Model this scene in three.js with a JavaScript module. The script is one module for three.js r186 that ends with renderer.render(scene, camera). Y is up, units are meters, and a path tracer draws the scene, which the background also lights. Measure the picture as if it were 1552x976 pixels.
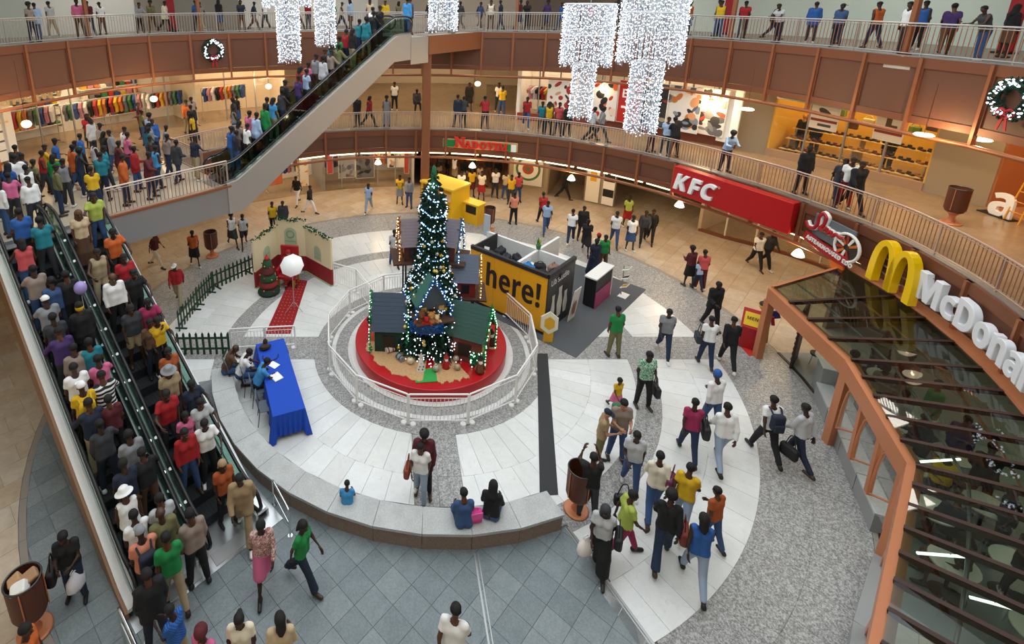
import * as THREE from 'three';
import { mergeGeometries } from 'three/addons/utils/BufferGeometryUtils.js';
import { RoundedBoxGeometry } from 'three/addons/geometries/RoundedBoxGeometry.js';
import { RectAreaLightUniformsLib } from 'three/addons/lights/RectAreaLightUniformsLib.js';
import { FontLoader } from 'three/addons/loaders/FontLoader.js';
import { TextGeometry } from 'three/addons/geometries/TextGeometry.js';

// ---------- camera, sky, exposure ----------
const W = 1552, H = 976, F = 806, PCX = 595.5, PCY = 228.9, CAMY = 10.75, TILT = 16.17 * Math.PI / 180;
const scene = new THREE.Scene();
const FW = 2 * (W - PCX), FH = 2 * (H - PCY);               // the whole picture circle, its centre on the lens axis
const camera = new THREE.PerspectiveCamera(2 * Math.atan(FH / 2 / F) * 180 / Math.PI, FW / FH, 0.1, 300);
camera.position.set(0, CAMY, 0);
camera.rotation.set(-TILT, 0, 0);
camera.setViewOffset(FW, FH, FW - W, FH - H, W, H);          // a shifted lens
camera.updateProjectionMatrix();
camera.updateMatrixWorld();
const renderer = new THREE.WebGLRenderer({ antialias: true });
renderer.toneMapping = THREE.LinearToneMapping;
renderer.toneMappingExposure = 1.0;
renderer.shadowMap.enabled = true;
RectAreaLightUniformsLib.init();
const SKY = new THREE.Color().setRGB(2.1, 2.26, 2.4);       // bright overcast seen through the roof light
scene.background = SKY;
const WARM = [1.0, 0.73, 0.46];

// ---------- helpers ----------
let seed = 7; const rnd = () => { seed = (seed + 0x6D2B79F5) | 0; let t = Math.imul(seed ^ (seed >>> 15), 1 | seed); t = (t + Math.imul(t ^ (t >>> 7), 61 | t)) ^ t; return ((t ^ (t >>> 14)) >>> 0) / 4294967296; };
const rr = (a, b) => a + (b - a) * rnd();
const pick = (a) => a[Math.floor(rnd() * a.length)];
const D2R = Math.PI / 180, V = (x, y, z) => new THREE.Vector3(x, y, z);
const X0 = 1.18, Z0 = -14.67, L1 = 4.25, L2 = 9.0;           // centre of the round hall, floor levels
const pol = (r, deg, y = 0) => V(X0 + r * Math.sin(deg * D2R), y, Z0 - r * Math.cos(deg * D2R));
const es = (n, s, y = 0) => V(0.70711 * (n - s), y, -0.70711 * (n + s));   // the building's 45 degree grid
const ST = Math.sin(TILT), CT = Math.cos(TILT);
function gp(px, py, h = 0) {                                 // the point at height h that shows at a pixel
  const u = (px - PCX) / F, v = (py - PCY) / F, dy = -ST - v * CT, dz = -CT + v * ST, t = (h - CAMY) / dy;
  return V(u * t, h, dz * t);
}
function proj(p) { const Y = p.y - CAMY, up = Y * CT - p.z * ST, fw = -Y * ST - p.z * CT; return [PCX + F * p.x / fw, PCY - F * up / fw, fw]; }
function inView(p, m = 120) { const q = proj(p); return q[2] > 0.5 && q[0] > -m && q[0] < W + m && q[1] > -m && q[1] < H + m; }
const names = new Map();
function numbered(n) { const k = names.get(n) ?? 0; names.set(n, k + 1); return k ? n + '_' + String(k).padStart(3, '0') : n; }
function tag(o, label, category, group, kind) { o.userData.label = label; o.userData.category = category; if (group) o.userData.group = group; if (kind) o.userData.kind = kind; return o; }
function thing(name, label, category, pos = [0, 0, 0], turn = 0, group) {
  const o = new THREE.Group(); o.name = numbered(name); scene.add(o);
  if (pos.isVector3) o.position.copy(pos); else o.position.set(...pos);
  o.rotation.y = turn; return tag(o, label, category, group);
}
function struct(name, label, category, geos, mat) { const o = geos ? mesh(name, geos, mat, scene, true) : thing(name, label, category); if (geos) o.name = numbered(name); return tag(o, label, category, null, 'structure'); }
function flat(g) { const q = g.index ? g.toNonIndexed() : g; for (const k of Object.keys(q.attributes)) if (!['position', 'normal', 'uv'].includes(k)) q.deleteAttribute(k); return q; }
function metreUV(g) {                                        // uv in metres, taken from the plane each face lies nearest to
  const p = g.attributes.position, n = g.attributes.normal, uv = new Float32Array(p.count * 2);
  for (let i = 0; i < p.count; i++) {
    const b = i - i % 3; let nx = 0, ny = 0, nz = 0;
    for (let k = 0; k < 3; k++) { nx += n.getX(b + k); ny += n.getY(b + k); nz += n.getZ(b + k); }
    nx = Math.abs(nx); ny = Math.abs(ny); nz = Math.abs(nz);
    const x = p.getX(i), y = p.getY(i), z = p.getZ(i);
    uv.set(ny >= nx && ny >= nz ? [x, z] : nx >= nz ? [z, y] : [x, y], i * 2);
  }
  g.setAttribute('uv', new THREE.BufferAttribute(uv, 2));
}
function mesh(name, geos, mat, parent, isTop) {
  let g = Array.isArray(geos) ? (geos.length > 1 ? mergeGeometries(geos.map(flat)) : flat(geos[0])) : geos;
  if (mat.userData.metre && !g.userData.metre) { g = flat(g); metreUV(g); g.userData.metre = true; }
  const m = new THREE.Mesh(g, mat); m.name = name; m.castShadow = m.receiveShadow = true;
  (parent ?? scene).add(m); return m;
}
function top(name, geos, mat, label, category, group) { const m = mesh(numbered(name), geos, mat, scene); return tag(m, label, category, group); }
const M4 = (x, y, z, ry = 0, rx = 0, rz = 0, s = 1) => new THREE.Matrix4().compose(V(x, y, z), new THREE.Quaternion().setFromEuler(new THREE.Euler(rx, ry, rz, 'YXZ')), s.isVector3 ? s : V(s, s, s));
const box = (w, h, d, x = 0, y = 0, z = 0, ry = 0, rx = 0, rz = 0) => new THREE.BoxGeometry(w, h, d).applyMatrix4(M4(x, y, z, ry, rx, rz));
const rbox = (w, h, d, r, x = 0, y = 0, z = 0, ry = 0, rx = 0, rz = 0) => flat(new RoundedBoxGeometry(w, h, d, 2, r)).applyMatrix4(M4(x, y, z, ry, rx, rz));
const cyl = (r1, r2, h, x = 0, y = 0, z = 0, seg = 16, ry = 0, rx = 0, rz = 0) => new THREE.CylinderGeometry(r1, r2, h, seg).applyMatrix4(M4(x, y, z, ry, rx, rz));
const ball = (r, x = 0, y = 0, z = 0, seg = 12, s) => new THREE.SphereGeometry(r, seg, Math.max(6, seg * 0.7 | 0)).applyMatrix4(M4(x, y, z, 0, 0, 0, s ?? 1));
function bar(p, q, w, h, up = V(0, 1, 0)) {                  // a square bar from p to q, w across, h along up
  const d = q.clone().sub(p), len = d.length(), z = d.normalize(), x = up.clone().cross(z).normalize(), y = z.clone().cross(x);
  const m = new THREE.Matrix4().makeBasis(x, y, z).setPosition(p.clone().add(q).multiplyScalar(0.5));
  return new THREE.BoxGeometry(w, h, len).applyMatrix4(m);
}
function rod(p, q, r, seg = 8, r2 = r) {
  const d = q.clone().sub(p), len = d.length();
  return new THREE.CylinderGeometry(r2, r, len, seg).applyMatrix4(new THREE.Matrix4().compose(p.clone().add(q).multiplyScalar(0.5), new THREE.Quaternion().setFromUnitVectors(V(0, 1, 0), d.normalize()), V(1, 1, 1)));
}
const tube = (pts, r, n = pts.length * 4, seg = 8, closed = false) => new THREE.TubeGeometry(new THREE.CatmullRomCurve3(pts, closed, 'catmullrom', 0.3), n, r, seg, closed);
const lathe = (prof, seg = 24) => new THREE.LatheGeometry(prof.map(([x, y]) => new THREE.Vector2(x, y)), seg);
function prism(poly, y0, y1) {                               // upright prism over a convex outline of [x, z] pairs (any order of turn)
  let A = 0; for (let i = 0; i < poly.length; i++) { const a = poly[i], b = poly[(i + 1) % poly.length]; A += a[0] * b[1] - b[0] * a[1]; }
  const P = A > 0 ? poly.slice().reverse() : poly, v = [];
  const n = P.length;
  for (let i = 1; i < n - 1; i++) { v.push(P[0][0], y1, P[0][1], P[i][0], y1, P[i][1], P[i + 1][0], y1, P[i + 1][1]); v.push(P[0][0], y0, P[0][1], P[i + 1][0], y0, P[i + 1][1], P[i][0], y0, P[i][1]); }
  for (let i = 0; i < n; i++) { const a = P[i], b = P[(i + 1) % n]; v.push(a[0], y0, a[1], b[0], y0, b[1], b[0], y1, b[1], a[0], y0, a[1], b[0], y1, b[1], a[0], y1, a[1]); }
  return soup(v);
}
function soup(v) { const g = new THREE.BufferGeometry(); g.setAttribute('position', new THREE.Float32BufferAttribute(v, 3)); g.computeVertexNormals(); g.setAttribute('uv', new THREE.Float32BufferAttribute(new Float32Array(v.length / 3 * 2), 2)); return g; }
function extrude(pts, depth, bevel = 0) {                    // outline in x,y extruded along +z
  const s = pts.isShape ? pts : new THREE.Shape(pts.map(([x, y]) => new THREE.Vector2(x, y)));
  return new THREE.ExtrudeGeometry(s, { depth, bevelEnabled: bevel > 0, bevelThickness: bevel, bevelSize: bevel, bevelSegments: 2, curveSegments: 10 });
}
const at = (g, x, y, z, ry = 0, rx = 0, rz = 0, s = 1) => g.applyMatrix4(M4(x, y, z, ry, rx, rz, s));
function arcSolid(Ri, Ro, a0, a1, y0, y1, step = 3) {        // a solid ring piece between two radii (numbers or functions of the angle)
  const out = [], f = (R, a) => typeof R === 'function' ? R(a) : R, n = Math.max(1, Math.round((a1 - a0) / step));
  for (let i = 0; i < n; i++) {
    const a = a0 + (a1 - a0) * i / n, b = a0 + (a1 - a0) * (i + 1) / n, q = [pol(f(Ri, a), a), pol(f(Ri, b), b), pol(f(Ro, b), b), pol(f(Ro, a), a)];
    out.push(prism(q.map((p) => [p.x, p.z]), y0, y1));
  }
  return out;
}
const lerpTab = (t) => (a) => { if (a <= t[0][0]) return t[0][1]; for (let i = 1; i < t.length; i++) if (a <= t[i][0]) { const k = (a - t[i - 1][0]) / (t[i][0] - t[i - 1][0]); return t[i - 1][1] + (t[i][1] - t[i - 1][1]) * k; } return t[t.length - 1][1]; };

// ---------- textures ----------
function valueNoise(n, sd) {                                 // tileable value noise on an n x n lattice
  const g = new Float32Array(n * n); let s = sd * 9301 + 49297; for (let i = 0; i < n * n; i++) { s = (s * 1103515245 + 12345) & 0x7fffffff; g[i] = s / 0x7fffffff; }
  return (u, v) => { const x = u * n, y = v * n, xi = Math.floor(x), yi = Math.floor(y), fx = x - xi, fy = y - yi, q = (i, j) => g[(((yi + j) % n + n) % n) * n + ((xi + i) % n + n) % n], sx = fx * fx * (3 - 2 * fx), sy = fy * fy * (3 - 2 * fy); return (q(0, 0) * (1 - sx) + q(1, 0) * sx) * (1 - sy) + (q(0, 1) * (1 - sx) + q(1, 1) * sx) * sy; };
}
function dataTex(size, fn, metres, srgb = true) {            // one repeat covers `metres` metres
  const d = new Uint8Array(size * size * 4);
  for (let j = 0; j < size; j++) for (let i = 0; i < size; i++) { const c = fn(i / size, j / size); d.set([c[0], c[1], c[2], 255], (j * size + i) * 4); }
  const t = new THREE.DataTexture(d, size, size); t.wrapS = t.wrapT = THREE.RepeatWrapping; t.magFilter = THREE.LinearFilter; t.minFilter = THREE.LinearMipmapLinearFilter; t.generateMipmaps = true;
  if (srgb) t.colorSpace = THREE.SRGBColorSpace; t.repeat.set(1 / metres, 1 / metres); t.needsUpdate = true; return t;
}
const n8 = valueNoise(8, 1), n32 = valueNoise(32, 2), n64 = valueNoise(64, 3), n128 = valueNoise(128, 4), n256 = valueNoise(256, 5);
const mixc = (a, b, k) => a.map((x, i) => x + (b[i] - x) * Math.min(1, Math.max(0, k)));
const texGranite = dataTex(512, (u, v) => { const k = n128(u, v) * 0.6 + n64(u + 0.3, v) * 0.5 + n256(v, u) * 0.35 - 0.22; return mixc([104, 103, 100], [186, 185, 181], (k - 0.1) * 1.35); }, 1.9);
const texSlate = dataTex(512, (u, v) => { const k = n64(u, v) * 0.4 + n128(u, v) * 0.35 + n8(u, v) * 0.25; return mixc([104, 114, 117], [141, 150, 151], k); }, 1.6);
const texMarble = dataTex(512, (u, v) => { const k = n8(u, v) * 0.5 + n32(u, v) * 0.3 + n128(u, v) * 0.2; const vein = Math.abs(Math.sin((u * 3 + n8(v, u) * 2 + n32(u, v) * 0.5) * 6.28)); return mixc([206, 207, 204], [229, 230, 226], k * 0.8 + (vein < 0.06 ? -0.35 : 0.2)); }, 3.1);
const texTan = dataTex(512, (u, v) => { const k = n8(u, v) * 0.45 + n32(u, v) * 0.35 + n128(u, v) * 0.2; return mixc([170, 155, 136], [197, 184, 165], k); }, 2.7);
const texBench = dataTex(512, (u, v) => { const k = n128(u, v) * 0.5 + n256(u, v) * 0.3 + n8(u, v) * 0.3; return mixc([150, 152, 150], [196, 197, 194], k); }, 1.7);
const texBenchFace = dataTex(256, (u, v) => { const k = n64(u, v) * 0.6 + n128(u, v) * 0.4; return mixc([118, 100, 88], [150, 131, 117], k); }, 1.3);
const texWeave = dataTex(128, (u, v) => { const a = (Math.sin(u * 6.283 * 16) > 0.2 ? 1 : 0) * (Math.sin(v * 6.283 * 16) > 0.2 ? 1 : 0); return mixc([108, 67, 47], [86, 51, 35], a + 0.25 * n32(u, v)); }, 0.32);
const texCloth = dataTex(128, (u, v) => { const k = 200 + 40 * n64(u, v) + 15 * Math.sin(u * 6.283 * 32); return [k, k, k]; }, 0.3);
const texSand = dataTex(256, (u, v) => { const k = n64(u, v) * 0.5 + n128(u, v) * 0.5; return mixc([166, 122, 80], [222, 182, 134], k); }, 0.8);

// ---------- materials ----------
const mats = new Map();
function mat(color, rough = 0.6, metal = 0, extra = {}) {
  const key = [color, rough, metal, JSON.stringify(extra)].join('|'); if (mats.has(key)) return mats.get(key);
  const m = new THREE.MeshStandardMaterial({ color, roughness: rough, metalness: metal, ...extra }); mats.set(key, m); return m;
}
function texMat(map, rough, color = '#ffffff', metal = 0, bump = 0) { const m = new THREE.MeshStandardMaterial({ map, roughness: rough, color, metalness: metal }); if (bump) { m.bumpMap = map; m.bumpScale = bump; } m.userData.metre = true; return m; }
const glowMat = (color, k) => { const c = new THREE.Color(color); return new THREE.MeshStandardMaterial({ color: '#fff6e4', emissive: c, emissiveIntensity: k, roughness: 0.5 }); };
const MT = {
  grout: mat('#6f6a63', 0.9), granite: texMat(texGranite, 0.42), slate: [0, 1, 2].map((i) => texMat(texSlate, 0.5, ['#ffffff', '#f2f4f5', '#e8ebec'][i])),
  marble: [0, 1, 2].map((i) => texMat(texMarble, 0.32, ['#ffffff', '#fafaf8', '#f5f5f3'][i])), tan: [0, 1, 2].map((i) => texMat(texTan, 0.24, ['#ffffff', '#fbf6f0', '#f6efe6'][i])),
  tanPolish: texMat(texTan, 0.2, '#cdbca6'), bench: texMat(texBench, 0.45), benchFace: texMat(texBenchFace, 0.5), steel: mat('#c4c6c6', 0.28, 0.9), satin: mat('#a9a9a6', 0.42, 0.75), chrome: mat('#dfe2e4', 0.14, 1),
  copper: mat('#945c3c', 0.45, 0.3), copperDark: mat('#7a4a32', 0.5, 0.25), copperBeam: mat('#c07a52', 0.4, 0.2), weave: texMat(texWeave, 0.55), cream: mat('#efe3cd', 0.7), whitewall: mat('#eceae4', 0.8), mint: mat('#cfdcd2', 0.8),
  dark: mat('#1b1a19', 0.5), black: mat('#0d0d0e', 0.45), rubber: mat('#121314', 0.45), glass: new THREE.MeshPhysicalMaterial({ color: '#ffffff', roughness: 0.02, transmission: 1, thickness: 0, ior: 1.45 }),
  tinted: new THREE.MeshPhysicalMaterial({ color: '#9fb0a6', roughness: 0.02, transmission: 1, thickness: 0, ior: 1.5 }), escGlass: new THREE.MeshPhysicalMaterial({ color: '#b9d0c6', roughness: 0.03, transmission: 1, thickness: 0, ior: 1.45 }),
  white: mat('#f2f2ef', 0.5), red: mat('#b5161c', 0.45), yellow: mat('#efb50f', 0.5), green: mat('#15803c', 0.5), carpet: mat('#55585b', 0.95), slab: mat('#b9b2a6', 0.9),
};
const fontB = await new FontLoader().loadAsync('fonts/droid/droid_sans_bold.typeface.json');
const fontR = await new FontLoader().loadAsync('fonts/droid/droid_sans_regular.typeface.json');
const fontS = await new FontLoader().loadAsync('fonts/droid/droid_serif_bold.typeface.json');
function text(str, size, depth, font = fontB, bevel = 0) { const g = new TextGeometry(str, { font, size, depth, curveSegments: 5, bevelEnabled: bevel > 0, bevelThickness: bevel, bevelSize: bevel, bevelSegments: 2 }); g.computeBoundingBox(); return g; }
function rectLight(parent, p, w, h, color, k, dir) {
  const l = new THREE.RectAreaLight(new THREE.Color().setRGB(...color), k, w, h); l.position.copy(p); parent.add(l);
  l.lookAt(p.clone().add(parent.position).add(dir)); return l;   // shines along dir; the parent is not turned
}
// ---------- ground floor ----------
function clipHalf(poly, px, pz, nx, nz) {                    // keeps the side where (p - point) . n >= 0
  const out = [], d = (p) => (p[0] - px) * nx + (p[1] - pz) * nz;
  for (let i = 0; i < poly.length; i++) { const a = poly[i], b = poly[(i + 1) % poly.length], da = d(a), db = d(b); if (da >= 0) out.push(a); if (da * db < 0) { const t = da / (da - db); out.push([a[0] + (b[0] - a[0]) * t, a[1] + (b[1] - a[1]) * t]); } }
  return out;
}
const centroid = (p) => { let x = 0, z = 0; for (const q of p) { x += q[0]; z += q[1]; } return [x / p.length, z / p.length]; };
const angOf = (x, z) => Math.atan2(x - X0, -(z - Z0)) / D2R, radOf = (x, z) => Math.hypot(x - X0, z - Z0);
function clipRing(poly, r, outside) { if (poly.length < 3) return poly; const [cx, cz] = centroid(poly), R = radOf(cx, cz) || 1, nx = (cx - X0) / R, nz = (cz - Z0) / R, s = outside ? 1 : -1; return clipHalf(poly, X0 + nx * r, Z0 + nz * r, nx * s, nz * s); }
const areaOf = (p) => { let A = 0; for (let i = 0; i < p.length; i++) { const a = p[i], b = p[(i + 1) % p.length]; A += a[0] * b[1] - b[0] * a[1]; } return Math.abs(A) / 2; };
const floorG = struct('floor', 'ground floor of white marble rings, speckled granite bands, slate and tan tiles', 'floor');
mesh('screed', [prism([[-34, 6], [34, 6], [34, -58], [-34, -58]], -0.5, -0.02)], MT.grout, floorG);
function layTiles(name, polys, list, y1 = 0, keep = 300) {
  const seen = polys.filter((p) => p.length > 2 && areaOf(p) > 0.004).map((p) => { const c = centroid(p), q = proj(V(c[0], 0, c[1])); return { p, v: inView(V(c[0], 0, c[1]), 160), k: areaOf(p) / (q[2] * q[2] * q[2]) }; });
  const vis = seen.filter((t) => t.v).sort((a, b) => b.k - a.k), rest = [];
  vis.forEach((t, i) => { if (i < keep) mesh(name, [prism(t.p, -0.02, y1)], list[Math.floor(rnd() * list.length)], floorG); else rest.push(t); });
  rest.push(...seen.filter((t) => !t.v));
  for (let k = 0; k < list.length; k++) { const part = rest.filter((_, i) => i % list.length === k); if (part.length) { const m = mesh('distant_' + name, part.map((t) => prism(t.p, -0.02, y1)), list[k], floorG); m.userData.kind = 'stuff'; } }
}
const J = 0.006;
function polarCells(r0, r1, nr, da, a0, a1, gap = J, stag = 0) {
  const out = [];
  for (let i = 0; i < nr; i++) {
    const ra = r0 + (r1 - r0) * i / nr + gap / 2, rb = r0 + (r1 - r0) * (i + 1) / nr - gap / 2, n = Math.round((a1 - a0) / da);
    for (let k = 0; k < n; k++) {
      const g = gap / 2 / ra / D2R, off = (i % 2) * stag * da, a = a0 + (a1 - a0) * k / n + off + g, b = a0 + (a1 - a0) * (k + 1) / n + off - g, P = [];
      for (let j = 0; j <= 3; j++) { const p = pol(ra, a + (b - a) * j / 3); P.push([p.x, p.z]); }
      for (let j = 3; j >= 0; j--) { const p = pol(rb, a + (b - a) * j / 3); P.push([p.x, p.z]); }
      out.push(P);
    }
  }
  return out;
}
const AX = 1.04, AZ = -14.55, SW = 0.56;                     // the four granite strips lie on these axes
function offStrips(P) {                                      // cut a marble cell back to its quadrant, clear of the strips
  const [cx, cz] = centroid(P), sx = cx > AX ? 1 : -1, sz = cz > AZ ? 1 : -1, J2 = SW + J;
  return clipHalf(clipHalf(P, AX + sx * J2, 0, sx, 0), 0, AZ + sz * J2, 0, sz);
}
const inSlate = (a) => a > 157.4 || a < -104;
layTiles('marble_tile', [...polarCells(3.66, 6.1, 2, 5.625, -180, 180, J, 0.5), ...polarCells(6.72, 8.85, 2, 4.5, -104, 157.4, J, 0.5)].map(offStrips), MT.marble);
layTiles('marble_tile', [...polarCells(0.02, 2.62, 3, 11.25, -180, 180), ...polarCells(3.0, 3.14, 1, 11.25, -180, 180)], MT.marble, 0, 0);
layTiles('granite_tile', [...polarCells(2.62, 3.0, 1, 7.5, -180, 180), ...polarCells(3.14, 3.66, 1, 7.5, -180, 180), ...polarCells(6.1, 6.72, 1, 6, -104, 157.4), ...polarCells(6.1, 6.54, 1, 6, 157.4, 256), ...polarCells(8.85, 10.8, 2, 5, -104, 157.4)], [MT.granite], -0.0005);
{
  const strips = [];
  for (const [dx, dz, far] of [[1, 0, 8.85], [-1, 0, 8.85], [0, 1, 6.1], [0, -1, 8.85]]) for (const [r0, r1] of [[3.62, 6.13], [6.7, 8.87]]) if (r1 < far + 0.1) for (let k = 0; k < 2; k++) {
    const u0 = r0 + (r1 - r0) * k / 2 + J / 2, u1 = r0 + (r1 - r0) * (k + 1) / 2 - J / 2, c = (u, w) => [dx ? X0 + dx * u : AX + w, dz ? Z0 + dz * u : AZ + w];
    for (const [wa, wb] of [[-SW, -J / 2], [J / 2, SW]]) strips.push([c(u0, wa), c(u1, wa), c(u1, wb), c(u0, wb)]);
  }
  layTiles('granite_tile', strips, [MT.granite], -0.001);
}
{ // slate laid on the diagonal in front of the bench and under the escalators
  const polys = [], T = 0.5;
  for (let i = -14; i < 40; i++) for (let j = -8; j < 40; j++) {
    const n = i * T, s = j * T, c = es(n + T / 2, s + T / 2), r = radOf(c.x, c.z), a = angOf(c.x, c.z);
    if (r < 6.3 || r > 11.1 || c.z > -3 || !(a > 152 || a < -98)) continue;
    let P = [es(n + J / 2, s + J / 2), es(n + T - J / 2, s + J / 2), es(n + T - J / 2, s + T - J / 2), es(n + J / 2, s + T - J / 2)].map((p) => [p.x, p.z]);
    P = clipRing(clipRing(P, 6.55, true), 10.8, false);
    const e1 = pol(5, 157.9), n1 = [Math.cos(157.9 * D2R), Math.sin(157.9 * D2R)];
    if (Math.abs(a) > 140 && P.length > 2 && c.x > 0) P = clipHalf(P, e1.x, e1.z, n1[0], n1[1]);
    const e2 = pol(5, -104), n2 = [-Math.cos(-104 * D2R), -Math.sin(-104 * D2R)];
    if (a < -95 && a > -125 && P.length > 2) P = clipHalf(P, e2.x, e2.z, n2[0], n2[1]);
    polys.push(P);
  }
  layTiles('slate_tile', polys, MT.slate);
}
{ // tan tiles, running bond, beyond the outer band
  const polys = [], T = 0.62, U = 0.9;
  for (let j = -30; j < 62; j++) for (let i = -24; i < 56; i++) {
    const s = j * T, n = i * U + (j % 2 ? U / 2 : 0), c = es(n + U / 2, s + T / 2), r = radOf(c.x, c.z);
    if (r < 10.4 || r > 27 || c.z > -2) continue;
    let P = [es(n + J / 2, s + J / 2), es(n + U - J / 2, s + J / 2), es(n + U - J / 2, s + T - J / 2), es(n + J / 2, s + T - J / 2)].map((p) => [p.x, p.z]);
    P = clipRing(P, 10.95, true); polys.push(P);
  }
  layTiles('tan_tile', polys, MT.tan);
}
layTiles('kerb_strip', polarCells(10.805, 10.945, 1, 6, -180, 180), [mat('#8d867c', 0.5)], 0, 60);
{ // metal expansion strips in the floor
  const t1 = mesh('trim_strip', [bar(pol(6.6, 157.6, 0.0), pol(12, 158.2, 0.0), 0.05, 0.012), bar(pol(6.6, 158.1, 0.0), pol(12, 158.5, 0.0), 0.03, 0.014)], MT.satin, floorG);
  mesh('trim_strip', [bar(V(1.64, 0, -8.02), V(1.69, 0, -4), 0.035, 0.012), bar(V(1.71, 0, -8.02), V(1.76, 0, -4), 0.02, 0.014)], MT.satin, floorG);
}
// ---------- the curved granite bench ----------
{
  const b = thing('curved_bench', 'long curved granite bench wall around the white marble floor', 'bench', pol(6.35, 180, 0));
  const put = (g) => g.translate(-b.position.x, 0, -b.position.z);
  const A0 = 159, A1 = 255, n = 11, step = (A1 - A0) / n;
  for (let i = 0; i < n; i++) {
    const a = A0 + i * step + 0.04, c = A0 + (i + 1) * step - 0.04, q = (r, x) => { const p = pol(r, x); return [p.x, p.z]; }, m = (a + c) / 2;
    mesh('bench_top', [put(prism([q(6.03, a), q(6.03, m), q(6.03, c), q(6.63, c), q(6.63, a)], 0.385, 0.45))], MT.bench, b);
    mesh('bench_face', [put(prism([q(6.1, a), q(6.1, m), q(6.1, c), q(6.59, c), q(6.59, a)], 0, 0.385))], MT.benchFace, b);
  }
}
// ---------- upper levels ----------
const R1 = lerpTab([[-110, 12.0], [-20, 11.95], [-2, 11.65], [22, 11.7], [50, 11.9], [70, 12.1], [84, 12.55], [94, 12.98], [104, 13.05], [180, 12.95]]);
const R2 = lerpTab([[-110, 16.2], [-72, 16.3], [-57, 16.75], [-48, 16.6], [-31, 15.4], [-10, 14.1], [15.6, 13.9], [30, 14.6], [52, 15.05], [72, 14.85], [82, 14.6], [92, 15.1], [120, 15.4], [180, 15.8]]);
const S1 = lerpTab([[-110, 18.2], [-60, 17.8], [-40, 17.2], [-26, 16.6], [22, 15.1], [35, 15.3], [55, 16.0], [65, 16.5], [78, 17.2], [86, 17.9], [130, 18.2]]);
const S0 = lerpTab([[-110, 17.5], [-30, 15.0], [0, 14.9], [22, 15.3], [45, 15.8], [60, 16.1], [70, 17.2], [90, 18.0], [130, 18.0]]);
const ROUT = 27;
{
  const f1 = struct('floor_001', 'first gallery floor slab of tan tiles around the open hall', 'floor');
  mesh('slab', arcSolid((a) => R1(a) + 0.02, ROUT, -77, 165, L1 - 0.4, L1 - 0.02, 3), MT.slab, f1); mesh('paving', arcSolid((a) => R1(a) + 0.3, ROUT, -77, 165, L1 - 0.02, L1, 3), MT.tanPolish, f1);
  mesh('edge_kerb', arcSolid(R1, (a) => R1(a) + 0.3, -77, 165, L1 - 0.02, L1 + 0.03, 3), MT.satin, f1);
  const f2 = struct('floor_002', 'second gallery floor slab around the open hall', 'floor');
  mesh('slab', arcSolid((a) => R2(a) + 0.02, ROUT, -110, 158, L2 - 0.4, L2 - 0.02, 3), MT.slab, f2); mesh('paving', arcSolid((a) => R2(a) + 0.25, ROUT, -110, 158, L2 - 0.02, L2, 3), mat('#8d8880', 0.5), f2);
  mesh('edge_kerb', arcSolid(R2, (a) => R2(a) + 0.25, -110, 158, L2 - 0.02, L2 + 0.03, 3), MT.satin, f2);
  const roof = struct('ceiling', 'pale ceiling ring around the round roof opening', 'ceiling');
  mesh('ceiling_ring', arcSolid(14.2, ROUT, -180, 180, 13.6, 14.0, 6), MT.whitewall, roof); mesh('opening_upstand', arcSolid(14.0, 14.2, -180, 180, 13.6, 15.0, 6), MT.whitewall, roof);
  for (let k = 0; k < 6; k++) mesh('roof_truss', [bar(pol(14.1, k * 30, 14.6), pol(14.1, k * 30 + 180, 14.6), 0.12, 0.3)], MT.whitewall, roof);
  const w = struct('wall_back', 'outer walls behind the shops on every level', 'wall');
  mesh('outer_wall', arcSolid(ROUT, ROUT + 0.3, -180, 180, -0.5, 14.0, 6), MT.cream, w);
  const w2 = struct('wall_front', 'gallery wall behind the viewpoint closing the hall', 'wall');
  mesh('gallery_wall', arcSolid(17.2, 17.5, 165, 250, 0, 13.6, 5), MT.cream, w2);
}
function fascia(name, label, Rf, y, a0, a1, da, hF, hP, parts) {
  const o = struct(name, label, 'fascia'), n = Math.round((a1 - a0) / da);
  for (let i = 0; i < n; i++) {
    const a = a0 + (a1 - a0) * i / n, b = a0 + (a1 - a0) * (i + 1) / n, p = pol(Rf(a), a), q = pol(Rf(b), b), d = q.clone().sub(p), len = d.length(), m = p.clone().add(q).multiplyScalar(0.5), ry = Math.atan2(-d.z, d.x);
    const F_ = (g) => at(g, m.x, 0, m.z, ry);
    if (parts?.skip?.(a)) continue;
    const fr = mesh('fascia_frame', [F_(box(len, 0.3, 0.09, 0, y - 0.15, 0)), F_(box(len, 0.22, 0.09, 0, y - hF + 0.11, 0)), F_(box(0.1, hF, 0.085, -len / 2 + 0.05, y - hF / 2, 0)), F_(box(0.1, hF, 0.085, len / 2 - 0.05, y - hF / 2, 0))], MT.copperDark, o); mesh('fascia_panel', [F_(box(len - 0.2, hF - 0.5, 0.04, 0, y - 0.27 - (hF - 0.5) / 2, -0.02))], MT.weave, fr);
    mesh('rib', [F_(box(0.09, hP + 0.02, 0.14, -len / 2, y - hP / 2 - 0.02, 0.03))], MT.copper, o);
    mesh('pipe', [F_(cyl(0.065, 0.065, len + 0.02, 0, y - hP, 0.06, 10, 0, 0, Math.PI / 2))], MT.copper, o);
  }
  return o;
}
fascia('trim_1', 'brown copper fascia with recessed panels under the first gallery rail', (a) => R1(a) - 0.02, L1 + 0.0, -60, 150, 7.5, 1.15, 1.42);
fascia('trim_2', 'brown copper fascia with recessed panels under the top gallery rail', (a) => R2(a) - 0.02, L2 + 0.0, -88, 136, 6.4, 1.95, 2.28);
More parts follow.
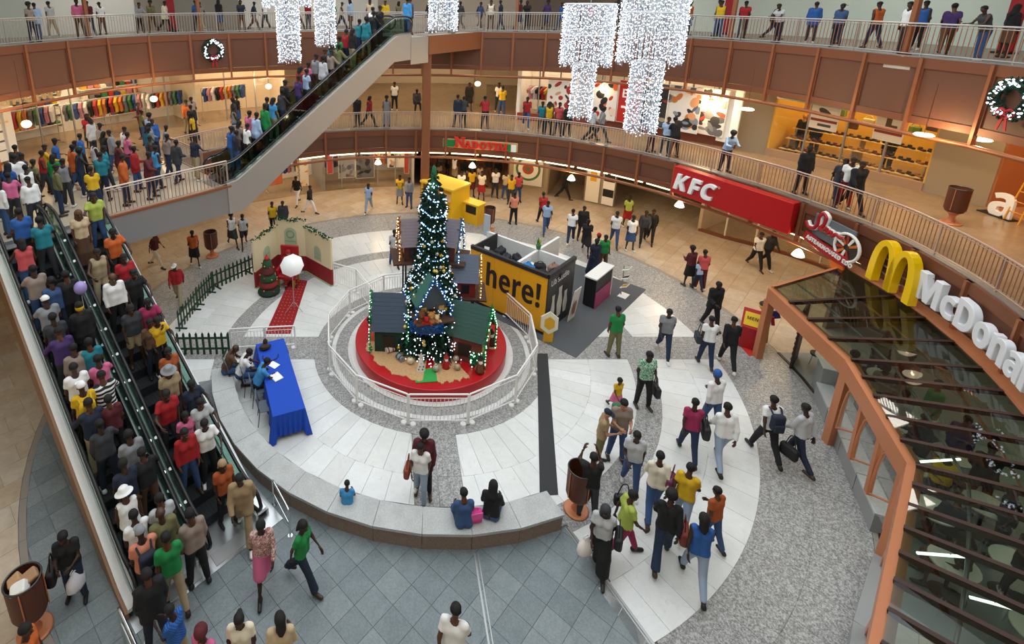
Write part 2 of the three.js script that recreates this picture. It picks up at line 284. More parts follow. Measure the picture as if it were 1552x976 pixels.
function railing(label, group, Rf, y, a0, a1, h, gap, matTop, matBal, r = 0.012) {
  const mid = pol(Rf((a0 + a1) / 2) + 0.12, (a0 + a1) / 2, y), o = thing('gallery_railing', label, 'railing', mid, 0, group), P = (a, yy) => pol(Rf(a) + 0.12, a, yy).sub(mid);
  const len = (a1 - a0) * D2R * Rf((a0 + a1) / 2), n = Math.round(len / gap), seg = Math.max(2, Math.round((a1 - a0) / 2.5)), pt = [], pb = [];
  for (let i = 0; i <= seg; i++) { const a = a0 + (a1 - a0) * i / seg; pt.push(P(a, y + h)); pb.push(P(a, y + 0.09)); }
  mesh('handrail', [tube(pt, 0.028, seg * 2, 6), tube(pt.map((p) => p.clone().setY(p.y - 0.075)), 0.015, seg * 2, 5)], matTop, o);
  mesh('bottom_rail', [tube(pb, 0.018, seg * 2, 5)], matTop, o);
  const gB = new THREE.CylinderGeometry(r, r, h - 0.16, 5);
  for (let i = 0; i < n; i++) { const p = P(a0 + (a1 - a0) * (i + 0.5) / n, y + 0.045 + h / 2); const m = mesh('baluster', gB, matBal, o); m.position.copy(p); }
  const gP = new THREE.BoxGeometry(0.035, h + 0.02, 0.035), np = Math.max(1, Math.round(len / 1.9));
  for (let i = 0; i <= np; i++) { const m = mesh('post', gP, matTop, o); m.position.copy(P(a0 + (a1 - a0) * i / np, y + h / 2)); }
  return o;
}
const balCopper = mat('#a8714f', 0.45, 0.3), balPale = mat('#c9beb2', 0.45, 0.3), railTop = mat('#c3a999', 0.35, 0.5);
railing('copper-toned baluster railing on the first gallery left of the brown column', null, R1, L1, -60, 1.5, 0.9, 0.13, railTop, balPale);
railing('copper-toned baluster railing on the first gallery above the red and green shop sign', null, R1, L1, 1.5, 58, 0.9, 0.12, railTop, balPale);
railing('copper-toned baluster railing curving above the fast food signs', null, R1, L1, 58, 140, 0.9, 0.12, railTop, balCopper);
railing('grey steel railing of the top gallery beside the wreath', null, R2, L2, -90, -19, 0.98, 0.125, mat('#b9b6b2', 0.35, 0.6), mat('#b7a595', 0.45, 0.3));
railing('grey steel railing of the top gallery left of the escalator landing', null, R2, L2, -19, 5.5, 0.98, 0.125, mat('#b9b6b2', 0.35, 0.6), mat('#b7a595', 0.45, 0.3));
railing('grey steel railing of the top gallery behind the hanging light curtains', null, R2, L2, 15, 60, 0.98, 0.12, mat('#b9b6b2', 0.35, 0.6), balPale);
railing('grey steel railing with copper balusters on the top gallery above the wine shop', null, R2, L2, 60, 100, 0.98, 0.12, mat('#b9b6b2', 0.35, 0.6), balCopper);

// ---------- lamps under the galleries ----------
function panelLight(p, w, h, k, color, label, group, yaw = 0) {
  const o = thing('ceiling_light', label, 'ceiling light', p, 0, group);
  const fr = mesh('frame', [box(w + 0.1, 0.05, h + 0.1, 0, 0.02, 0)], MT.white, o); mesh('diffuser', [box(w, 0.012, h, 0, -0.012, 0)], glowMat(new THREE.Color().setRGB(...color), 2.2), fr);
  rectLight(o, V(0, -0.03, 0), w, h, color, k, V(0, -1, 0)); return o;
}
for (let a = -72; a <= 120; a += 16) panelLight(pol(R1(a) + 1.7, a, L1 - 0.43), 0.9, 0.9, 13, WARM, 'warm square ceiling light under the first gallery', 'ceiling lights under the first gallery');
for (let a = -84; a <= 108; a += 16) panelLight(pol(R2(a) + 1.0, a, L2 - 0.43), 0.8, 0.8, 26, WARM, 'warm square ceiling light under the top gallery', 'ceiling lights under the top gallery');
for (let a = -80; a <= 100; a += 30) panelLight(pol(R2(a) + 3, a, 13.55), 1.6, 1.6, 9, [1, 0.93, 0.82], 'pale square ceiling light above the top gallery', 'ceiling lights above the top gallery');
// bright tubes in the cove below the first gallery fascia
for (let a = -29; a < 128; a += 7.5) {
  const p = pol(R1(a + 0.4) + 0.28, a + 0.4, L1 - 1.3), q = pol(R1(a + 7.1) + 0.28, a + 7.1, L1 - 1.3);
  top('tube_lamp', [rod(p, q, 0.03, 8)], glowMat('#ffd9a6', 5), 'glowing fluorescent tube in the cove below the first gallery fascia', 'tube lamp', 'cove tube lamps');
}
// ---------- people: one smooth surface per body, meshed from joined tapered bones ----------
function surfaceNets(f, lo, hi, cell) {
  const nx = Math.ceil((hi[0] - lo[0]) / cell) + 1, ny = Math.ceil((hi[1] - lo[1]) / cell) + 1, nz = Math.ceil((hi[2] - lo[2]) / cell) + 1, G = new Float32Array(nx * ny * nz);
  let q = 0; for (let k = 0; k < nz; k++) for (let j = 0; j < ny; j++) for (let i = 0; i < nx; i++) G[q++] = f(lo[0] + i * cell, lo[1] + j * cell, lo[2] + k * cell);
  const id = new Int32Array(nx * ny * nz).fill(-1), pos = [], I = (i, j, k) => i + nx * (j + ny * k), idx = [];
  const E = [[0, 1], [0, 2], [0, 4], [1, 3], [1, 5], [2, 3], [2, 6], [3, 7], [4, 5], [4, 6], [5, 7], [6, 7]], o8 = [0, 1, nx, nx + 1, nx * ny, nx * ny + 1, nx * ny + nx, nx * ny + nx + 1];
  for (let k = 0; k < nz - 1; k++) for (let j = 0; j < ny - 1; j++) for (let i = 0; i < nx - 1; i++) {
    const b = I(i, j, k); let m = 0; for (let c = 0; c < 8; c++) if (G[b + o8[c]] < 0) m |= 1 << c; if (m === 0 || m === 255) continue;
    let x = 0, y = 0, z = 0, n = 0;
    for (const [a, c] of E) { if ((m >> a & 1) === (m >> c & 1)) continue; const ga = G[b + o8[a]], gc = G[b + o8[c]], t = ga / (ga - gc); x += (a & 1) + ((c & 1) - (a & 1)) * t; y += (a >> 1 & 1) + ((c >> 1 & 1) - (a >> 1 & 1)) * t; z += (a >> 2) + ((c >> 2) - (a >> 2)) * t; n++; }
    id[b] = pos.length / 3; pos.push(lo[0] + (i + x / n) * cell, lo[1] + (j + y / n) * cell, lo[2] + (k + z / n) * cell);
  }
  const quad = (a, b, c, d, flip) => { if (a < 0 || b < 0 || c < 0 || d < 0) return; if (flip) idx.push(a, c, b, a, d, c); else idx.push(a, b, c, a, c, d); };
  for (let k = 1; k < nz - 1; k++) for (let j = 1; j < ny - 1; j++) for (let i = 1; i < nx - 1; i++) {
    const g = G[I(i, j, k)] < 0;
    if (g !== (G[I(i + 1, j, k)] < 0)) quad(id[I(i, j - 1, k - 1)], id[I(i, j, k - 1)], id[I(i, j, k)], id[I(i, j - 1, k)], !g);
    if (g !== (G[I(i, j + 1, k)] < 0)) quad(id[I(i - 1, j, k - 1)], id[I(i - 1, j, k)], id[I(i, j, k)], id[I(i, j, k - 1)], !g);
    if (g !== (G[I(i, j, k + 1)] < 0)) quad(id[I(i - 1, j - 1, k)], id[I(i, j - 1, k)], id[I(i, j, k)], id[I(i - 1, j, k)], !g);
  }
  const nrm = new Float32Array(pos.length), uv = new Float32Array(pos.length / 3 * 2), e = cell * 0.5;
  for (let v = 0; v < pos.length; v += 3) {
    const x = pos[v], y = pos[v + 1], z = pos[v + 2]; let a = f(x + e, y, z) - f(x - e, y, z), b = f(x, y + e, z) - f(x, y - e, z), c = f(x, y, z + e) - f(x, y, z - e); const l = Math.hypot(a, b, c) || 1;
    nrm[v] = a / l; nrm[v + 1] = b / l; nrm[v + 2] = c / l; uv[v / 3 * 2] = x + z * 0.7; uv[v / 3 * 2 + 1] = y;
  }
  const g = new THREE.BufferGeometry(); g.setAttribute('position', new THREE.Float32BufferAttribute(pos, 3)); g.setAttribute('normal', new THREE.BufferAttribute(nrm, 3)); g.setAttribute('uv', new THREE.BufferAttribute(uv, 2)); g.setIndex(idx); return g;
}
function capsules(list, k = 0.035) {                          // list of [a, b, ra, rb]; returns a joined distance field and its bounds
  const L = list.map(([a, b, ra, rb]) => { const dx = b.x - a.x, dy = b.y - a.y, dz = b.z - a.z; return [a.x, a.y, a.z, dx, dy, dz, 1 / (dx * dx + dy * dy + dz * dz + 1e-9), ra, rb - ra]; });
  const lo = [9, 9, 9], hi = [-9, -9, -9];
  for (const [a, b, ra, rb] of list) for (const [p, r] of [[a, ra], [b, rb]]) { const v = [p.x, p.y, p.z]; for (let i = 0; i < 3; i++) { lo[i] = Math.min(lo[i], v[i] - r); hi[i] = Math.max(hi[i], v[i] + r); } }
  const f = (x, y, z) => {
    let d = 9; for (const c of L) {
      const px = x - c[0], py = y - c[1], pz = z - c[2]; let h = (px * c[3] + py * c[4] + pz * c[5]) * c[6]; h = h < 0 ? 0 : h > 1 ? 1 : h;
      const ex = px - c[3] * h, ey = py - c[4] * h, ez = pz - c[5] * h, q = Math.sqrt(ex * ex + ey * ey + ez * ez) - c[7] - c[8] * h;
      const t = Math.abs(d - q); d = Math.min(d, q); if (t < k) d -= (k - t) * (k - t) / (4 * k);
    } return d;
  };
  return { f, lo, hi };
}
const bounds = (c, m) => [c.lo.map((v) => v - m), c.hi.map((v) => v + m)];
const POSES = {                                               // legs [hip, knee, spread], arms [swing, spread, elbow], lean, head [pitch, yaw] in degrees
  stand: { L: [4, 2, 4], R: [-3, 1, 4], l: [6, 9, 14], r: [4, 9, 12], lean: 2, head: [8, 0] },
  relax: { L: [10, 12, 5], R: [-4, 0, 3], l: [10, 8, 70], r: [-4, 9, 14], lean: 1, head: [12, 18] },
  ride: { L: [12, 16, 4], R: [-2, 2, 4], l: [8, 8, 20], r: [38, 26, 40], lean: 5, head: [14, 0] },
  rideL: { L: [-2, 2, 4], R: [12, 16, 4], l: [38, 26, 40], r: [8, 8, 20], lean: 5, head: [14, 0] },
  walk: { L: [26, 6, 2], R: [-20, 22, 2], l: [-20, 8, 14], r: [24, 8, 26], lean: 4, head: [8, 0] },
  walk2: { L: [-20, 22, 2], R: [26, 6, 2], l: [24, 8, 26], r: [-20, 8, 14], lean: 4, head: [8, -10] },
  stroll: { L: [14, 4, 3], R: [-12, 12, 3], l: [-8, 9, 18], r: [12, 9, 60], lean: 3, head: [10, 12] },
  hold: { L: [5, 4, 4], R: [-4, 2, 4], l: [22, 4, 82], r: [22, 4, 82], lean: 4, head: [26, 0] },
  raise: { L: [5, 4, 5], R: [-4, 2, 5], l: [70, 10, 95], r: [70, 10, 95], lean: 0, head: [0, 0] },
  sit: { L: [86, 84, 6], R: [84, 80, 6], l: [24, 8, 55], r: [30, 8, 50], lean: 8, head: [20, 0] },
  write: { L: [84, 88, 6], R: [84, 76, 6], l: [55, 10, 45], r: [62, 8, 40], lean: 26, head: [24, 0] },
  lean: { L: [6, 4, 4], R: [-2, 2, 4], l: [46, 12, 60], r: [46, 12, 60], lean: 16, head: [14, 10] },
};
const skelCache = new Map();
function skeleton(pose) {
  if (skelCache.has(pose)) return skelCache.get(pose);
  const P = POSES[pose], J = {}, hip = V(0, 0.9, 0), qs = new THREE.Quaternion().setFromAxisAngle(V(1, 0, 0), P.lean * D2R), up = (x, y, z) => V(x, y - 0.9, z).applyQuaternion(qs).add(hip);
  for (const [s, k] of [[1, 'L'], [-1, 'R']]) {
    const [a, b, sp] = P[k].map((d) => d * D2R), h = V(s * 0.085, 0.9, 0), dir = (t) => V(s * Math.sin(sp), -Math.cos(t), Math.sin(t)).normalize();
    const kn = h.clone().addScaledVector(dir(a), 0.42), an = kn.clone().addScaledVector(dir(a - b), 0.41), ft = Math.max(-0.5, Math.min(0.25, -(a - b) * 0.5)); J['hip' + k] = h; J['knee' + k] = kn; J['ank' + k] = an;
    J['heel' + k] = an.clone().add(V(0, -0.045, -0.045)); J['toe' + k] = an.clone().add(V(s * 0.02, -0.05 + Math.sin(ft) * 0.12, 0.15));
    const [u, w, e] = P[k === 'L' ? 'l' : 'r'].map((d) => d * D2R), sh = up(s * 0.168, 1.39, -0.01), ad = (t, k2) => V(s * Math.sin(w) * k2, -Math.cos(t), Math.sin(t)).normalize().applyQuaternion(qs);
    const el = sh.clone().addScaledVector(ad(u, 1), 0.29), wr = el.clone().addScaledVector(ad(u + e, 0.1).add(V(-s * 0.35 * Math.sin(e), 0, 0)).normalize(), 0.25), hd = wr.clone().sub(el).normalize();
    J['sh' + k] = sh; J['el' + k] = el; J['wr' + k] = wr; J['hd' + k] = hd; J['palm' + k] = wr.clone().addScaledVector(hd, 0.085);
  }
  Object.assign(J, { pelL: up(0.07, 0.93, 0), pelR: up(-0.07, 0.93, 0), waL: up(0.06, 1.08, 0.005), waR: up(-0.06, 1.08, 0.005), chL: up(0.078, 1.29, 0), chR: up(-0.078, 1.29, 0), shTL: up(0.125, 1.395, -0.01), shTR: up(-0.125, 1.395, -0.01), neck: up(0, 1.42, -0.01), nTop: up(0, 1.51, 0.012), head: up(0, 1.6, 0.025) });
  J.hq = new THREE.Quaternion().setFromEuler(new THREE.Euler(P.head[0] * D2R, P.head[1] * D2R, 0, 'YXZ'));
  const low = Math.min(J.heelL.y - 0.04, J.heelR.y - 0.04, J.toeL.y - 0.035, J.toeR.y - 0.035); for (const k of Object.keys(J)) if (J[k].isVector3 && !k.startsWith('hd')) J[k].y -= low;
  J.low = low; skelCache.set(pose, J); return J;
}
const geoCache = new Map();
const cached = (key, make) => { if (!geoCache.has(key)) geoCache.set(key, make()); return geoCache.get(key); };
const SIT = new Set(['sit', 'write']);
function headField(J) {
  const h = (x, y, z) => V(x, y, z).applyQuaternion(J.hq).add(J.head);
  return capsules([[h(0, 0.02, -0.015), h(0, 0.025, 0.005), 0.082, 0.08], [h(0, -0.045, 0.02), h(0, -0.07, 0.045), 0.058, 0.04], [h(0, -0.005, 0.07), h(0, -0.03, 0.1), 0.014, 0.017], [h(0.075, 0.0, -0.005), h(0.08, -0.03, -0.005), 0.015, 0.011], [h(-0.075, 0.0, -0.005), h(-0.08, -0.03, -0.005), 0.015, 0.011], [h(0.03, 0.022, 0.074), h(-0.03, 0.022, 0.074), 0.013, 0.013], [h(0.018, -0.058, 0.078), h(-0.018, -0.058, 0.078), 0.011, 0.011], [J.nTop.clone().lerp(J.neck, 0.5), J.nTop.clone().lerp(J.head, 0.25), 0.05, 0.05]], 0.02);
}
function bodyGeo(pose, fem, hi) {
  return cached(['body', pose, fem, hi].join(), () => {
    const J = skeleton(pose), w = fem ? 0.92 : 1, b = [];
    for (const k of 'LR') {
      b.push([J['hip' + k], J['knee' + k], 0.082, 0.056], [J['knee' + k], J['ank' + k], 0.056, 0.036], [J['heel' + k], J['toe' + k], 0.036, 0.03], [J['ank' + k], J['heel' + k], 0.036, 0.036]);
      b.push([J['shT' + k], J['sh' + k], 0.055 * w, 0.05 * w], [J['sh' + k], J['el' + k], 0.048 * w, 0.038 * w], [J['el' + k], J['wr' + k], 0.038 * w, 0.026 * w], [J['pel' + k], J['wa' + k], fem ? 0.105 : 0.1, 0.092 * w], [J['wa' + k], J['ch' + k], 0.092 * w, 0.102 * w], [J['ch' + k], J['shT' + k], 0.102 * w, 0.06]);
      if (!hi) b.push([J['wr' + k], J['palm' + k].clone().addScaledVector(J['hd' + k], 0.05), 0.03, 0.022]);
    }
    b.push([J.neck, J.nTop, 0.052, 0.05]); if (!hi) b.push([J.head, J.head.clone().add(V(0, 0.012, 0)), 0.088, 0.086]);
    const c = capsules(b), cell = hi ? 0.036 : 0.052, gs = [surfaceNets(c.f, ...bounds(c, cell * 2), cell)];
    if (hi) {
      const hf = headField(J); gs.push(surfaceNets(hf.f, ...bounds(hf, 0.03), 0.0155));
      for (const k of 'LR') {                                 // the hands: palm, four curled fingers and a thumb that leaves the side of the palm
        const s = k === 'L' ? 1 : -1, d = J['hd' + k], side = V(0, 0, 1).cross(d).lengthSq() > 0.05 ? V(1, 0, 0).addScaledVector(d, -d.x).normalize() : V(1, 0, 0), fw = d.clone().cross(side).normalize(), spread = fw, curl = side.clone().multiplyScalar(-s), q = J['wr' + k], F = [];
        const pt = (l, a, c2) => q.clone().addScaledVector(d, l).addScaledVector(spread, a).addScaledVector(curl, c2);
        F.push([pt(0, 0, 0), pt(0.075, 0.018, 0), 0.024, 0.02], [pt(0.01, 0, 0), pt(0.075, -0.02, 0), 0.022, 0.019]);
        [[0.03, 0.07], [0.011, 0.08], [-0.009, 0.075], [-0.028, 0.058]].forEach(([a, l]) => F.push([pt(0.075, a, 0), pt(0.075 + l * 0.55, a * 1.15, 0.014), 0.0105, 0.0095], [pt(0.075 + l * 0.55, a * 1.15, 0.014), pt(0.075 + l * 0.85, a * 1.15, 0.04), 0.0095, 0.008]));
        F.push([pt(0.022, 0.024, 0.004), pt(0.055, 0.05, 0.014), 0.0125, 0.0105], [pt(0.055, 0.05, 0.014), pt(0.085, 0.054, 0.03), 0.0105, 0.009]);
        const hc = capsules(F, 0.007); gs.push(surfaceNets(hc.f, ...bounds(hc, 0.015), 0.0105));
      }
    }
    return gs.length > 1 ? mergeGeometries(gs) : gs[0];
  });
}
function topGeo(pose, type, fem, hi) {                        // tee, long, tank, coat
  return cached(['top', pose, type, fem, hi].join(), () => {
    const J = skeleton(pose), w = fem ? 0.92 : 1, e = type === 'coat' ? 0.026 : 0.012, b = [], sl = [];
    for (const k of 'LR') {
      b.push([J['wa' + k], J['ch' + k], (fem ? 0.094 : 0.1) + e, 0.104 * w + e], [J['pel' + k], J['wa' + k], 0.114 + e, (fem ? 0.092 : 0.1) + e], [J['ch' + k], J['shT' + k], 0.1 * w + e, 0.052 + e]);
      if (type === 'tank') b.push([J['shT' + k], J['sh' + k].clone().lerp(J['shT' + k], 0.5), 0.05 + e, 0.045 + e]);
      else { const t = type === 'tee' ? 0.62 : 1, end = J['sh' + k].clone().lerp(J['el' + k], t), q = [[J['sh' + k], end, 0.047 * w + e, (t < 1 ? 0.049 : 0.043) * w + e]]; b.push([J['shT' + k], J['sh' + k], 0.05 * w + e, 0.045 * w + e]); let p = end, n = J['el' + k].clone().sub(J['sh' + k]).normalize(); if (t === 1) { p = J['el' + k].clone().lerp(J['wr' + k], 0.94); n = J['wr' + k].clone().sub(J['el' + k]).normalize(); q.push([J['el' + k], p, 0.041 + e, 0.03 + e]); } sl.push([capsules(q, 0.02), p, n]); }
      if (fem && !hi) continue; if (fem) b.push([J['ch' + k].clone().add(V(0, -0.02, 0.06)), J['ch' + k].clone().add(V(0, -0.03, 0.075)), 0.055 + e * 0.5, 0.05 + e * 0.5]);
    }
    if (type === 'coat') for (const k of 'LR') b.push([J['hip' + k], J['hip' + k].clone().lerp(J['knee' + k], 0.3), 0.1 + e, 0.1 + e]);
    const c = capsules(b, 0.04), spine = J.neck.clone().sub(J.pelL.clone().add(J.pelR).multiplyScalar(0.5)).normalize(), hem = J.pelL.clone().add(J.pelR).multiplyScalar(0.5).addScaledVector(spine, type === 'coat' ? -0.2 : SIT.has(pose) ? 0.0 : -0.045), col = J.neck.clone().addScaledVector(spine, 0.045), cell = hi ? 0.031 : 0.046;
    const f = (x, y, z) => { let d = c.f(x, y, z); d = Math.max(d, -((x - hem.x) * spine.x + (y - hem.y) * spine.y + (z - hem.z) * spine.z), (x - col.x) * spine.x + (y - col.y) * spine.y + (z - col.z) * spine.z); for (const [q, p, n] of sl) { const v = Math.max(q.f(x, y, z), (x - p.x) * n.x + (y - p.y) * n.y + (z - p.z) * n.z), t = Math.abs(d - v); d = Math.min(d, v); if (t < 0.025) d -= (0.025 - t) * (0.025 - t) / 0.1; } return d; };
    for (const [q] of sl) for (let i = 0; i < 3; i++) { c.lo[i] = Math.min(c.lo[i], q.lo[i]); c.hi[i] = Math.max(c.hi[i], q.hi[i]); }
    return surfaceNets(f, ...bounds(c, cell * 2), cell);
  });
}
function bottomGeo(pose, type, fem, hi) {                     // trousers, flare, shorts, skirt, longskirt
  return cached(['bot', pose, type, fem, hi].join(), () => {
    const J = skeleton(pose), b = [], cuts = [], legs = [], e = 0.016, wa = J.waL.clone().add(J.waR).multiplyScalar(0.5), cell = hi ? 0.031 : 0.046;
    for (const k of 'LR') b.push([J['pel' + k], J['wa' + k].clone().lerp(J['pel' + k], 0.3), 0.104 + e * 0.6, 0.09 + e], [J['hip' + k], J['hip' + k].clone().add(V(0, 0.03, 0)), 0.09 + e, 0.1]);
    if (type === 'skirt' || type === 'longskirt') {
      const m = (a) => J[a + 'L'].clone().add(J[a + 'R']).multiplyScalar(0.5), endL = type === 'skirt' ? 0.9 : 1;
      for (const k of 'LR') { b.push([J['hip' + k], J['knee' + k].clone().lerp(m('knee'), 0.15), 0.1 + e, 0.115 + e]); if (type === 'longskirt') b.push([J['knee' + k].clone().lerp(m('knee'), 0.15), J['ank' + k].clone().lerp(m('ank'), 0.2), 0.115 + e, 0.13]); }
      b.push([m('hip'), m('knee'), 0.1, 0.13]); if (type === 'longskirt') b.push([m('knee'), m('ank'), 0.13, 0.12]);
      const y0 = type === 'skirt' ? m('knee').y - 0.02 : m('ank').y + 0.03; if (!SIT.has(pose)) cuts.push([V(0, y0, 0), V(0, -1, 0), 9]);
    } else for (const k of 'LR') {
      const t = type === 'shorts' ? 0.85 : 1, kn = J['hip' + k].clone().lerp(J['knee' + k], t), q = [[J['hip' + k], kn, 0.084 + e, (type === 'shorts' ? 0.075 : 0.058) + e]]; let p = kn, n = J['knee' + k].clone().sub(J['hip' + k]).normalize();
      if (t === 1) { p = J['knee' + k].clone().lerp(J['ank' + k], 0.97); n = J['ank' + k].clone().sub(J['knee' + k]).normalize(); q.push([J['knee' + k], p, 0.058 + e, (type === 'flare' ? 0.07 : 0.042) + e]); } legs.push([capsules(q, 0.02), p, n]);
    }
    const c = capsules(b, 0.03), up = V(0, 1, 0), f = (x, y, z) => { let d = c.f(x, y, z); for (const [q, p, n] of legs) { const v = Math.max(q.f(x, y, z), (x - p.x) * n.x + (y - p.y) * n.y + (z - p.z) * n.z), t = Math.abs(d - v); d = Math.min(d, v); if (t < 0.025) d -= (0.025 - t) * (0.025 - t) / 0.1; } d = Math.max(d, y - wa.y + 0.02); for (const [p, n, r] of cuts) { const s = (x - p.x) * n.x + (y - p.y) * n.y + (z - p.z) * n.z; if (s > 0 && (r > 1 || (x - p.x) ** 2 + (y - p.y) ** 2 + (z - p.z) ** 2 < r)) d = Math.max(d, s); } return d; };
    for (const [q] of legs) for (let i = 0; i < 3; i++) { c.lo[i] = Math.min(c.lo[i], q.lo[i]); c.hi[i] = Math.max(c.hi[i], q.hi[i]); }
    return surfaceNets(f, ...bounds(c, cell * 2), cell);
  });
}
function shoeGeo(pose, hi, k) { return cached(['shoe', pose, hi, k].join(), () => { const J = skeleton(pose), gs = []; { const c = capsules([[J['heel' + k], J['toe' + k], 0.045, 0.038], [J['heel' + k], J['heel' + k].clone().add(V(0, 0.03, 0.01)), 0.045, 0.042]], 0.02), low = Math.min(J['heel' + k].y, J['toe' + k].y) - 0.036; gs.push(surfaceNets((x, y, z) => Math.max(c.f(x, y, z), low - y), ...bounds(c, 0.05), hi ? 0.019 : 0.035)); } return gs[0]; }); }
function hairGeo(pose, type, hi) {                            // short, long, bun, afro, cap, sunhat, beanie, scarf, shaved
  return cached(['hair', pose, type, hi].join(), () => {
    const J = skeleton(pose), h = (x, y, z) => V(x, y, z).applyQuaternion(J.hq).add(J.head), b = [[h(0, 0.03, -0.02), h(0, 0.035, 0.0), 0.09, 0.084]], iq = J.hq.clone().invert(), cell = hi ? 0.018 : 0.034; let front = 0.05, slope = 0.8;
    if (type === 'afro') b.push([h(0, 0.05, -0.03), h(0, 0.06, 0), 0.112, 0.1]);
    if (type === 'bun') b.push([h(0, 0.05, -0.105), h(0, 0.055, -0.11), 0.042, 0.04]);
    if (type === 'long') b.push([h(0, 0.0, -0.05), h(0, -0.12, -0.07), 0.085, 0.075], [h(0, -0.12, -0.07), J.neck.clone().add(V(0, -0.1, -0.1)), 0.075, 0.06]);
    if (type === 'beanie') b.push([h(0, 0.06, -0.02), h(0, 0.07, -0.02), 0.088, 0.085]);
    if (type === 'scarf') { b.push([h(0, 0, -0.02), h(0, -0.05, -0.02), 0.098, 0.094], [h(0, -0.05, -0.03), J.neck.clone().add(V(0, -0.02, -0.02)), 0.09, 0.12]); front = 0.045; slope = 0.1; }
    const c = capsules(b, 0.03), f = (x, y, z) => { const p = V(x - J.head.x, y - J.head.y, z - J.head.z).applyQuaternion(iq); return Math.max(c.f(x, y, z), Math.min(p.z - front + (p.y < 0.03 ? (0.03 - p.y) * slope : -0.06), p.y > -0.02 || type === 'scarf' || type === 'long' ? 9 : 9), type === 'cap' || type === 'shaved' ? -p.y - 0.0 : -9); };
    const g = surfaceNets(f, ...bounds(c, cell * 2), cell), gs = [flat(g)], hm = new THREE.Matrix4().compose(J.head, J.hq, V(1, 1, 1));
    if (type === 'cap') gs.push(flat(cyl(0.085, 0.085, 0.012, 0, 0.045, 0.085, 12).applyMatrix4(hm)));
    if (type === 'sunhat') gs.push(flat(lathe([[0.001, 0.145], [0.06, 0.14], [0.09, 0.11], [0.1, 0.05], [0.15, 0.03], [0.17, 0.015], [0.168, 0.008], [0.1, 0.035], [0.09, 0.04]], 18).applyMatrix4(hm)));
    return mergeGeometries(gs.map((q) => { q.deleteAttribute('uv'); return q; }));
  });
}
const eyeGeo = (pose) => cached('eye' + pose, () => { const J = skeleton(pose), hm = new THREE.Matrix4().compose(J.head, J.hq, V(1, 1, 1)); return mergeGeometries([-1, 1].map((s) => flat(ball(0.011, s * 0.031, 0.004, 0.081, 6).applyMatrix4(hm)))); });
const COL = { black: '#141416', navy: '#1b2438', charcoal: '#33353a', grey: '#85878a', 'light grey': '#b9bbbd', white: '#e8e8e6', cream: '#e0d6bf', beige: '#c4ae8c', khaki: '#a39372', tan: '#9d8664', brown: '#5a3f2c', maroon: '#561a22', red: '#9f1a20', coral: '#bd4c50', salmon: '#d08468', pink: '#c9648a', magenta: '#962650', orange: '#bf5c22', rust: '#a25022', yellow: '#d2a818', lime: '#a8b750', green: '#18803f', 'dark green': '#16452f', olive: '#6d6a45', teal: '#1b7784', blue: '#27599e', 'sky blue': '#3f8fc6', 'light blue': '#9fb8d6', purple: '#412b62', lilac: '#a893cf', denim: '#34507a', 'pale denim': '#93a5b8', 'dark denim': '#1d2c46', taupe: '#8d7d72' };
const SKINS = ['#3a2318', '#4a2d1f', '#56361f', '#2f1c13', '#432a1d'];
const clothMat = (name, rough = 0.85) => { const m = mat(COL[name], rough); return m; };
const stripeTex = dataTex(64, (u, v) => (v % 0.25 < 0.125 ? [20, 20, 22] : [232, 232, 230]), 0.36), floralTex = (a, b) => dataTex(64, (u, v) => (n32(u, v) * 0.6 + n64(u, v) * 0.5 > 0.58 ? a : b), 0.5);
const PATTERN = { striped: new THREE.MeshStandardMaterial({ map: stripeTex, roughness: 0.85 }), floral: new THREE.MeshStandardMaterial({ map: floralTex([225, 200, 190], [150, 92, 92]), roughness: 0.85 }), leafy: new THREE.MeshStandardMaterial({ map: floralTex([20, 120, 66], [205, 220, 205]), roughness: 0.85 }), checked: new THREE.MeshStandardMaterial({ map: dataTex(64, (u, v) => ((u * 8 % 1 < 0.5) !== (v * 8 % 1 < 0.5) ? [40, 110, 190] : [30, 60, 120]), 0.4), roughness: 0.85 }) };
const TOPW = { tee: 't-shirt', long: 'long-sleeved top', tank: 'sleeveless top', coat: 'jacket' }, BOTW = { trousers: 'trousers', flare: 'wide trousers', shorts: 'shorts', skirt: 'skirt', longskirt: 'long skirt' };
const HAIRW = { cap: 'cap', sunhat: 'sun hat', beanie: 'beanie', scarf: 'head scarf' };
let nPeople = 0; const usedLabels = new Map();
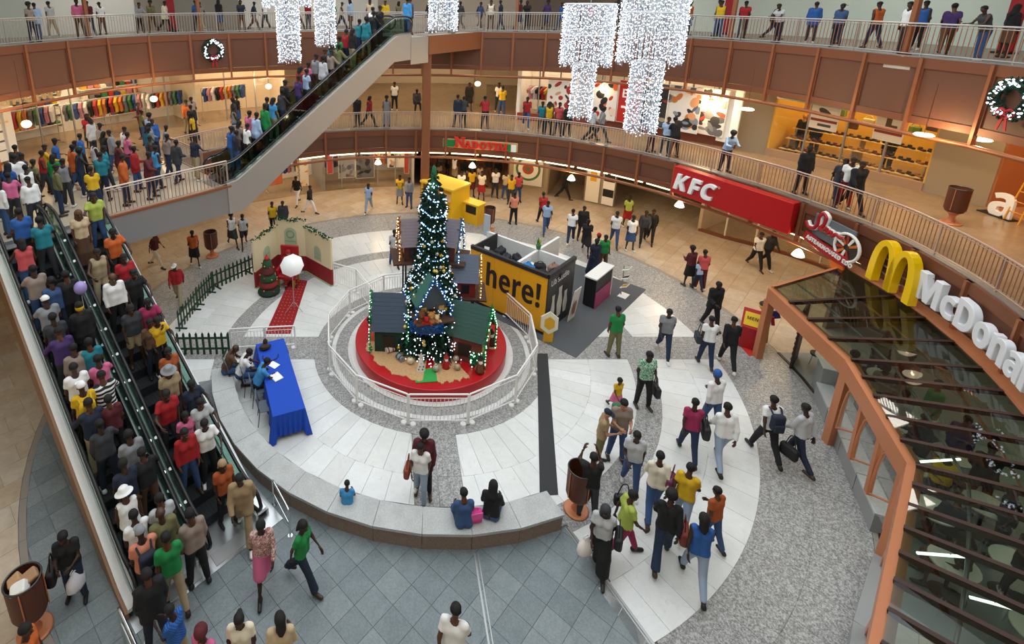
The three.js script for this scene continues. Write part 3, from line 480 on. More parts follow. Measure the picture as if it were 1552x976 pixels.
function person(o) {                                          // { at, face, pose, top:[colour, type], bot:[colour, type], hair, hairCol, skin, h, hi, place, group, fem, extra }
  const pose = o.pose ?? 'stand', hi = o.hi ?? true, fem = o.fem ?? false, [tc, tt] = o.top, [bc, bt] = o.bot, hw = HAIRW[o.hair];
  const words = [`person in ${tc} ${TOPW[tt]}`, hw ? `${o.hairCol ?? 'black'} ${hw}` : '', `and ${bc} ${BOTW[bt]}`].filter(Boolean).join(hw ? ', ' : ' ').replace(', and', ' and');
  const label = `${words} ${o.place}`.split(' ').slice(0, 16).join(' ');
  const g = thing('person', label, 'person', o.at, Math.PI - (o.face ?? 0) * D2R, o.group); const s = (o.h ?? 1.68) / 1.7; g.scale.setScalar(s);
  usedLabels.set(label, (usedLabels.get(label) ?? 0) + 1);
  const bm = mesh('body', bodyGeo(pose, fem, hi), mat(o.skin ?? SKINS[nPeople % 5], 0.55), g);
  mesh('upper_garment', topGeo(pose, tt, fem, hi), PATTERN[tc] ?? clothMat(tc), g); mesh('lower_garment', bottomGeo(pose, bt, fem, hi), clothMat(bc), g);
  for (const k of 'LR') mesh('shoe', shoeGeo(pose, hi, k), mat(['#16161a', '#3a2a20', '#d8d8d4', '#1d1d22'][nPeople % 4], 0.5), g);
  if (o.hair !== 'bald') mesh(hw ? (o.hair === 'scarf' ? 'head_scarf' : 'hat') : 'hair', hairGeo(pose, o.hair ?? 'short', hi), hw || o.hairCol ? clothMat(o.hairCol ?? 'black') : mat('#0f0c0b', 0.8), g);
  if (hi && !o.noEyes) mesh('eyes', eyeGeo(pose), mat('#0b0908', 0.2), bm);
  nPeople++; return g;
}
// ---------- escalators ----------
const stepMats = [mat('#26272a', 0.55, 0.3), mat('#2b2c2f', 0.55, 0.3)], TAN30 = Math.tan(30 * D2R);
function escalator(label, pos, turn, rise, opt) {            // local x to the right of the climb, -z uphill, y = 0 at the lower floor
  const o = thing('escalator', label, 'escalator', pos, turn), run = rise / TAN30, flatB = opt.flatB ?? 1.0, flatT = opt.flatT ?? 1.0, hw = opt.hw ?? 0.56;
  const yAt = (u) => u < 0 ? 0 : u > run ? rise : u * TAN30;
  const prof = (off, u0 = -flatB, u1 = run + flatT) => [[u0, off], [-0.35, off], [0.05, off + 0.05], [0.4, off + 0.4 * TAN30], [run - 0.4, rise + off - 0.4 * TAN30], [run - 0.05, rise + off - 0.05], [run + 0.35, rise + off], [u1, rise + off]];
  const side = (top_, bot, w, x) => { const s = extrude([...top_, ...bot.slice().reverse()], w); return at(s, x, 0, 0, Math.PI / 2); };   // outline in u (uphill) and y; thickness w to the right of x
  // the treads
  const ns = Math.round((run + 0.8) / 0.4), gS = mergeGeometries([flat(box(2 * hw - 0.16, 0.05, 0.405, 0, -0.025, 0)), flat(box(2 * hw - 0.16, 0.22, 0.03, 0, -0.13, 0.19)), ...[...Array(12)].map((_, k) => flat(box(0.02, 0.008, 0.39, -hw + 0.14 + k * (2 * hw - 0.28) / 11, 0.004, 0)))]);
  for (let k = 0; k < ns; k++) { const u = -0.4 + k * 0.4; if (u > run + 0.3) break; const m = mesh('step', gS, stepMats[k % 2], o); m.position.set(0, Math.min(rise, Math.max(0, Math.ceil((u - 0.01) / 0.4) * 0.4 * TAN30)), -u); }
  for (const s of [-1, 1]) {
    const x = s * hw;
    mesh('skirt', [side(prof(0.16), prof(-0.12), 0.05, x - 0.025)], MT.satin, o);
    mesh('glass_panel', [side(prof(0.8, -flatB + 0.1, run + flatT - 0.1), prof(0.16, -flatB + 0.1, run + flatT - 0.1), 0.012, x - 0.006)], MT.escGlass, o);
    const P = [[-flatB + 0.15, 0.3], [-flatB - 0.12, 0.38], [-flatB - 0.22, 0.62], [-flatB - 0.08, 0.84], [-flatB + 0.2, 0.9], [-0.3, 0.9], [0.35, 1.05], [run * 0.5, run * 0.5 * TAN30 + 0.9], [run - 0.35, rise + 0.74], [run + 0.3, rise + 0.9], [run + flatT - 0.2, rise + 0.9], [run + flatT + 0.08, rise + 0.84], [run + flatT + 0.22, rise + 0.62], [run + flatT + 0.12, rise + 0.38], [run + flatT - 0.1, rise + 0.3]];
    const hr = mesh('handrail', [tube(P.map(([u, y]) => V(x, y, -u)), 0.04, 90, 7)], MT.rubber, o);
    mesh('handrail_guide', [tube(P.slice(3, 13).map(([u, y]) => V(x, y - 0.05, -u)), 0.022, 60, 6)], MT.chrome, hr);
  }
  if (opt.deckL) mesh('deck', [side(prof(0.2), prof(0.12), opt.deckL, -hw - opt.deckL - 0.03)], opt.deckMat ?? MT.steel, o);
  if (opt.deckR) mesh('deck', [side(prof(0.2), prof(0.12), opt.deckR, hw + 0.03)], opt.deckMat ?? MT.steel, o);
  const d = opt.depth ?? 0.95, bot = opt.grounded ? [[-flatB, 0.0], [0.9, 0.0], [run - 0.1, rise - d - 0.05], [run + flatT, rise - d]] : [[-flatB, -d], [0.1, -d], [0.4, -d + 0.1], [run - 0.2, rise - d - 0.02], [run + flatT, rise - d]];
  const q = opt.clad ?? MT.satin;
  if (opt.claddL !== false) mesh('side_cladding', [side(prof(0.13), bot, 0.05, -hw - (opt.deckL ?? 0.1) - 0.08)], opt.cladL ?? q, o);
  if (opt.claddR !== false) mesh('side_cladding', [side(prof(0.13), bot, 0.05, hw + (opt.deckR ?? 0.1) + 0.03)], opt.cladR ?? q, o);
  const wT = 2 * hw + (opt.deckL ?? 0.1) + (opt.deckR ?? 0.1), cx = ((opt.deckR ?? 0.1) - (opt.deckL ?? 0.1)) / 2;
  mesh('truss_base', [at(extrude([...prof(-0.2), ...bot.slice().reverse()], wT - 0.1), cx - (wT - 0.1) / 2, 0, 0, Math.PI / 2)], mat('#2a2a2b', 0.7), o);
  if (opt.plate) mesh('landing_plate', [box(2 * hw + opt.plate[0], 0.014, opt.plate[1], opt.plate[3] ?? 0, 0.007, opt.plate[1] / 2 + (opt.plate[2] ?? 0))], MT.steel, o);
  mesh('comb_plate', [box(2 * hw - 0.1, 0.02, 0.3, 0, 0.02, 0.55)], MT.satin, o); mesh('comb_plate', [box(2 * hw - 0.1, 0.02, 0.3, 0, rise + 0.012, -run - 0.55)], MT.satin, o);
  mesh('landing_cover', [box(2 * hw - 0.08, 0.02, flatT - 0.5, 0, rise + 0.01, -run - 0.6 - (flatT - 0.5) / 2)], MT.steel, o);
  o.userData.yAt = undefined; return o;
}
const ES0 = 8.62, RUN1 = L1 / TAN30;                          // the lower pair starts climbing here
escalator('lower escalator carrying people up, beside the tan floor', es(2.22, ES0), Math.PI / 4, L1, { deckL: 0.14, deckR: 0.12, grounded: true, cladL: mat('#8f6a4c', 0.5, 0.2), deckMat: mat('#d6d3cd', 0.4, 0.3), claddR: false, flatT: 0.9, flatB: 0.42 });
escalator('lower escalator carrying people down, beside the curved bench', es(3.55, ES0), Math.PI / 4, L1, { deckL: 0.12, deckR: 0.2, grounded: true, cladR: MT.satin, claddL: false, flatT: 0.9, flatB: 0.42 });
top('floor_plate', [at(box(3.05, 0.016, 1.15), ...es(3.0, 8.43).setY(0.008).toArray(), Math.PI / 4)], MT.steel, 'polished steel floor plate at the foot of the two lower escalators', 'floor plate');
{ // row of small lamps on the deck between the two lower escalators
  const o = thing('deck_lamp_strip', 'dark green deck strip with a row of small white lamps between the lower escalators', 'light strip', es(2.885, ES0), Math.PI / 4);
  mesh('deck', [bar(V(0, 0.2 + 0.1 * TAN30, -0.1), V(0, L1 + 0.2, -RUN1), 0.16, 0.05)], mat('#22332e', 0.3, 0.4), o);
  for (let k = 0; k < 22; k++) { const u = 0.25 + k * (RUN1 - 0.5) / 21; mesh('lamp', [ball(0.034, 0.035 * (k % 2 ? 1 : -1), u * TAN30 + 0.25, -u, 8)], glowMat('#ffffff', 1.6), o); }
}
// landing between the lower and the upper escalators
{
  const f = struct('floor_003', 'grey edged landing of the first gallery between the escalators', 'floor');
  const q = (n, s) => { const p = es(n, s); return [p.x, p.z]; };
  mesh('landing_slab', [prism([q(-3.5, 16.78), q(8.55, 16.78), q(8.55, 21.5), q(6, 26), q(-3.5, 26)], L1 - 0.35, L1 - 0.006)], mat('#b9aa94', 0.35), f);
  mesh('edge_cladding', [bar(es(4.4, 16.74, L1 - 0.5), es(8.6, 16.74, L1 - 0.5), 0.06, 0.98)], MT.satin, f);
  mesh('soffit', [prism([q(4.4, 16.78), q(8.55, 16.78), q(8.55, 18.4), q(4.4, 18.4)], L1 - 0.97, L1 - 0.9)], MT.satin, f);
  mesh('edge_trim', [bar(es(4.35, 16.73, L1 + 0.03), es(8.55, 16.73, L1 + 0.03), 0.1, 0.08)], MT.copper, f);
}
function straightRail(label, A, B, h, gap, mT, mB, skipTop) {
  const o = thing('landing_railing', label, 'railing', A.clone().add(B).multiplyScalar(0.5)), c = o.position, P = (k, y) => A.clone().lerp(B, k).sub(c).setY(y), len = A.distanceTo(B), n = Math.round(len / gap);
  mesh('handrail', [rod(P(0, h), P(1, h), 0.03), rod(P(0, h - 0.08), P(1, h - 0.08), 0.016)], mT, o); mesh('bottom_rail', [bar(P(0, 0.08), P(1, 0.08), 0.04, 0.03)], mT, o);
  const g = new THREE.CylinderGeometry(0.013, 0.013, h - 0.16, 5); for (let i = 1; i < n; i++) mesh('baluster', g, mB, o).position.copy(P(i / n, h / 2));
  for (const k of [0, 1]) mesh('post', [box(0.045, h, 0.045, ...P(k, h / 2).toArray())], mT, o);
  return o;
}
straightRail('straight copper railing along the crowded escalator landing', es(4.5, 16.82, L1 + 0.02), es(8.5, 16.82, L1 + 0.02), 0.92, 0.125, mat('#cdb9a8', 0.35, 0.4), balCopper);
straightRail('glass-side rail closing the landing behind the upper escalator', es(8.5, 18.7, L1), es(8.5, 21.4, L1), 0.92, 0.125, railTop, balPale);
// the long escalator up to the top gallery
const US0 = 17.4, UN0 = 8.75, RUN2 = (L2 - L1) / TAN30;
escalator('long upper escalator with grey steel side climbing to the top gallery', es(UN0, US0, L1), -Math.PI / 4, L2 - L1, { deckL: 0.1, deckR: 0.1, depth: 1.0, flatB: 0.35, flatT: 0.9, hw: 0.54, clad: mat('#b5b1aa', 0.4, 0.55), deckMat: MT.steel });
{
  const f = struct('floor_004', 'landing bridge from the upper escalator to the top gallery', 'floor'), n0 = UN0 + RUN2 + 0.85, q = (n, s) => { const p = es(n, s); return [p.x, p.z]; };
  mesh('bridge_slab', [prism([q(n0, 16.72), q(23.3, 16.72), q(22.4, 18.3), q(n0, 18.3)], L2 - 0.6, L2 - 0.004)], MT.slab, f);
  mesh('steel_side', [bar(es(n0, 16.68, L2 - 0.62), es(19.0, 16.68, L2 - 0.62), 0.05, 1.2)], mat('#b5b1aa', 0.4, 0.55), f);
  mesh('copper_side', [bar(es(19.0, 16.66, L2 - 0.42), es(23.2, 16.66, L2 - 0.42), 0.1, 0.86)], MT.copper, f); mesh('copper_end', [bar(es(19.02, 16.7, L2 - 0.42), es(19.02, 18.3, L2 - 0.42), 0.1, 0.86)], MT.copper, f);
  straightRail('grey steel railing on the bridge at the head of the upper escalator', es(n0 + 0.3, 16.78, L2), es(23.1, 16.78, L2), 0.98, 0.12, mat('#b9b6b2', 0.35, 0.6), balPale);
  straightRail('grey steel railing on the far side of the escalator bridge', es(n0 + 0.3, 18.25, L2), es(22.2, 18.25, L2), 0.98, 0.12, mat('#b9b6b2', 0.35, 0.6), balPale);
  const c = thing('column', 'slim brown copper-clad column carrying the escalator bridge', 'column', es(19.25, 16.95));
  mesh('shaft', [rbox(0.4, L2 - 0.86, 0.4, 0.02, 0, (L2 - 0.86) / 2, 0)], MT.copper, c); mesh('base_plate', [rbox(0.5, 0.12, 0.5, 0.02, 0, 0.06, 0)], MT.copperDark, c);
}
// small steel barrier beside the foot of the escalator
{
  const A = gp(416, 765), B = gp(440, 812), o = thing('steel_barrier', 'low polished steel tube barrier beside the foot of the escalators', 'barrier', A.clone().add(B).multiplyScalar(0.5)), c = o.position, a = A.sub(c), b = B.sub(c);
  mesh('frame', [tube([a.clone(), a.clone().setY(0.62), a.clone().lerp(b, 0.08).setY(0.7), a.clone().lerp(b, 0.92).setY(0.7), b.clone().setY(0.62), b.clone()], 0.024, 60, 8)], MT.chrome, o);
  mesh('cross_bar', [rod(a.clone().setY(0.3), b.clone().setY(0.3), 0.02)], MT.chrome, o); for (const p of [a, b]) mesh('foot', [cyl(0.05, 0.05, 0.015, p.x, 0.0075, p.z)], MT.chrome, o);
}
{
  const A = es(1.3, 7.85), B = es(1.3, 6.6), o = thing('guide_rail', 'low polished steel guide rail in front of the ascending escalator', 'barrier', A.clone().add(B).multiplyScalar(0.5)), c = o.position, a = A.sub(c), b = B.sub(c);
  mesh('frame', [tube([a.clone(), a.clone().setY(0.8), a.clone().lerp(b, 0.1).setY(0.9), a.clone().lerp(b, 0.9).setY(0.9), b.clone().setY(0.8), b.clone()], 0.024, 60, 8), rod(a.clone().setY(0.5), b.clone().setY(0.5), 0.018)], MT.chrome, o);
}
// ---------- shops around the galleries ----------
function canvasTex(w, h, draw) { const c = document.createElement('canvas'); c.width = w; c.height = h; const x = c.getContext('2d'); draw(x, w, h); const t = new THREE.CanvasTexture(c); t.colorSpace = THREE.SRGBColorSpace; return t; }
const inward = (a) => -a * D2R;                               // a thing turned to face the middle of the hall
function arcWall(parent, name, r, a0, a1, y0, y1, m, th = 0.14) { return mesh(name, arcSolid(r, (a) => (typeof r === 'function' ? r(a) : r) + th, a0, a1, y0, y1, 4), m, parent); }
function shop(label, y, S, a0, a1, o) {                       // an open unit: side walls, back wall, floor, bulkhead, glazing, ceiling lamp
  const am = (a0 + a1) / 2, g = thing('shop_unit', label, 'shop', [0, 0, 0]), hc = o.hc, hd = o.head ?? 2.75, depth = o.depth ?? 3.2, Sf = (a) => S(a), Sb = (a) => S(a) + depth;
  if (o.bulk !== false) mesh('bulkhead', arcSolid(Sf, (a) => Sf(a) + 0.16, a0, a1, y + hd, y + hc, 4), o.bulkMat ?? MT.cream, g);
  if (depth > 0.5) {
    mesh('rear_wall', arcSolid(Sb, (a) => Sb(a) + 0.12, a0, a1, y, y + hc, 4), o.back ?? MT.whitewall, g);
    for (const a of [a0, a1]) mesh('party_wall', [bar(pol(S(a) + 0.02, a, y + hc / 2), pol(Sb(a), a, y + hc / 2), 0.14, hc)], o.side ?? o.back ?? MT.whitewall, g);
    mesh('shop_ceiling', arcSolid(Sf, Sb, a0, a1, y + hc - 0.05, y + hc, 4), MT.whitewall, g); mesh('shop_floor', arcSolid(Sf, Sb, a0, a1, y, y + 0.008, 4), o.floor ?? MT.tanPolish, g);
  }
  if (o.stall) mesh('stall_riser', arcSolid((a) => Sf(a) - 0.05, (a) => Sf(a) + 0.12, a0, a1, y, y + o.stall, 4), o.stallMat ?? MT.copperDark, g);
  const n = o.panes ?? Math.max(1, Math.round((a1 - a0) / 5));
  if (o.glass !== false) for (let i = 0; i < n; i++) {
    const a = a0 + (a1 - a0) * i / n, b = a0 + (a1 - a0) * (i + 1) / n, p = pol(S(a) + 0.06, a, 0), q = pol(S(b) + 0.06, b, 0), y0 = y + (o.stall ?? 0.06), y1 = y + hd;
    if (o.door === i) continue;
    mesh('pane', [bar(p.clone().setY((y0 + y1) / 2), q.clone().setY((y0 + y1) / 2), 0.01, y1 - y0 - 0.02)], MT.glass, g); mesh('mullion', [box(0.06, y1 - y0, 0.06, p.x, (y0 + y1) / 2, p.z, inward(a))], o.frame ?? MT.satin, g);
  }
  if (o.light !== 0) { const c = pol(S(am) + depth * 0.45, am, y + hc - 0.09), w = Math.min(2.4, (a1 - a0) * D2R * S(am) * 0.6); mesh('lamp_panel', [box(w, 0.03, 0.7, c.x, c.y, c.z, inward(am))], glowMat(new THREE.Color().setRGB(...(o.tint ?? WARM)), 2.5), g); const l = new THREE.RectAreaLight(new THREE.Color().setRGB(...(o.tint ?? WARM)), (o.light ?? 20), w, 0.7); l.position.copy(c).setY(c.y - 0.03); g.add(l); l.lookAt(c.x, c.y - 2, c.z); }
  return g;
}
function poster(label, r, a, y, w, h, draw, o = {}) {
  const g = thing('poster', label, 'poster', pol(r, a, y), inward(a), o.group), t = canvasTex(128, Math.max(32, Math.round(128 * h / w)), draw);
  const bk = mesh('backing', [box(w, h, 0.03, 0, h / 2, -0.02)], o.edge ?? MT.white, g), f = mesh('print', new THREE.PlaneGeometry(w - 0.04, h - 0.04), new THREE.MeshStandardMaterial({ map: t, roughness: 0.6 }), bk); f.position.set(0, h / 2, 0.0); return g;
}
const blot = (cols, n, bg, sd) => (x, w, h) => { let s = sd * 7919 + 13; const R = () => (s = (s * 16807) % 2147483647) / 2147483647; x.fillStyle = bg; x.fillRect(0, 0, w, h); for (let i = 0; i < n; i++) { x.fillStyle = cols[Math.floor(R() * cols.length)]; x.beginPath(); x.ellipse(R() * w, R() * h, w * (0.04 + R() * 0.12), h * (0.03 + R() * 0.1), R() * 3, 0, 7); x.fill(); } };
const figure = (bg, skin, top_, leg) => (x, w, h) => { x.fillStyle = bg; x.fillRect(0, 0, w, h); x.fillStyle = leg; x.fillRect(w * 0.36, h * 0.55, w * 0.12, h * 0.42); x.fillRect(w * 0.53, h * 0.55, w * 0.12, h * 0.42); x.fillStyle = top_; x.beginPath(); x.ellipse(w * 0.5, h * 0.42, w * 0.2, h * 0.2, 0, 0, 7); x.fill(); x.fillStyle = skin; x.beginPath(); x.ellipse(w * 0.5, h * 0.17, w * 0.1, h * 0.08, 0, 0, 7); x.fill(); };
const H0 = 3.83, H1 = L2 - L1 - 0.42;
// ground floor units
shop('bright white clothes shop on the ground floor beside the escalator side', 0, S0, -36, -20, { hc: H0, back: MT.whitewall, light: 13, panes: 3, door: 1 });
shop('glass fronted shop with grey displays left of the brown column', 0, S0, -20, 0, { hc: H0, back: mat('#b9b6b2', 0.7), light: 9, panes: 5, door: 2, bulkMat: MT.whitewall });
shop('dark restaurant with crowded tables under the red and green sign', 0, S0, 2, 21, { hc: H0, back: mat('#7c5140', 0.8), side: mat('#7c5140', 0.8), floor: mat('#80604a', 0.5), bulkMat: mat('#6f4a38', 0.7), light: 0.9, glass: false, depth: 4.5, head: 3.2 });
shop('tan pilaster bay with a round emblem panel', 0, S0, 21, 29, { hc: H0, depth: 0.3, bulkMat: mat('#a99678', 0.6), glass: false, head: 0, light: 0 });
shop('dark shop entrance beside the round emblem panel', 0, S0, 29, 36.5, { hc: H0, back: mat('#8a7866', 0.8), floor: mat('#927f6b', 0.5), light: 0.5, glass: false });
shop('striped pillar bay between two shop entrances', 0, S0, 36.5, 42, { hc: H0, depth: 0.3, bulkMat: mat('#b0a286', 0.6), glass: false, head: 0, light: 0 });
shop('glazed fried chicken counter with white frames under the red sign', 0, S0, 57, 84, { hc: H0, back: mat('#b8a58c', 0.7), light: 9, panes: 7, door: 3, frame: mat('#d6cdbf', 0.5), stall: 0.12 });
shop('burger restaurant dining room behind the glass roof', 0, (a) => 13.4, 86, 134, { hc: H0, back: mat('#8a7462', 0.8), light: 8, glass: false, bulk: false, depth: 4.2, floor: mat('#8a948e', 0.35), tint: [1, 0.88, 0.68] });
// first gallery units
shop('dim shop entrance with a white signboard on the first gallery', L1, S1, -86, -70, { hc: H1, back: mat('#97816a', 0.8), light: 3, glass: false });
shop('bright clothes shop with packed white shelves on the first gallery', L1, S1, -70, -42, { hc: H1, back: MT.whitewall, light: 24, panes: 6, door: 3 });
shop('warm lit boutique behind the escalator on the first gallery', L1, S1, -42, -26, { hc: H1, back: MT.cream, light: 18, panes: 3 });
shop('white fronted shop at the mouth of the gallery passage', L1, S1, 22, 34, { hc: H1, back: MT.whitewall, light: 20, panes: 3, stall: 0.4, stallMat: mat('#8a3c28', 0.6) });
shop('shop with tall colour posters in its windows on the first gallery', L1, S1, 34, 60, { hc: H1, back: MT.whitewall, light: 18, panes: 7, stall: 0.45, stallMat: mat('#7c4330', 0.6) });
shop('beige pilaster bay between the poster shop and the shoe shop', L1, S1, 60, 64, { hc: H1, depth: 0.3, bulkMat: mat('#9a8a70', 0.6), glass: false, head: 0, light: 0 });
shop('yellow lit shoe shop with full display window on the first gallery', L1, S1, 64, 81, { hc: H1, back: mat('#e0b04a', 0.7), side: mat('#d8a845', 0.7), light: 22, panes: 4, stall: 0.3, stallMat: mat('#a9886a', 0.6), tint: [1, 0.74, 0.34] });
shop('wide beige pilaster bay beside the copper bin', L1, S1, 81, 86, { hc: H1, depth: 0.3, bulkMat: mat('#a08f75', 0.6), glass: false, head: 0, light: 0 });
shop('orange lit open shop at the end of the first gallery', L1, S1, 86, 108, { hc: H1, back: mat('#a8663c', 0.7), light: 16, glass: false, floor: mat('#c99468', 0.35), tint: [1, 0.66, 0.34] });
{ // the passage that leaves the first gallery at the back
  const w = struct('wall_001', 'side walls of the passage leading off the first gallery', 'wall');
  mesh('passage_wall', [bar(pol(16.7, -26, L1 + H1 / 2), pol(26.5, -22, L1 + H1 / 2), 0.2, H1)], MT.cream, w); mesh('passage_wall', [bar(pol(15.2, 22, L1 + H1 / 2), pol(26.5, 23, L1 + H1 / 2), 0.2, H1)], MT.whitewall, w); mesh('passage_skirting', [bar(pol(15.2, 21.6, L1 + 0.22), pol(26.4, 22.5, L1 + 0.22), 0.1, 0.44)], mat('#93472c', 0.6), w);
  mesh('pier', [bar(pol(19.2, 13, L1), pol(19.2, 13, L1 + 4.3).add(V(0.01, 0, 0)), 0.7, 0.7, V(0, 0, 1))], mat('#a3937a', 0.6), w);
  for (let k = 0; k < 3; k++) panelLight(pol(19 + k * 2.4, -12 + k * 9, L2 - 0.45), 1.1, 1.1, 15, WARM, 'warm square ceiling light in the gallery passage', 'ceiling lights in the gallery passage');
  for (let k = 0; k < 4; k++) { const p = pol(17.3 + k * 2.1, 21.5 + k * 0.25, L1 + 1.2), o = thing('wall_picture', 'grey framed picture on the white passage wall', 'picture', p, inward(112), 'pictures on the passage wall'); mesh('frame', [box(0.9, 1.3, 0.05, 0, 0.65, -0.03)], MT.dark, o); mesh('print', [box(0.8, 1.2, 0.02, 0, 0.65, 0.0)], mat(['#6f675c', '#8b8378', '#585049', '#a09582'][k], 0.6), o); }
  const s = thing('neon_sign', 'glowing red and white letters hung at the back of the passage', 'sign', pol(17.0, 7, L1 + 2.9), inward(6)); mesh('letters', [text('DAMP', 0.5, 0.06).translate(-0.9, 0, 0)], glowMat('#ffb08a', 1.6), s); mesh('backing', [box(2.3, 0.75, 0.05, 0, 0.24, -0.06)], mat('#6d1f16', 0.6), s);
}
// top gallery walls
{
  const w = struct('wall_002', 'pale wall and shop fronts behind the top gallery', 'wall'); const seg = [[-100, -60, '#b9c0b8'], [-60, -46, '#dedfd8'], [-46, -30, '#8f8a80'], [-30, -6, '#d9d6cf'], [-6, 20, '#a89b8b'], [20, 38, '#6f5f52'], [38, 64, '#cfdad0'], [64, 84, '#c7d6cd'], [84, 110, '#9aa09b']];
  for (const [a, b, c] of seg) mesh('wall_panel', arcSolid(20.5, 20.7, a, b, L2, 13.6, 5), mat(c, 0.8), w);
  for (const [a, r, h, c] of [[-42, 19.3, 1.9, '#9c1420'], [82, 18.6, 2.2, '#a3121c'], [52, 18.9, 2.1, '#a3121c']]) { const o = thing('banner_column', 'tall dark red banner column on the top gallery', 'banner', pol(r, a, L2), inward(a), 'red banners on the top gallery'); mesh('base', [box(0.5, 0.06, 0.4, 0, 0.03, 0)], MT.dark, o); mesh('banner', [rbox(0.42, 2.5, 0.1, 0.03, 0, 1.31, 0)], mat(c, 0.6), o); }
}
// copper posts that run past the top gallery rail
for (const a of [-58, -41, 21, 58, 82]) { const o = thing('roof_post', `slim copper post behind the top gallery railing ${{ '-58': 'left of the wreath', '-41': 'beside the red banner and wreath', 21: 'near the escalator bridge', 58: 'behind the widest light curtain', 82: 'above the wine shop sign' }[a]}`, 'post', pol(R2(a) + 0.3, a, L2 - 0.0), inward(a), 'copper posts on the top gallery'); mesh('shaft', [box(0.14, 4.58, 0.14, 0, 2.29, 0)], MT.copper, o); mesh('foot', [box(0.24, 0.05, 0.24, 0, 0.025, 0)], MT.copperDark, o); }
// ---------- posters, signs ----------
poster('tall poster with orange and grey blots beside the white panel', 15.3, 52.5, L1 + 0.5, 1.5, 2.1, blot(['#c9763a', '#5a6470', '#2a2a2c', '#e0a070', '#8a8f96'], 30, '#e9e4da', 17), { group: 'window posters of the poster shop' });
poster('poster of dark round shapes on white in the shop window', 15.6, 56.3, L1 + 0.5, 1.4, 2.1, blot(['#3b3b3b', '#888', '#c44a3a', '#666'], 26, '#e6e2da', 3));
poster('black and grey poster with a round medallion', 15.2, 47.5, L1 + 0.5, 1.3, 2.1, blot(['#1b1c20', '#4b5560', '#8b2a22', '#a9987c'], 22, '#2a2b2e', 5));
poster('bright red poster with white lettering in the shop window', 15.1, 43.4, L1 + 0.5, 1.1, 2.1, (x, w, h) => { x.fillStyle = '#c0281c'; x.fillRect(0, 0, w, h); x.fillStyle = '#fff'; x.font = 'bold 70px sans-serif'; x.fillText('Ed', 14, h * 0.4); x.fillRect(20, h * 0.6, w * 0.5, 14); });
poster('poster with a large face in orange and black', 15.05, 38.5, L1 + 0.5, 1.4, 2.0, blot(['#d86a3a', '#1c1c1c', '#f0d8c0', '#b53020'], 18, '#efe8de', 9));
poster('shiny plain white window panel beside the beige pilaster', 15.75, 59.2, L1 + 0.3, 0.85, 2.35, (x, w, h) => { x.fillStyle = '#fffdf6'; x.fillRect(0, 0, w, h); });
poster('small framed photographs board in the first gallery shop window', 15.0, 30.5, L1 + 0.6, 1.4, 1.8, blot(['#7a2a20', '#333', '#c9a27a', '#a33'], 18, '#efe9de', 14));
poster('shoe shop poster of a dark shoe above a red band', 16.6, 70.3, L1 + 1.5, 1.0, 1.05, (x, w, h) => { x.fillStyle = '#e2ddd2'; x.fillRect(0, 0, w, h); x.fillStyle = '#3a3632'; x.beginPath(); x.ellipse(w * 0.5, h * 0.35, w * 0.28, h * 0.12, 0.5, 0, 7); x.fill(); x.fillStyle = '#8a2a20'; x.fillRect(0, h * 0.62, w, h * 0.1); x.fillStyle = '#444'; x.fillRect(w * 0.3, h * 0.8, w * 0.5, h * 0.1); });
poster('second shoe shop poster showing a brown boot', 17.0, 77.0, L1 + 1.5, 0.95, 1.05, (x, w, h) => { x.fillStyle = '#ddd6c8'; x.fillRect(0, 0, w, h); x.fillStyle = '#5d4630'; x.fillRect(w * 0.35, h * 0.15, w * 0.2, h * 0.35); x.fillRect(w * 0.35, h * 0.42, w * 0.42, h * 0.12); x.fillStyle = '#8a2a20'; x.fillRect(0, h * 0.66, w, h * 0.1); });
poster('white signboard with small logos beside the dim shop entrance', 17.9, -70.5, L1 + 0.1, 1.1, 2.5, (x, w, h) => { x.fillStyle = '#e4dfd2'; x.fillRect(0, 0, w, h); x.fillStyle = '#b79b4a'; x.fillRect(w * 0.2, h * 0.06, w * 0.5, h * 0.05); x.strokeStyle = '#3a5f9a'; x.lineWidth = 6; x.beginPath(); x.ellipse(w * 0.5, h * 0.24, w * 0.2, h * 0.05, 0, 0, 7); x.stroke(); x.fillStyle = '#e0b04a'; x.fillRect(w * 0.15, h * 0.36, w * 0.7, h * 0.03); x.fillStyle = '#555'; x.fillRect(w * 0.3, h * 0.5, w * 0.35, h * 0.03); x.fillRect(w * 0.3, h * 0.66, w * 0.4, h * 0.03); x.fillRect(w * 0.2, h * 0.82, w * 0.5, h * 0.02); });
poster('round green and red emblem on a cream wall panel', 15.2, 25, 0.5, 1.6, 2.1, (x, w, h) => { x.fillStyle = '#d9d2bf'; x.fillRect(0, 0, w, h); for (const [c, k] of [['#4a6a3c', 0.44], ['#e6e0cf', 0.36], ['#a9452e', 0.2], ['#4a6a3c', 0.08]]) { x.fillStyle = c; x.beginPath(); x.ellipse(w / 2, h * 0.55, w * k, w * k, 0, 0, 7); x.fill(); } });
poster('black and white striped vertical panel beside the passage', 15.55, 41, 0.1, 0.6, 2.6, (x, w, h) => { for (let i = 0; i < 6; i++) { x.fillStyle = i % 2 ? '#efece4' : '#141414'; x.fillRect(0, h * i / 6, w, h / 6 + 1); } });
poster('yellow and white vertical panel beside the striped panel', 15.5, 38, 0.1, 0.7, 2.6, (x, w, h) => { x.fillStyle = '#e8e2d2'; x.fillRect(0, 0, w, h); x.fillStyle = '#e0a41c'; x.fillRect(w * 0.25, 0, w * 0.5, h * 0.55); });
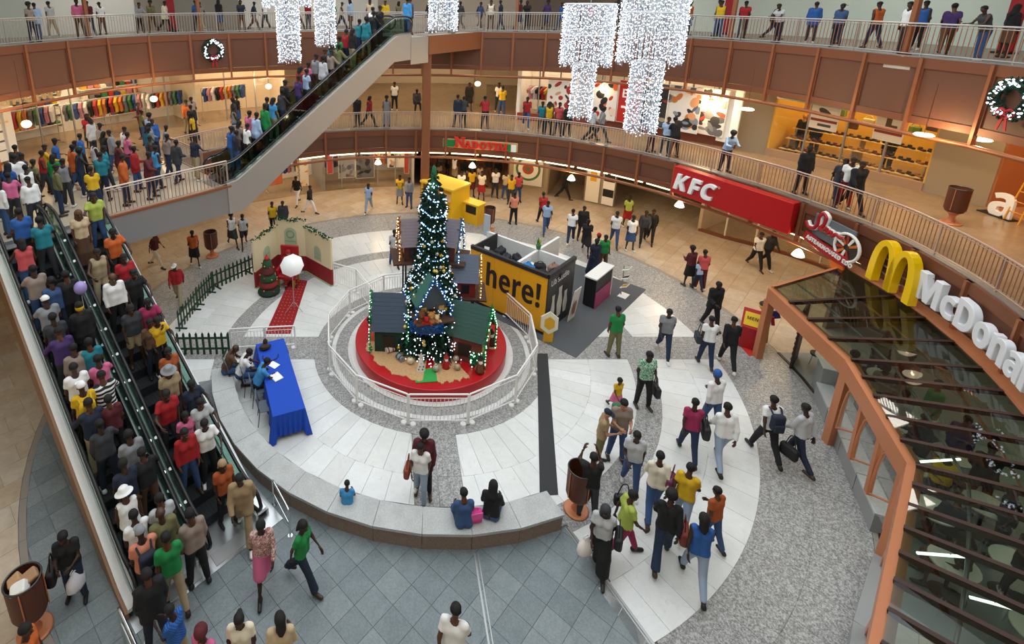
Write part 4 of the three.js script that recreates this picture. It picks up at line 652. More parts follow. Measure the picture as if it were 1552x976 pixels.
poster('orange framed poster in the white ground floor shop', 15.6, -31.5, 0.6, 1.7, 1.7, (x, w, h) => { x.fillStyle = '#d86f45'; x.fillRect(0, 0, w, h); x.fillStyle = '#e9e4dd'; x.fillRect(w * 0.2, h * 0.2, w * 0.6, h * 0.5); x.fillStyle = '#8a90a8'; x.fillRect(w * 0.3, h * 0.3, w * 0.4, h * 0.3); }, { edge: MT.copper });
poster('tall orange patterned poster in the white ground floor shop', 15.2, -24.5, 0.4, 0.7, 2.0, blot(['#e28a2a', '#d9701c', '#f2d9a8'], 20, '#efe6d6', 21));
poster('red stripe panel in the grey display shop', 15.3, -18.3, 0.9, 0.35, 1.8, (x, w, h) => { x.fillStyle = '#c4321f'; x.fillRect(0, 0, w, h); });
poster('grey blue dress picture in the grey display shop', 15.5, -14.5, 0.5, 1.0, 1.7, blot(['#6d7380', '#4c525e', '#8a6a6a'], 18, '#9a9ba0', 31));
poster('dark clothing picture in the grey display shop', 15.5, -10.5, 0.4, 1.1, 1.9, blot(['#2c2d31', '#55585e', '#1c1c1f'], 18, '#6d6e70', 35));
poster('white picture with portraits in the grey display shop', 15.2, -3.6, 1.1, 1.1, 1.2, blot(['#9aa0a8', '#333', '#c7a28a'], 12, '#ece9e4', 37));
poster('second red stripe panel beside the brown column', 15.2, -1.4, 0.7, 0.3, 2.1, (x, w, h) => { x.fillStyle = '#bf3a24'; x.fillRect(0, 0, w, h); });
for (let k = 0; k < 10; k++) { const a = -34 + k * 3.5; if (a > -1) break; const c = ['#b5793a', '#2a2118', '#e8dcc0', '#c2503a'][k % 4]; top('lit_header_sign', [at(rbox(0.78, 0.26, 0.06, 0.02), ...pol(S0(a) - 0.06, a, 2.98).toArray(), inward(a))], mat(c, 0.5), `${['amber', 'dark', 'cream', 'red'][k % 4]} header plate on the lit shop bulkhead left of the column`, 'sign', 'header plates on the ground floor bulkhead'); }
{ // shoe shop and wine shop name boards
  const o = thing('shop_sign', 'black shop sign with cream script lettering and a green edge', 'sign', pol(16.3, 70, L1 + 2.5), inward(70)); mesh('board', [rbox(3.1, 0.95, 0.12, 0.02, 0, 0.5, 0)], MT.black, o); mesh('green_edge', [box(2.9, 0.16, 0.03, 0.1, 0.08, 0.06)], mat('#0f7a34', 0.5), o); mesh('frame', [box(3.2, 0.05, 0.16, 0, 0.0, 0), box(0.05, 1.0, 0.16, -1.58, 0.5, 0)], MT.satin, o);
  const t1 = text("Genny Toomb'", 0.3, 0.03, fontS); t1.applyMatrix4(new THREE.Matrix4().makeShear(0, 0, 0.35, 0, 0, 0)); mesh('script_lettering', [t1.translate(-1.35, 0.52, 0.065)], mat('#f1e6b8', 0.5), o); mesh('lettering', [text('WORLD', 0.17, 0.03).translate(0.35, 0.24, 0.065)], mat('#f1e6b8', 0.5), o);
  const o2 = thing('shop_sign', 'black wine shop sign with pale yellow capitals', 'sign', pol(16.7, 78, L1 + 2.5), inward(78)); mesh('board', [rbox(2.1, 0.85, 0.12, 0.02, 0, 0.45, 0)], MT.black, o2); mesh('green_edge', [box(2.0, 0.16, 0.03, 0, 0.08, 0.06)], mat('#0f7a34', 0.5), o2); mesh('lettering', [text('THE ME WINE SHOE', 0.16, 0.03).translate(-0.98, 0.42, 0.065)], mat('#e9dc9a', 0.5), o2);
  const o3 = thing('shop_sign', 'pale outlined lettering on the bulkhead of the bright clothes shop', 'sign', pol(17.55, -69, L1 + 2.35), inward(-69)); mesh('lettering', [text("O'RIGHCIWV", 0.5, 0.04).translate(-2.0, 0, 0)], mat('#d9c39a', 0.5), o3);
}
{ // red and green restaurant sign on the first gallery fascia
  const a = 16, o = thing('shop_sign', 'red raised lettering between green panels on the first gallery fascia', 'sign', pol(R1(a) - 0.16, a, L1 - 0.95), inward(a));
  const sb = mesh("board", [rbox(3.75, 0.46, 0.08, 0.02, 0.0, 0.3, 0)], mat('#c9a06a', 0.6), o); mesh('green_panel', [box(0.7, 0.36, 0.04, -1.48, 0.3, 0.05)], MT.green, o); mesh('green_panel', [box(0.55, 0.36, 0.04, 1.25, 0.26, 0.05)], MT.green, o); mesh('white_panel', [box(0.24, 0.36, 0.04, 1.68, 0.26, 0.05)], MT.white, o);
  const rm = mat('#d92a1c', 0.4); mesh('capital_letter', [text('N', 0.52, 0.1, fontS, 0.012).translate(-1.28, 0.14, 0.05)], rm, o); mesh('lettering', [text('ADOVIM', 0.36, 0.1, fontS, 0.012).translate(-0.78, 0.12, 0.05)], rm, o);
}
{ // fried chicken sign
  const A = pol(11.72, 60.8, 0), B = pol(12.2, 82.3, 0), m = A.clone().add(B).multiplyScalar(0.5), d = B.clone().sub(A), len = d.length(), o = thing('shop_sign', 'long red sign box with three raised white slanted letters', 'sign', V(m.x, L1 - 1.13, m.z), Math.atan2(-d.z, d.x));
  mesh('box', [rbox(len, 1.1, 0.36, 0.02, 0, 0.57, -0.05)], mat('#b30d14', 0.35), o); mesh('bracket', [box(0.08, 0.9, 0.5, -len / 2 + 0.5, 0.5, -0.35)], MT.dark, o); mesh('bracket', [box(0.08, 0.9, 0.5, len / 2 - 0.3, 0.5, -0.3)], MT.dark, o);
  const sh = new THREE.Matrix4().makeShear(0, 0, 0.2, 0, 0, 0); let x = -len / 2 + 0.14; for (const ch of 'KFC') { const g = text(ch, 0.62, 0.08, fontB, 0.02); g.applyMatrix4(sh); g.computeBoundingBox(); mesh('letter', [g.translate(x - g.boundingBox.min.x, 0.25, 0.14)], mat('#eef0f0', 0.35), o); x += g.boundingBox.max.x - g.boundingBox.min.x + 0.0; x = g.boundingBox.max.x + 0.01; }
  mesh('registered_mark', [at(new THREE.TorusGeometry(0.035, 0.008, 6, 14), x + 0.04, 0.83, 0.15)], mat('#eef0f0', 0.35), o);
}
{ // steak house sign: script letters, red ribbon, round feathered disc
  const a = 88.3, o = thing('shop_sign', 'cut-out steak house sign with red script, ribbon and feathered disc', 'sign', pol(R1(a) - 0.32, a, L1 - 1.5), inward(a)), red = mat('#a3101c', 0.4), wh = mat('#e9e7e0', 0.5);
  mesh('back_plate', [at(rbox(1.5, 0.75, 0.05, 0.02), 0.0, 1.0, 0)], mat('#5d666e', 0.5), o);
  const S = (pts, r, m, z) => tube(pts.map(([x, y]) => V(x, y, z)), r, pts.length * 6, 7);
  const pS = [[-0.95, 1.0], [-0.82, 0.86], [-0.62, 0.9], [-0.5, 1.1], [-0.5, 1.35], [-0.38, 1.5], [-0.24, 1.4], [-0.28, 1.15], [-0.42, 0.98], [-0.24, 1.0], [-0.14, 1.12], [-0.1, 0.96], [0.02, 1.08], [0.08, 0.94], [0.2, 1.06], [0.36, 1.02], [0.5, 1.06]];
  mesh('script_outline', [S(pS, 0.085, wh, 0.05)], wh, o); mesh('script_letters', [S(pS, 0.062, red, 0.1)], red, o);
  mesh('ribbon', [at(extrude([[-0.85, 0.62], [-0.2, 0.5], [0.75, 0.44], [0.72, 0.16], [-0.25, 0.22], [-0.9, 0.34]], 0.07, 0.01), 0, 0.08, 0.06)], red, o); const tg = text('ASTEAKHOUSED EDO', 0.13, 0.03); mesh('ribbon_lettering', [at(tg, -0.76, 0.5, 0.15, 0, 0, -0.1)], wh, o);
  mesh('disc_rim', [at(new THREE.TorusGeometry(0.42, 0.045, 8, 28), 0.62, 0.82, 0.08)], wh, o); mesh('disc', [at(new THREE.CylinderGeometry(0.4, 0.4, 0.06, 28), 0.62, 0.82, 0.05, 0, Math.PI / 2)], mat('#2a2320', 0.5), o);
  for (let k = 0; k < 9; k++) { const t = (-60 + k * 32) * D2R; mesh('feather', [at(extrude([[-0.03, 0.1], [0.03, 0.1], [0.045, 0.34], [0, 0.39], [-0.045, 0.34]], 0.02), 0.62, 0.82, 0.085, 0, 0, t)], mat(['#c8641e', '#e3e0d6', '#9c2a1c'][k % 3], 0.5), o); }
  mesh('flame_tab', [at(extrude([[0, 0.1], [0.5, 0.1], [0.52, -0.1], [0.3, -0.16], [0.1, -0.08]], 0.05, 0.008), 0.15, 0.1, 0.03)], mat('#d8681c', 0.5), o); mesh('blue_tab', [at(extrude([[0, 0], [0.3, 0.02], [0.26, -0.12], [0.05, -0.1]], 0.04), 0.32, -0.02, 0.05)], mat('#24397a', 0.5), o);
}
{ // golden arches
  const a = 97.3, o = thing('shop_sign', 'large yellow double arch letter on the first gallery fascia', 'sign', pol(R1(a) - 0.28, a, L1 - 1.28), inward(a)), s = new THREE.Shape();
  const arch = (x0, w, h, t) => { const q = []; for (let i = 0; i <= 14; i++) { const k = i / 14 * Math.PI; q.push([x0 + w / 2 - w / 2 * Math.cos(k), h * Math.pow(Math.sin(k), 0.62)]); } const inn = []; for (let i = 14; i >= 0; i--) { const k = i / 14 * Math.PI; inn.push([x0 + w / 2 - (w / 2 - t) * Math.cos(k), (h - t * 0.75) * Math.pow(Math.sin(k), 0.62)]); } return [...q, ...inn]; };
  const gs = [extrude(arch(-0.72, 0.86, 1.32, 0.2), 0.2, 0.012), extrude(arch(-0.06, 0.86, 1.32, 0.2), 0.2, 0.012)]; mesh('arch', [gs[0]], mat('#f0c400', 0.35), o); mesh('arch', [gs[1]], mat('#f0c400', 0.35), o);
  for (let k = 0; k < 4; k++) mesh('mounting_rail', [box(1.9, 0.03, 0.04, 0.05, 0.25 + k * 0.22, -0.06)], MT.satin, o);
}
{ // burger restaurant name, letter by letter round the curve
  const o = thing('shop_sign', 'row of white raised letters beside the yellow double arch', 'sign', [0, 0, 0]); let a = 100.6;
  for (const ch of "McDonald's") { const g = text(ch, 0.72, 0.14, fontB, 0.015), w = g.boundingBox.max.x - g.boundingBox.min.x, R = R1(a) - 0.2, am = a + w / 2 / R / D2R; g.translate(-(g.boundingBox.min.x + w / 2), 0, 0); const p = pol(R, am, L1 - 1.0); mesh('letter', [at(g, p.x, p.y, p.z, inward(am))], mat('#e6e9ec', 0.4), o); a += (w + 0.055) / R / D2R; }
}
// pendant lamps under the galleries
for (const [px, py, y] of [[915, 137, L2 - 2.75], [1079, 157, L2 - 2.75], [233, 150, L2 - 2.75], [407, 131, L2 - 2.8], [724, 127, L2 - 2.8], [40, 188, L2 - 2.7]]) { const o = thing('pendant_lamp', 'round white glowing pendant lamp below the top gallery', 'pendant lamp', gp(px, py, y), 0, 'pendant lamps below the top gallery'); mesh('shade', [ball(0.17, 0, 0, 0, 14, V(1, 0.85, 1))], glowMat('#ffe2b4', 2.4), o); mesh('cord', [rod(V(0, 0.14, 0), V(0, 2.35 + (L2 - 2.75 - y), 0), 0.01, 5)], MT.copperDark, o); const l = new THREE.PointLight('#ffd9a0', 9); l.castShadow = true; l.position.set(0, -0.0, 0); o.add(l); }
for (const [px, py] of [[573, 246], [716, 251], [866, 270], [1030, 310], [1210, 384]]) { const o = thing('pendant_lamp', 'fluted white glass pendant lamp below the first gallery', 'pendant lamp', gp(px, py, L1 - 1.75), 0, 'pendant lamps below the first gallery'); mesh('shade', [lathe([[0.03, 0.16], [0.09, 0.12], [0.15, 0.02], [0.19, -0.08], [0.15, -0.1], [0.001, -0.11]], 14)], glowMat('#ffeccb', 2.4), o); mesh('cord', [rod(V(0, 0.15, 0), V(0, 1.32, 0), 0.01, 5)], MT.copperDark, o); const l = new THREE.PointLight('#ffdca6', 7); l.castShadow = true; o.add(l); }
for (const [px, py, y] of [[1400, 205, L2 - 2.1], [1132, 166, L2 - 2.2], [1487, 212, L2 - 2.1]]) { const o = thing('dish_lamp', 'flat round ceiling lamp glowing beside the beige pilaster', 'ceiling lamp', gp(px, py, y), 0, 'dish lamps by the pilasters'); mesh('dish', [lathe([[0.001, 0.05], [0.2, 0.05], [0.24, 0.01], [0.2, -0.02], [0.001, -0.03]], 18)], glowMat('#ffe9c4', 2.6), o); mesh('stem', [rod(V(0, 0.05, 0), V(0, 1.5, 0), 0.012, 5)], MT.copperDark, o); const l = new THREE.PointLight('#ffdca6', 6); l.castShadow = true; l.position.y = 0.01; o.add(l); }
// ---------- glass-roofed restaurant front ----------
{
  const B = [[1171, 436], [1290, 546], [1388, 706], [1336, 976]].map(([x, y]) => gp(x, y, 2.42)); B.push(B[3].clone().add(B[3].clone().sub(B[2]).normalize().multiplyScalar(2)));
  const o = thing('glass_canopy', 'copper framed glass canopy of the burger restaurant terrace', 'canopy', [0, 0, 0]), pts = [], N = [4, 5, 7, 3];
  for (let i = 0; i < 4; i++) { mesh('eaves_beam', [bar(B[i].clone().setY(2.2), B[i + 1].clone().setY(2.2), 0.24, 0.42)], MT.copperBeam, o); for (let k = 0; k < N[i]; k++) pts.push(B[i].clone().lerp(B[i + 1], k / N[i])); }
  pts.push(B[4]);
  const inner = pts.map((p) => { const a = angOf(p.x, p.z); return pol(R1(a) - 0.12, a < 0 ? a + 360 : a, 2.86); }); inner[0] = pol(R1(90) - 0.12, 90.2, 2.86);
  const darkBar = mat('#3a221a', 0.5, 0.2);
  for (let i = 0; i < pts.length; i++) {
    mesh('glazing_bar', [bar(pts[i].clone().setY(2.42), inner[i], 0.085, 0.1)], i ? darkBar : MT.copperBeam, o);
    if (i + 1 < pts.length) { const a = pts[i].clone().setY(2.47), b = pts[i + 1].clone().setY(2.47), c = inner[i + 1].clone().setY(2.9), d = inner[i].clone().setY(2.9), u = V(0, 0.012, 0); const q = [a, b, c, a, c, d].flatMap((p) => p.toArray()), q2 = [a, c, b, a, d, c].flatMap((p) => p.clone().sub(u).toArray()); mesh('roof_pane', [soup(q)], MT.tinted, o); mesh('gutter', [bar(inner[i].clone().setY(2.9), inner[i + 1].clone().setY(2.9), 0.34, 0.08)], MT.copperBeam, o); }
  }
  for (const k of [0.34, 0.68]) for (let i = 0; i + 1 < pts.length; i++) mesh('purlin', [rod(pts[i].clone().setY(2.3).lerp(inner[i].clone().setY(2.72), k), pts[i + 1].clone().setY(2.3).lerp(inner[i + 1].clone().setY(2.72), k), 0.028, 6)], k > 0.5 ? MT.copperBeam : MT.satin, o);
  const post = (p, name = 'post') => mesh(name, [bar(p.clone().setY(0), p.clone().setY(2.0).add(V(0.001, 0, 0)), 0.2, 0.2, V(0, 0, 1))], MT.copperBeam, o);
  const a1 = angOf(B[1].x, B[1].z); post(B[0]); post(B[1]); post(B[2]); post(B[3]);
  const F = (k) => B[1].clone().lerp(B[2], k);
  for (const [s, e] of [[0.06, 0.36], [0.36, 0.66], [0.66, 0.95]]) {
    const A = F(s), C = F(e), q = (t, y) => A.clone().lerp(C, t).setY(y); mesh('arch_tube', [tube([q(0.02, 0.62), q(0.03, 1.3), q(0.12, 1.75), q(0.35, 1.96), q(0.65, 1.96), q(0.88, 1.75), q(0.97, 1.3), q(0.98, 0.62)], 0.03, 60, 8)], MT.copperBeam, o);
    mesh('diagonal_brace', [bar(q(0.98, 0.6), q(0.86, 2.05), 0.09, 0.14)], MT.copperBeam, o); mesh('side_pane', [bar(q(0.02, 1.25), q(0.98, 1.25), 0.012, 1.3)], MT.glass, o); mesh('mid_rail', [rod(q(0, 0.62), q(1, 1.3), 0.025)], MT.copperBeam, o);
  }
  const G2 = (k) => B[2].clone().lerp(B[3], k); for (const [s, e] of [[0.1, 0.5], [0.5, 0.95]]) { mesh('diagonal_brace', [bar(G2(s).setY(0.3), G2((s + e) / 2).setY(2.05), 0.1, 0.16)], MT.copperBeam, o); mesh('side_pane', [bar(G2(s).setY(1.1), G2(e).setY(1.1), 0.012, 1.9)], MT.glass, o); }
  // marble plinth bench in front of the glass
  const mg = mat('#8f9190', 0.25), bench = thing('marble_plinth', 'polished grey marble plinth bench in front of the terrace glass', 'bench', [0, 0, 0]), A = gp(1232, 600), C = gp(1318, 806), dir = C.clone().sub(A).normalize(), nrm = V(-dir.z, 0, dir.x), off = (p, d, y) => p.clone().addScaledVector(nrm, d * (nrm.x > 0 ? 1 : -1)).setY(y);
  for (let k = 0; k < 4; k++) { const p = A.clone().lerp(C, k / 4 + 0.004), q = A.clone().lerp(C, (k + 1) / 4 - 0.004); mesh('front_slab', [bar(off(p, 0.17, 0.22), off(q, 0.17, 0.22), 0.34, 0.44)], mg, bench); mesh('seat_slab', [bar(off(p, 0.18, 0.46), off(q, 0.18, 0.46), 0.38, 0.05)], mat('#b5b7b5', 0.25), bench); mesh('back_slab', [bar(off(p, 0.48, 0.27), off(q, 0.48, 0.27), 0.24, 0.55)], mg, bench); }
  const bl = thing('marble_block', 'square grey marble block at the end of the plinth bench', 'plinth', off(A.clone().addScaledVector(dir, -0.25), 0.32, 0), Math.atan2(dir.x, dir.z)); mesh('block', [rbox(0.5, 0.92, 0.5, 0.015, 0, 0.46, 0)], mg, bl); mesh('cap', [rbox(0.52, 0.03, 0.52, 0.01, 0, 0.935, 0)], mat('#b5b7b5', 0.25), bl);
  const kerb = thing('terrace_floor', 'smooth grey terrace floor with a steel edge inside the restaurant entrance', 'floor slab', [0, 0, 0]);
  mesh('terrace_slab', arcSolid(10.98, 13.4, 92, 134, 0.001, 0.022, 3), mat('#7d8382', 0.35), kerb); mesh('edge_strip', arcSolid(10.9, 10.98, 92, 134, 0.001, 0.03, 3), MT.dark, kerb); mesh('low_wall', [bar(gp(1332, 870).setY(0.2), gp(1302, 976).setY(0.2), 0.3, 0.4), bar(gp(1302, 976).setY(0.2), gp(1302, 976).setY(0.2).add(V(-1.2, 0, 1.2)), 0.3, 0.4)], mg, kerb);
  const d = thing('louvred_door', 'dark red wooden louvred door leaf at the restaurant entrance', 'door', pol(11.1, 94.4), inward(94.4) - 0.75); mesh('leaf', [rbox(0.85, 2.0, 0.06, 0.01, 0, 1.02, 0)], mat('#2a0f0d', 0.5), d); for (let k = 0; k < 9; k++) mesh('louvre', [box(0.6, 0.05, 0.03, 0, 0.25 + k * 0.18, 0.04, 0, 0.5)], mat('#3a1613', 0.5), d); mesh('glass_strip', [box(0.22, 0.7, 0.02, -0.2, 1.5, 0.035)], mat('#3d4238', 0.2), d);
}
for (const [k, [px, py, qx, qy]] of [[1390, 838, 1490, 846], [1392, 700, 1455, 696], [1470, 905, 1545, 925]].entries()) { const p = gp(px, py, 2.2), q = gp(qx, qy, 2.2), m = p.clone().add(q).multiplyScalar(0.5), o = thing('tube_light', ['long white tube light under the lower glass roof', 'short white tube light under the middle of the glass roof', 'white tube light near the restaurant wall under the glass roof'][k], 'tube light', m), a = p.sub(m), b = q.sub(m); mesh('tube', [rod(a.clone().setY(0), b.clone().setY(0), 0.022, 8)], glowMat('#f4fff6', 4), o); mesh('hanger', [rod(V(0, 0.02, 0), V(0, 0.3, 0), 0.008, 5)], MT.satin, o); rectLight(o, V(0, -0.04, 0), 1.2, 0.08, [0.9, 1, 0.92], 30, V(0, -1, 0)); }
// dining tables under the glass roof
{
  const spots = []; for (let a = 98; a < 132; a += 6.2) for (const r of [11.55, 12.5]) spots.push([r + (a % 2) * 0.2, a + (r > 12 ? 3 : 0)]);
  const t0 = thing('cafe_table', 'small pale cafe table under the glass canopy', 'table', pol(...spots[0], 0.022), 0, 'cafe tables under the glass canopy'); mesh('table_top', [cyl(0.36, 0.36, 0.03, 0, 0.73, 0, 20)], mat('#c9c3b4', 0.35), t0); mesh('stem', [cyl(0.03, 0.03, 0.7, 0, 0.36, 0, 8)], MT.dark, t0); mesh('foot', [cyl(0.2, 0.22, 0.02, 0, 0.01, 0, 16)], MT.dark, t0);
  const s0 = thing('bar_stool', 'dark stool beside a cafe table under the glass canopy', 'stool', pol(spots[0][0], spots[0][1] - 2.6, 0.022), 0, 'stools under the glass canopy'); mesh('seat', [cyl(0.17, 0.16, 0.05, 0, 0.47, 0, 16)], mat('#20242c', 0.5), s0); for (let k = 0; k < 4; k++) mesh('leg', [rod(V(0.11 * Math.cos(k * 1.571), 0.45, 0.11 * Math.sin(k * 1.571)), V(0.18 * Math.cos(k * 1.571), 0, 0.18 * Math.sin(k * 1.571)), 0.012, 6)], MT.chrome, s0);
  const copy = (o, p) => { const c = o.clone(); c.name = numbered(o.name); c.userData = { ...o.userData }; c.position.copy(p); scene.add(c); };
  spots.forEach(([r, a], i) => { if (i) { copy(t0, pol(r, a, 0.022)); copy(s0, pol(r, a - 2.6, 0.022)); } copy(s0, pol(r, a + 2.6, 0.022)); });
}
// ---------- the Christmas display ----------
const C0 = V(X0, 0, -14.5), CD = 0.42;
{
  const o = thing('round_platform', 'round red platform carrying the Christmas tree display', 'platform', C0);
  mesh('drum', [lathe([[0.001, CD], [2.33, CD], [2.36, CD - 0.025], [2.36, 0.03], [2.33, 0], [0.001, 0]], 72)], mat('#b3141a', 0.3), o); mesh('plinth_ring', [lathe([[2.36, 0.035], [2.52, 0.03], [2.52, 0], [2.36, 0]], 72)], mat('#d8d6d0', 0.5), o);
  const patch = (name, label, a0, a1, r0, r1, m, n = 26) => { const P = []; for (let i = 0; i <= n; i++) { const a = a0 + (a1 - a0) * i / n; const rw = r1 + 0.05 * Math.sin(i * 0.9) + 0.03 * Math.sin(i * 2.3); P.push([rw * Math.sin(a * D2R), -rw * Math.cos(a * D2R)]); } for (let i = n; i >= 0; i--) { const a = a0 + (a1 - a0) * i / n; P.push([r0 * Math.sin(a * D2R), -r0 * Math.cos(a * D2R)]); } const s = new THREE.Shape(P.map(([x, z]) => new THREE.Vector2(x, -z))); const g = new THREE.ExtrudeGeometry(s, { depth: 0.02, bevelEnabled: true, bevelSize: 0.02, bevelThickness: 0.008, bevelSegments: 1 }); g.rotateX(-Math.PI / 2); const q = top(name, [g], m, label, 'ground cover'); q.position.set(C0.x, CD, C0.z); q.userData.kind = 'stuff'; };
  const sand = texMat(texSand, 0.95, '#ffffff', 0, 0.01); patch('sand_bed', 'bed of coarse sand on the front left of the red platform', 190, 262, 0.6, 2.02, sand); patch('sand_bed', 'bed of coarse sand at the front of the red platform', 152, 178, 0.8, 2.05, sand); patch('sand_bed', 'small bed of sand at the right rear of the red platform', 76, 108, 1.0, 2.0, sand);
  const gm = top('green_mat', [at(rbox(0.75, 0.025, 0.55, 0.01), C0.x - 0.2, CD + 0.013, C0.z + 1.78, 0.1)], mat('#2f9a45', 0.8), 'small green mat at the front of the red platform', 'mat');
}
const gDark = ['#0c3524', '#0f4029', '#0a2c1f'].map((c) => mat(c, 0.85));
function tuft(p, d, len, w) {                                 // a flat-bladed sprig pointing along d
  const x = d.clone().cross(V(0, 1, 0)).normalize(), n = x.clone().cross(d).normalize(), v = []; const e = p.clone().addScaledVector(d, len);
  for (const s of [x, n]) { const a = p.clone().addScaledVector(s, w), b = p.clone().addScaledVector(s, -w), m = p.clone().addScaledVector(d, len * 0.55).addScaledVector(s, w * 1.25), m2 = p.clone().addScaledVector(d, len * 0.55).addScaledVector(s, -w * 1.25); for (const q of [p, m, e, p, e, m2]) v.push(q.x, q.y, q.z); } return v;
}
{ // the tall tree
  const o = thing('christmas_tree', 'tall slender Christmas tree with blue and white lights on the red platform', 'tree', V(C0.x, CD, C0.z)), HT = 5.6, rad = lerpTab([[0, 1.4], [0.8, 1.2], [1.6, 0.88], [2.3, 0.6], [3.0, 0.42], [3.8, 0.36], [4.4, 0.42], [4.75, 0.34], [5.1, 0.14], [5.6, 0.02]]);
  mesh('trunk', [cyl(0.04, 0.13, 5.4, 0, 2.7, 0, 10)], mat('#3a2618', 0.9), o); const lay = [[], [], []]; const lp = [];
  for (let i = 0; i < 3600; i++) { const y = HT * (1 - Math.sqrt(rnd())) * 0.98 + 0.05, a = rnd() * 6.283, R = rad(y) * rr(0.72, 1), w = 0.5 + 0.5 * Math.min(1, rad(y)); lay[i % 3].push(...tuft(V(R * 0.62 * Math.cos(a), y + 0.1, R * 0.62 * Math.sin(a)), V(Math.cos(a), rr(-0.55, -0.1), Math.sin(a)).normalize(), R * 0.42 + 0.1, 0.05 * w)); }
  lay.forEach((v, k) => { const g = soup(v), m = gDark[k].clone(); m.side = THREE.DoubleSide; const q = mesh('needles', [g], m, o); q.userData.kind = 'stuff'; });
  mesh('inner_foliage', [lathe([[0.001, 0], [1.0, 0.02], [0.85, 0.8], [0.6, 1.6], [0.4, 2.3], [0.27, 3.0], [0.22, 4.2], [0.16, 4.8], [0.03, 5.3]], 20)], gDark[2], o); mesh('tree_top', [lathe([[0.001, 5.72], [0.05, 5.65], [0.07, 5.5], [0.09, 5.3], [0.13, 5.0], [0.1, 4.95], [0.001, 4.95]], 12)], mat('#0f6a3c', 0.6), o);
  const gl = new THREE.SphereGeometry(0.019, 6, 5), strings = [['#eaf2ff', 760, 0, 3.0], ['#7fb8ff', 620, 1.0, 5.1], ['#c4e4ff', 330, 1.6, 5.2]];
  strings.forEach(([c, n, y0, y1], s) => { const im = new THREE.InstancedMesh(gl, glowMat(c, 2.2), n); im.name = 'string_lights'; im.userData.kind = 'stuff'; for (let i = 0; i < n; i++) { const y = y0 + (y1 - y0) * (s ? rnd() : (1 - Math.sqrt(rnd()))), turns = s === 1 ? 9 : 0, a = turns ? turns * 6.283 * (y - y0) / (y1 - y0) + rr(-0.05, 0.05) : rnd() * 6.283, R = rad(y) * rr(0.93, 1.04); im.setMatrixAt(i, M4(R * Math.cos(a), y + (turns ? 0.05 * Math.sin(a * 3) : 0), R * Math.sin(a))); } o.add(im); });
  const bm = [mat('#d8a01c', 0.25, 0.7), mat('#e6c86a', 0.3, 0.5), mat('#c9c4b8', 0.3, 0.5)], bn = ['gold', 'pale gold', 'silver'];
  for (let i = 0; i < 34; i++) { const y = rr(0.25, 3.6), a = rr(0.1, 3.0), R = rad(y) * 1.02; top('bauble', [ball(0.055, C0.x + R * Math.cos(a), CD + y, C0.z + R * Math.sin(a), 10), cyl(0.015, 0.015, 0.03, C0.x + R * Math.cos(a), CD + y + 0.06, C0.z + R * Math.sin(a), 6)], bm[i % 3], `${bn[i % 3]} bauble hanging on the tall Christmas tree`, 'bauble', 'baubles on the Christmas tree'); }
}
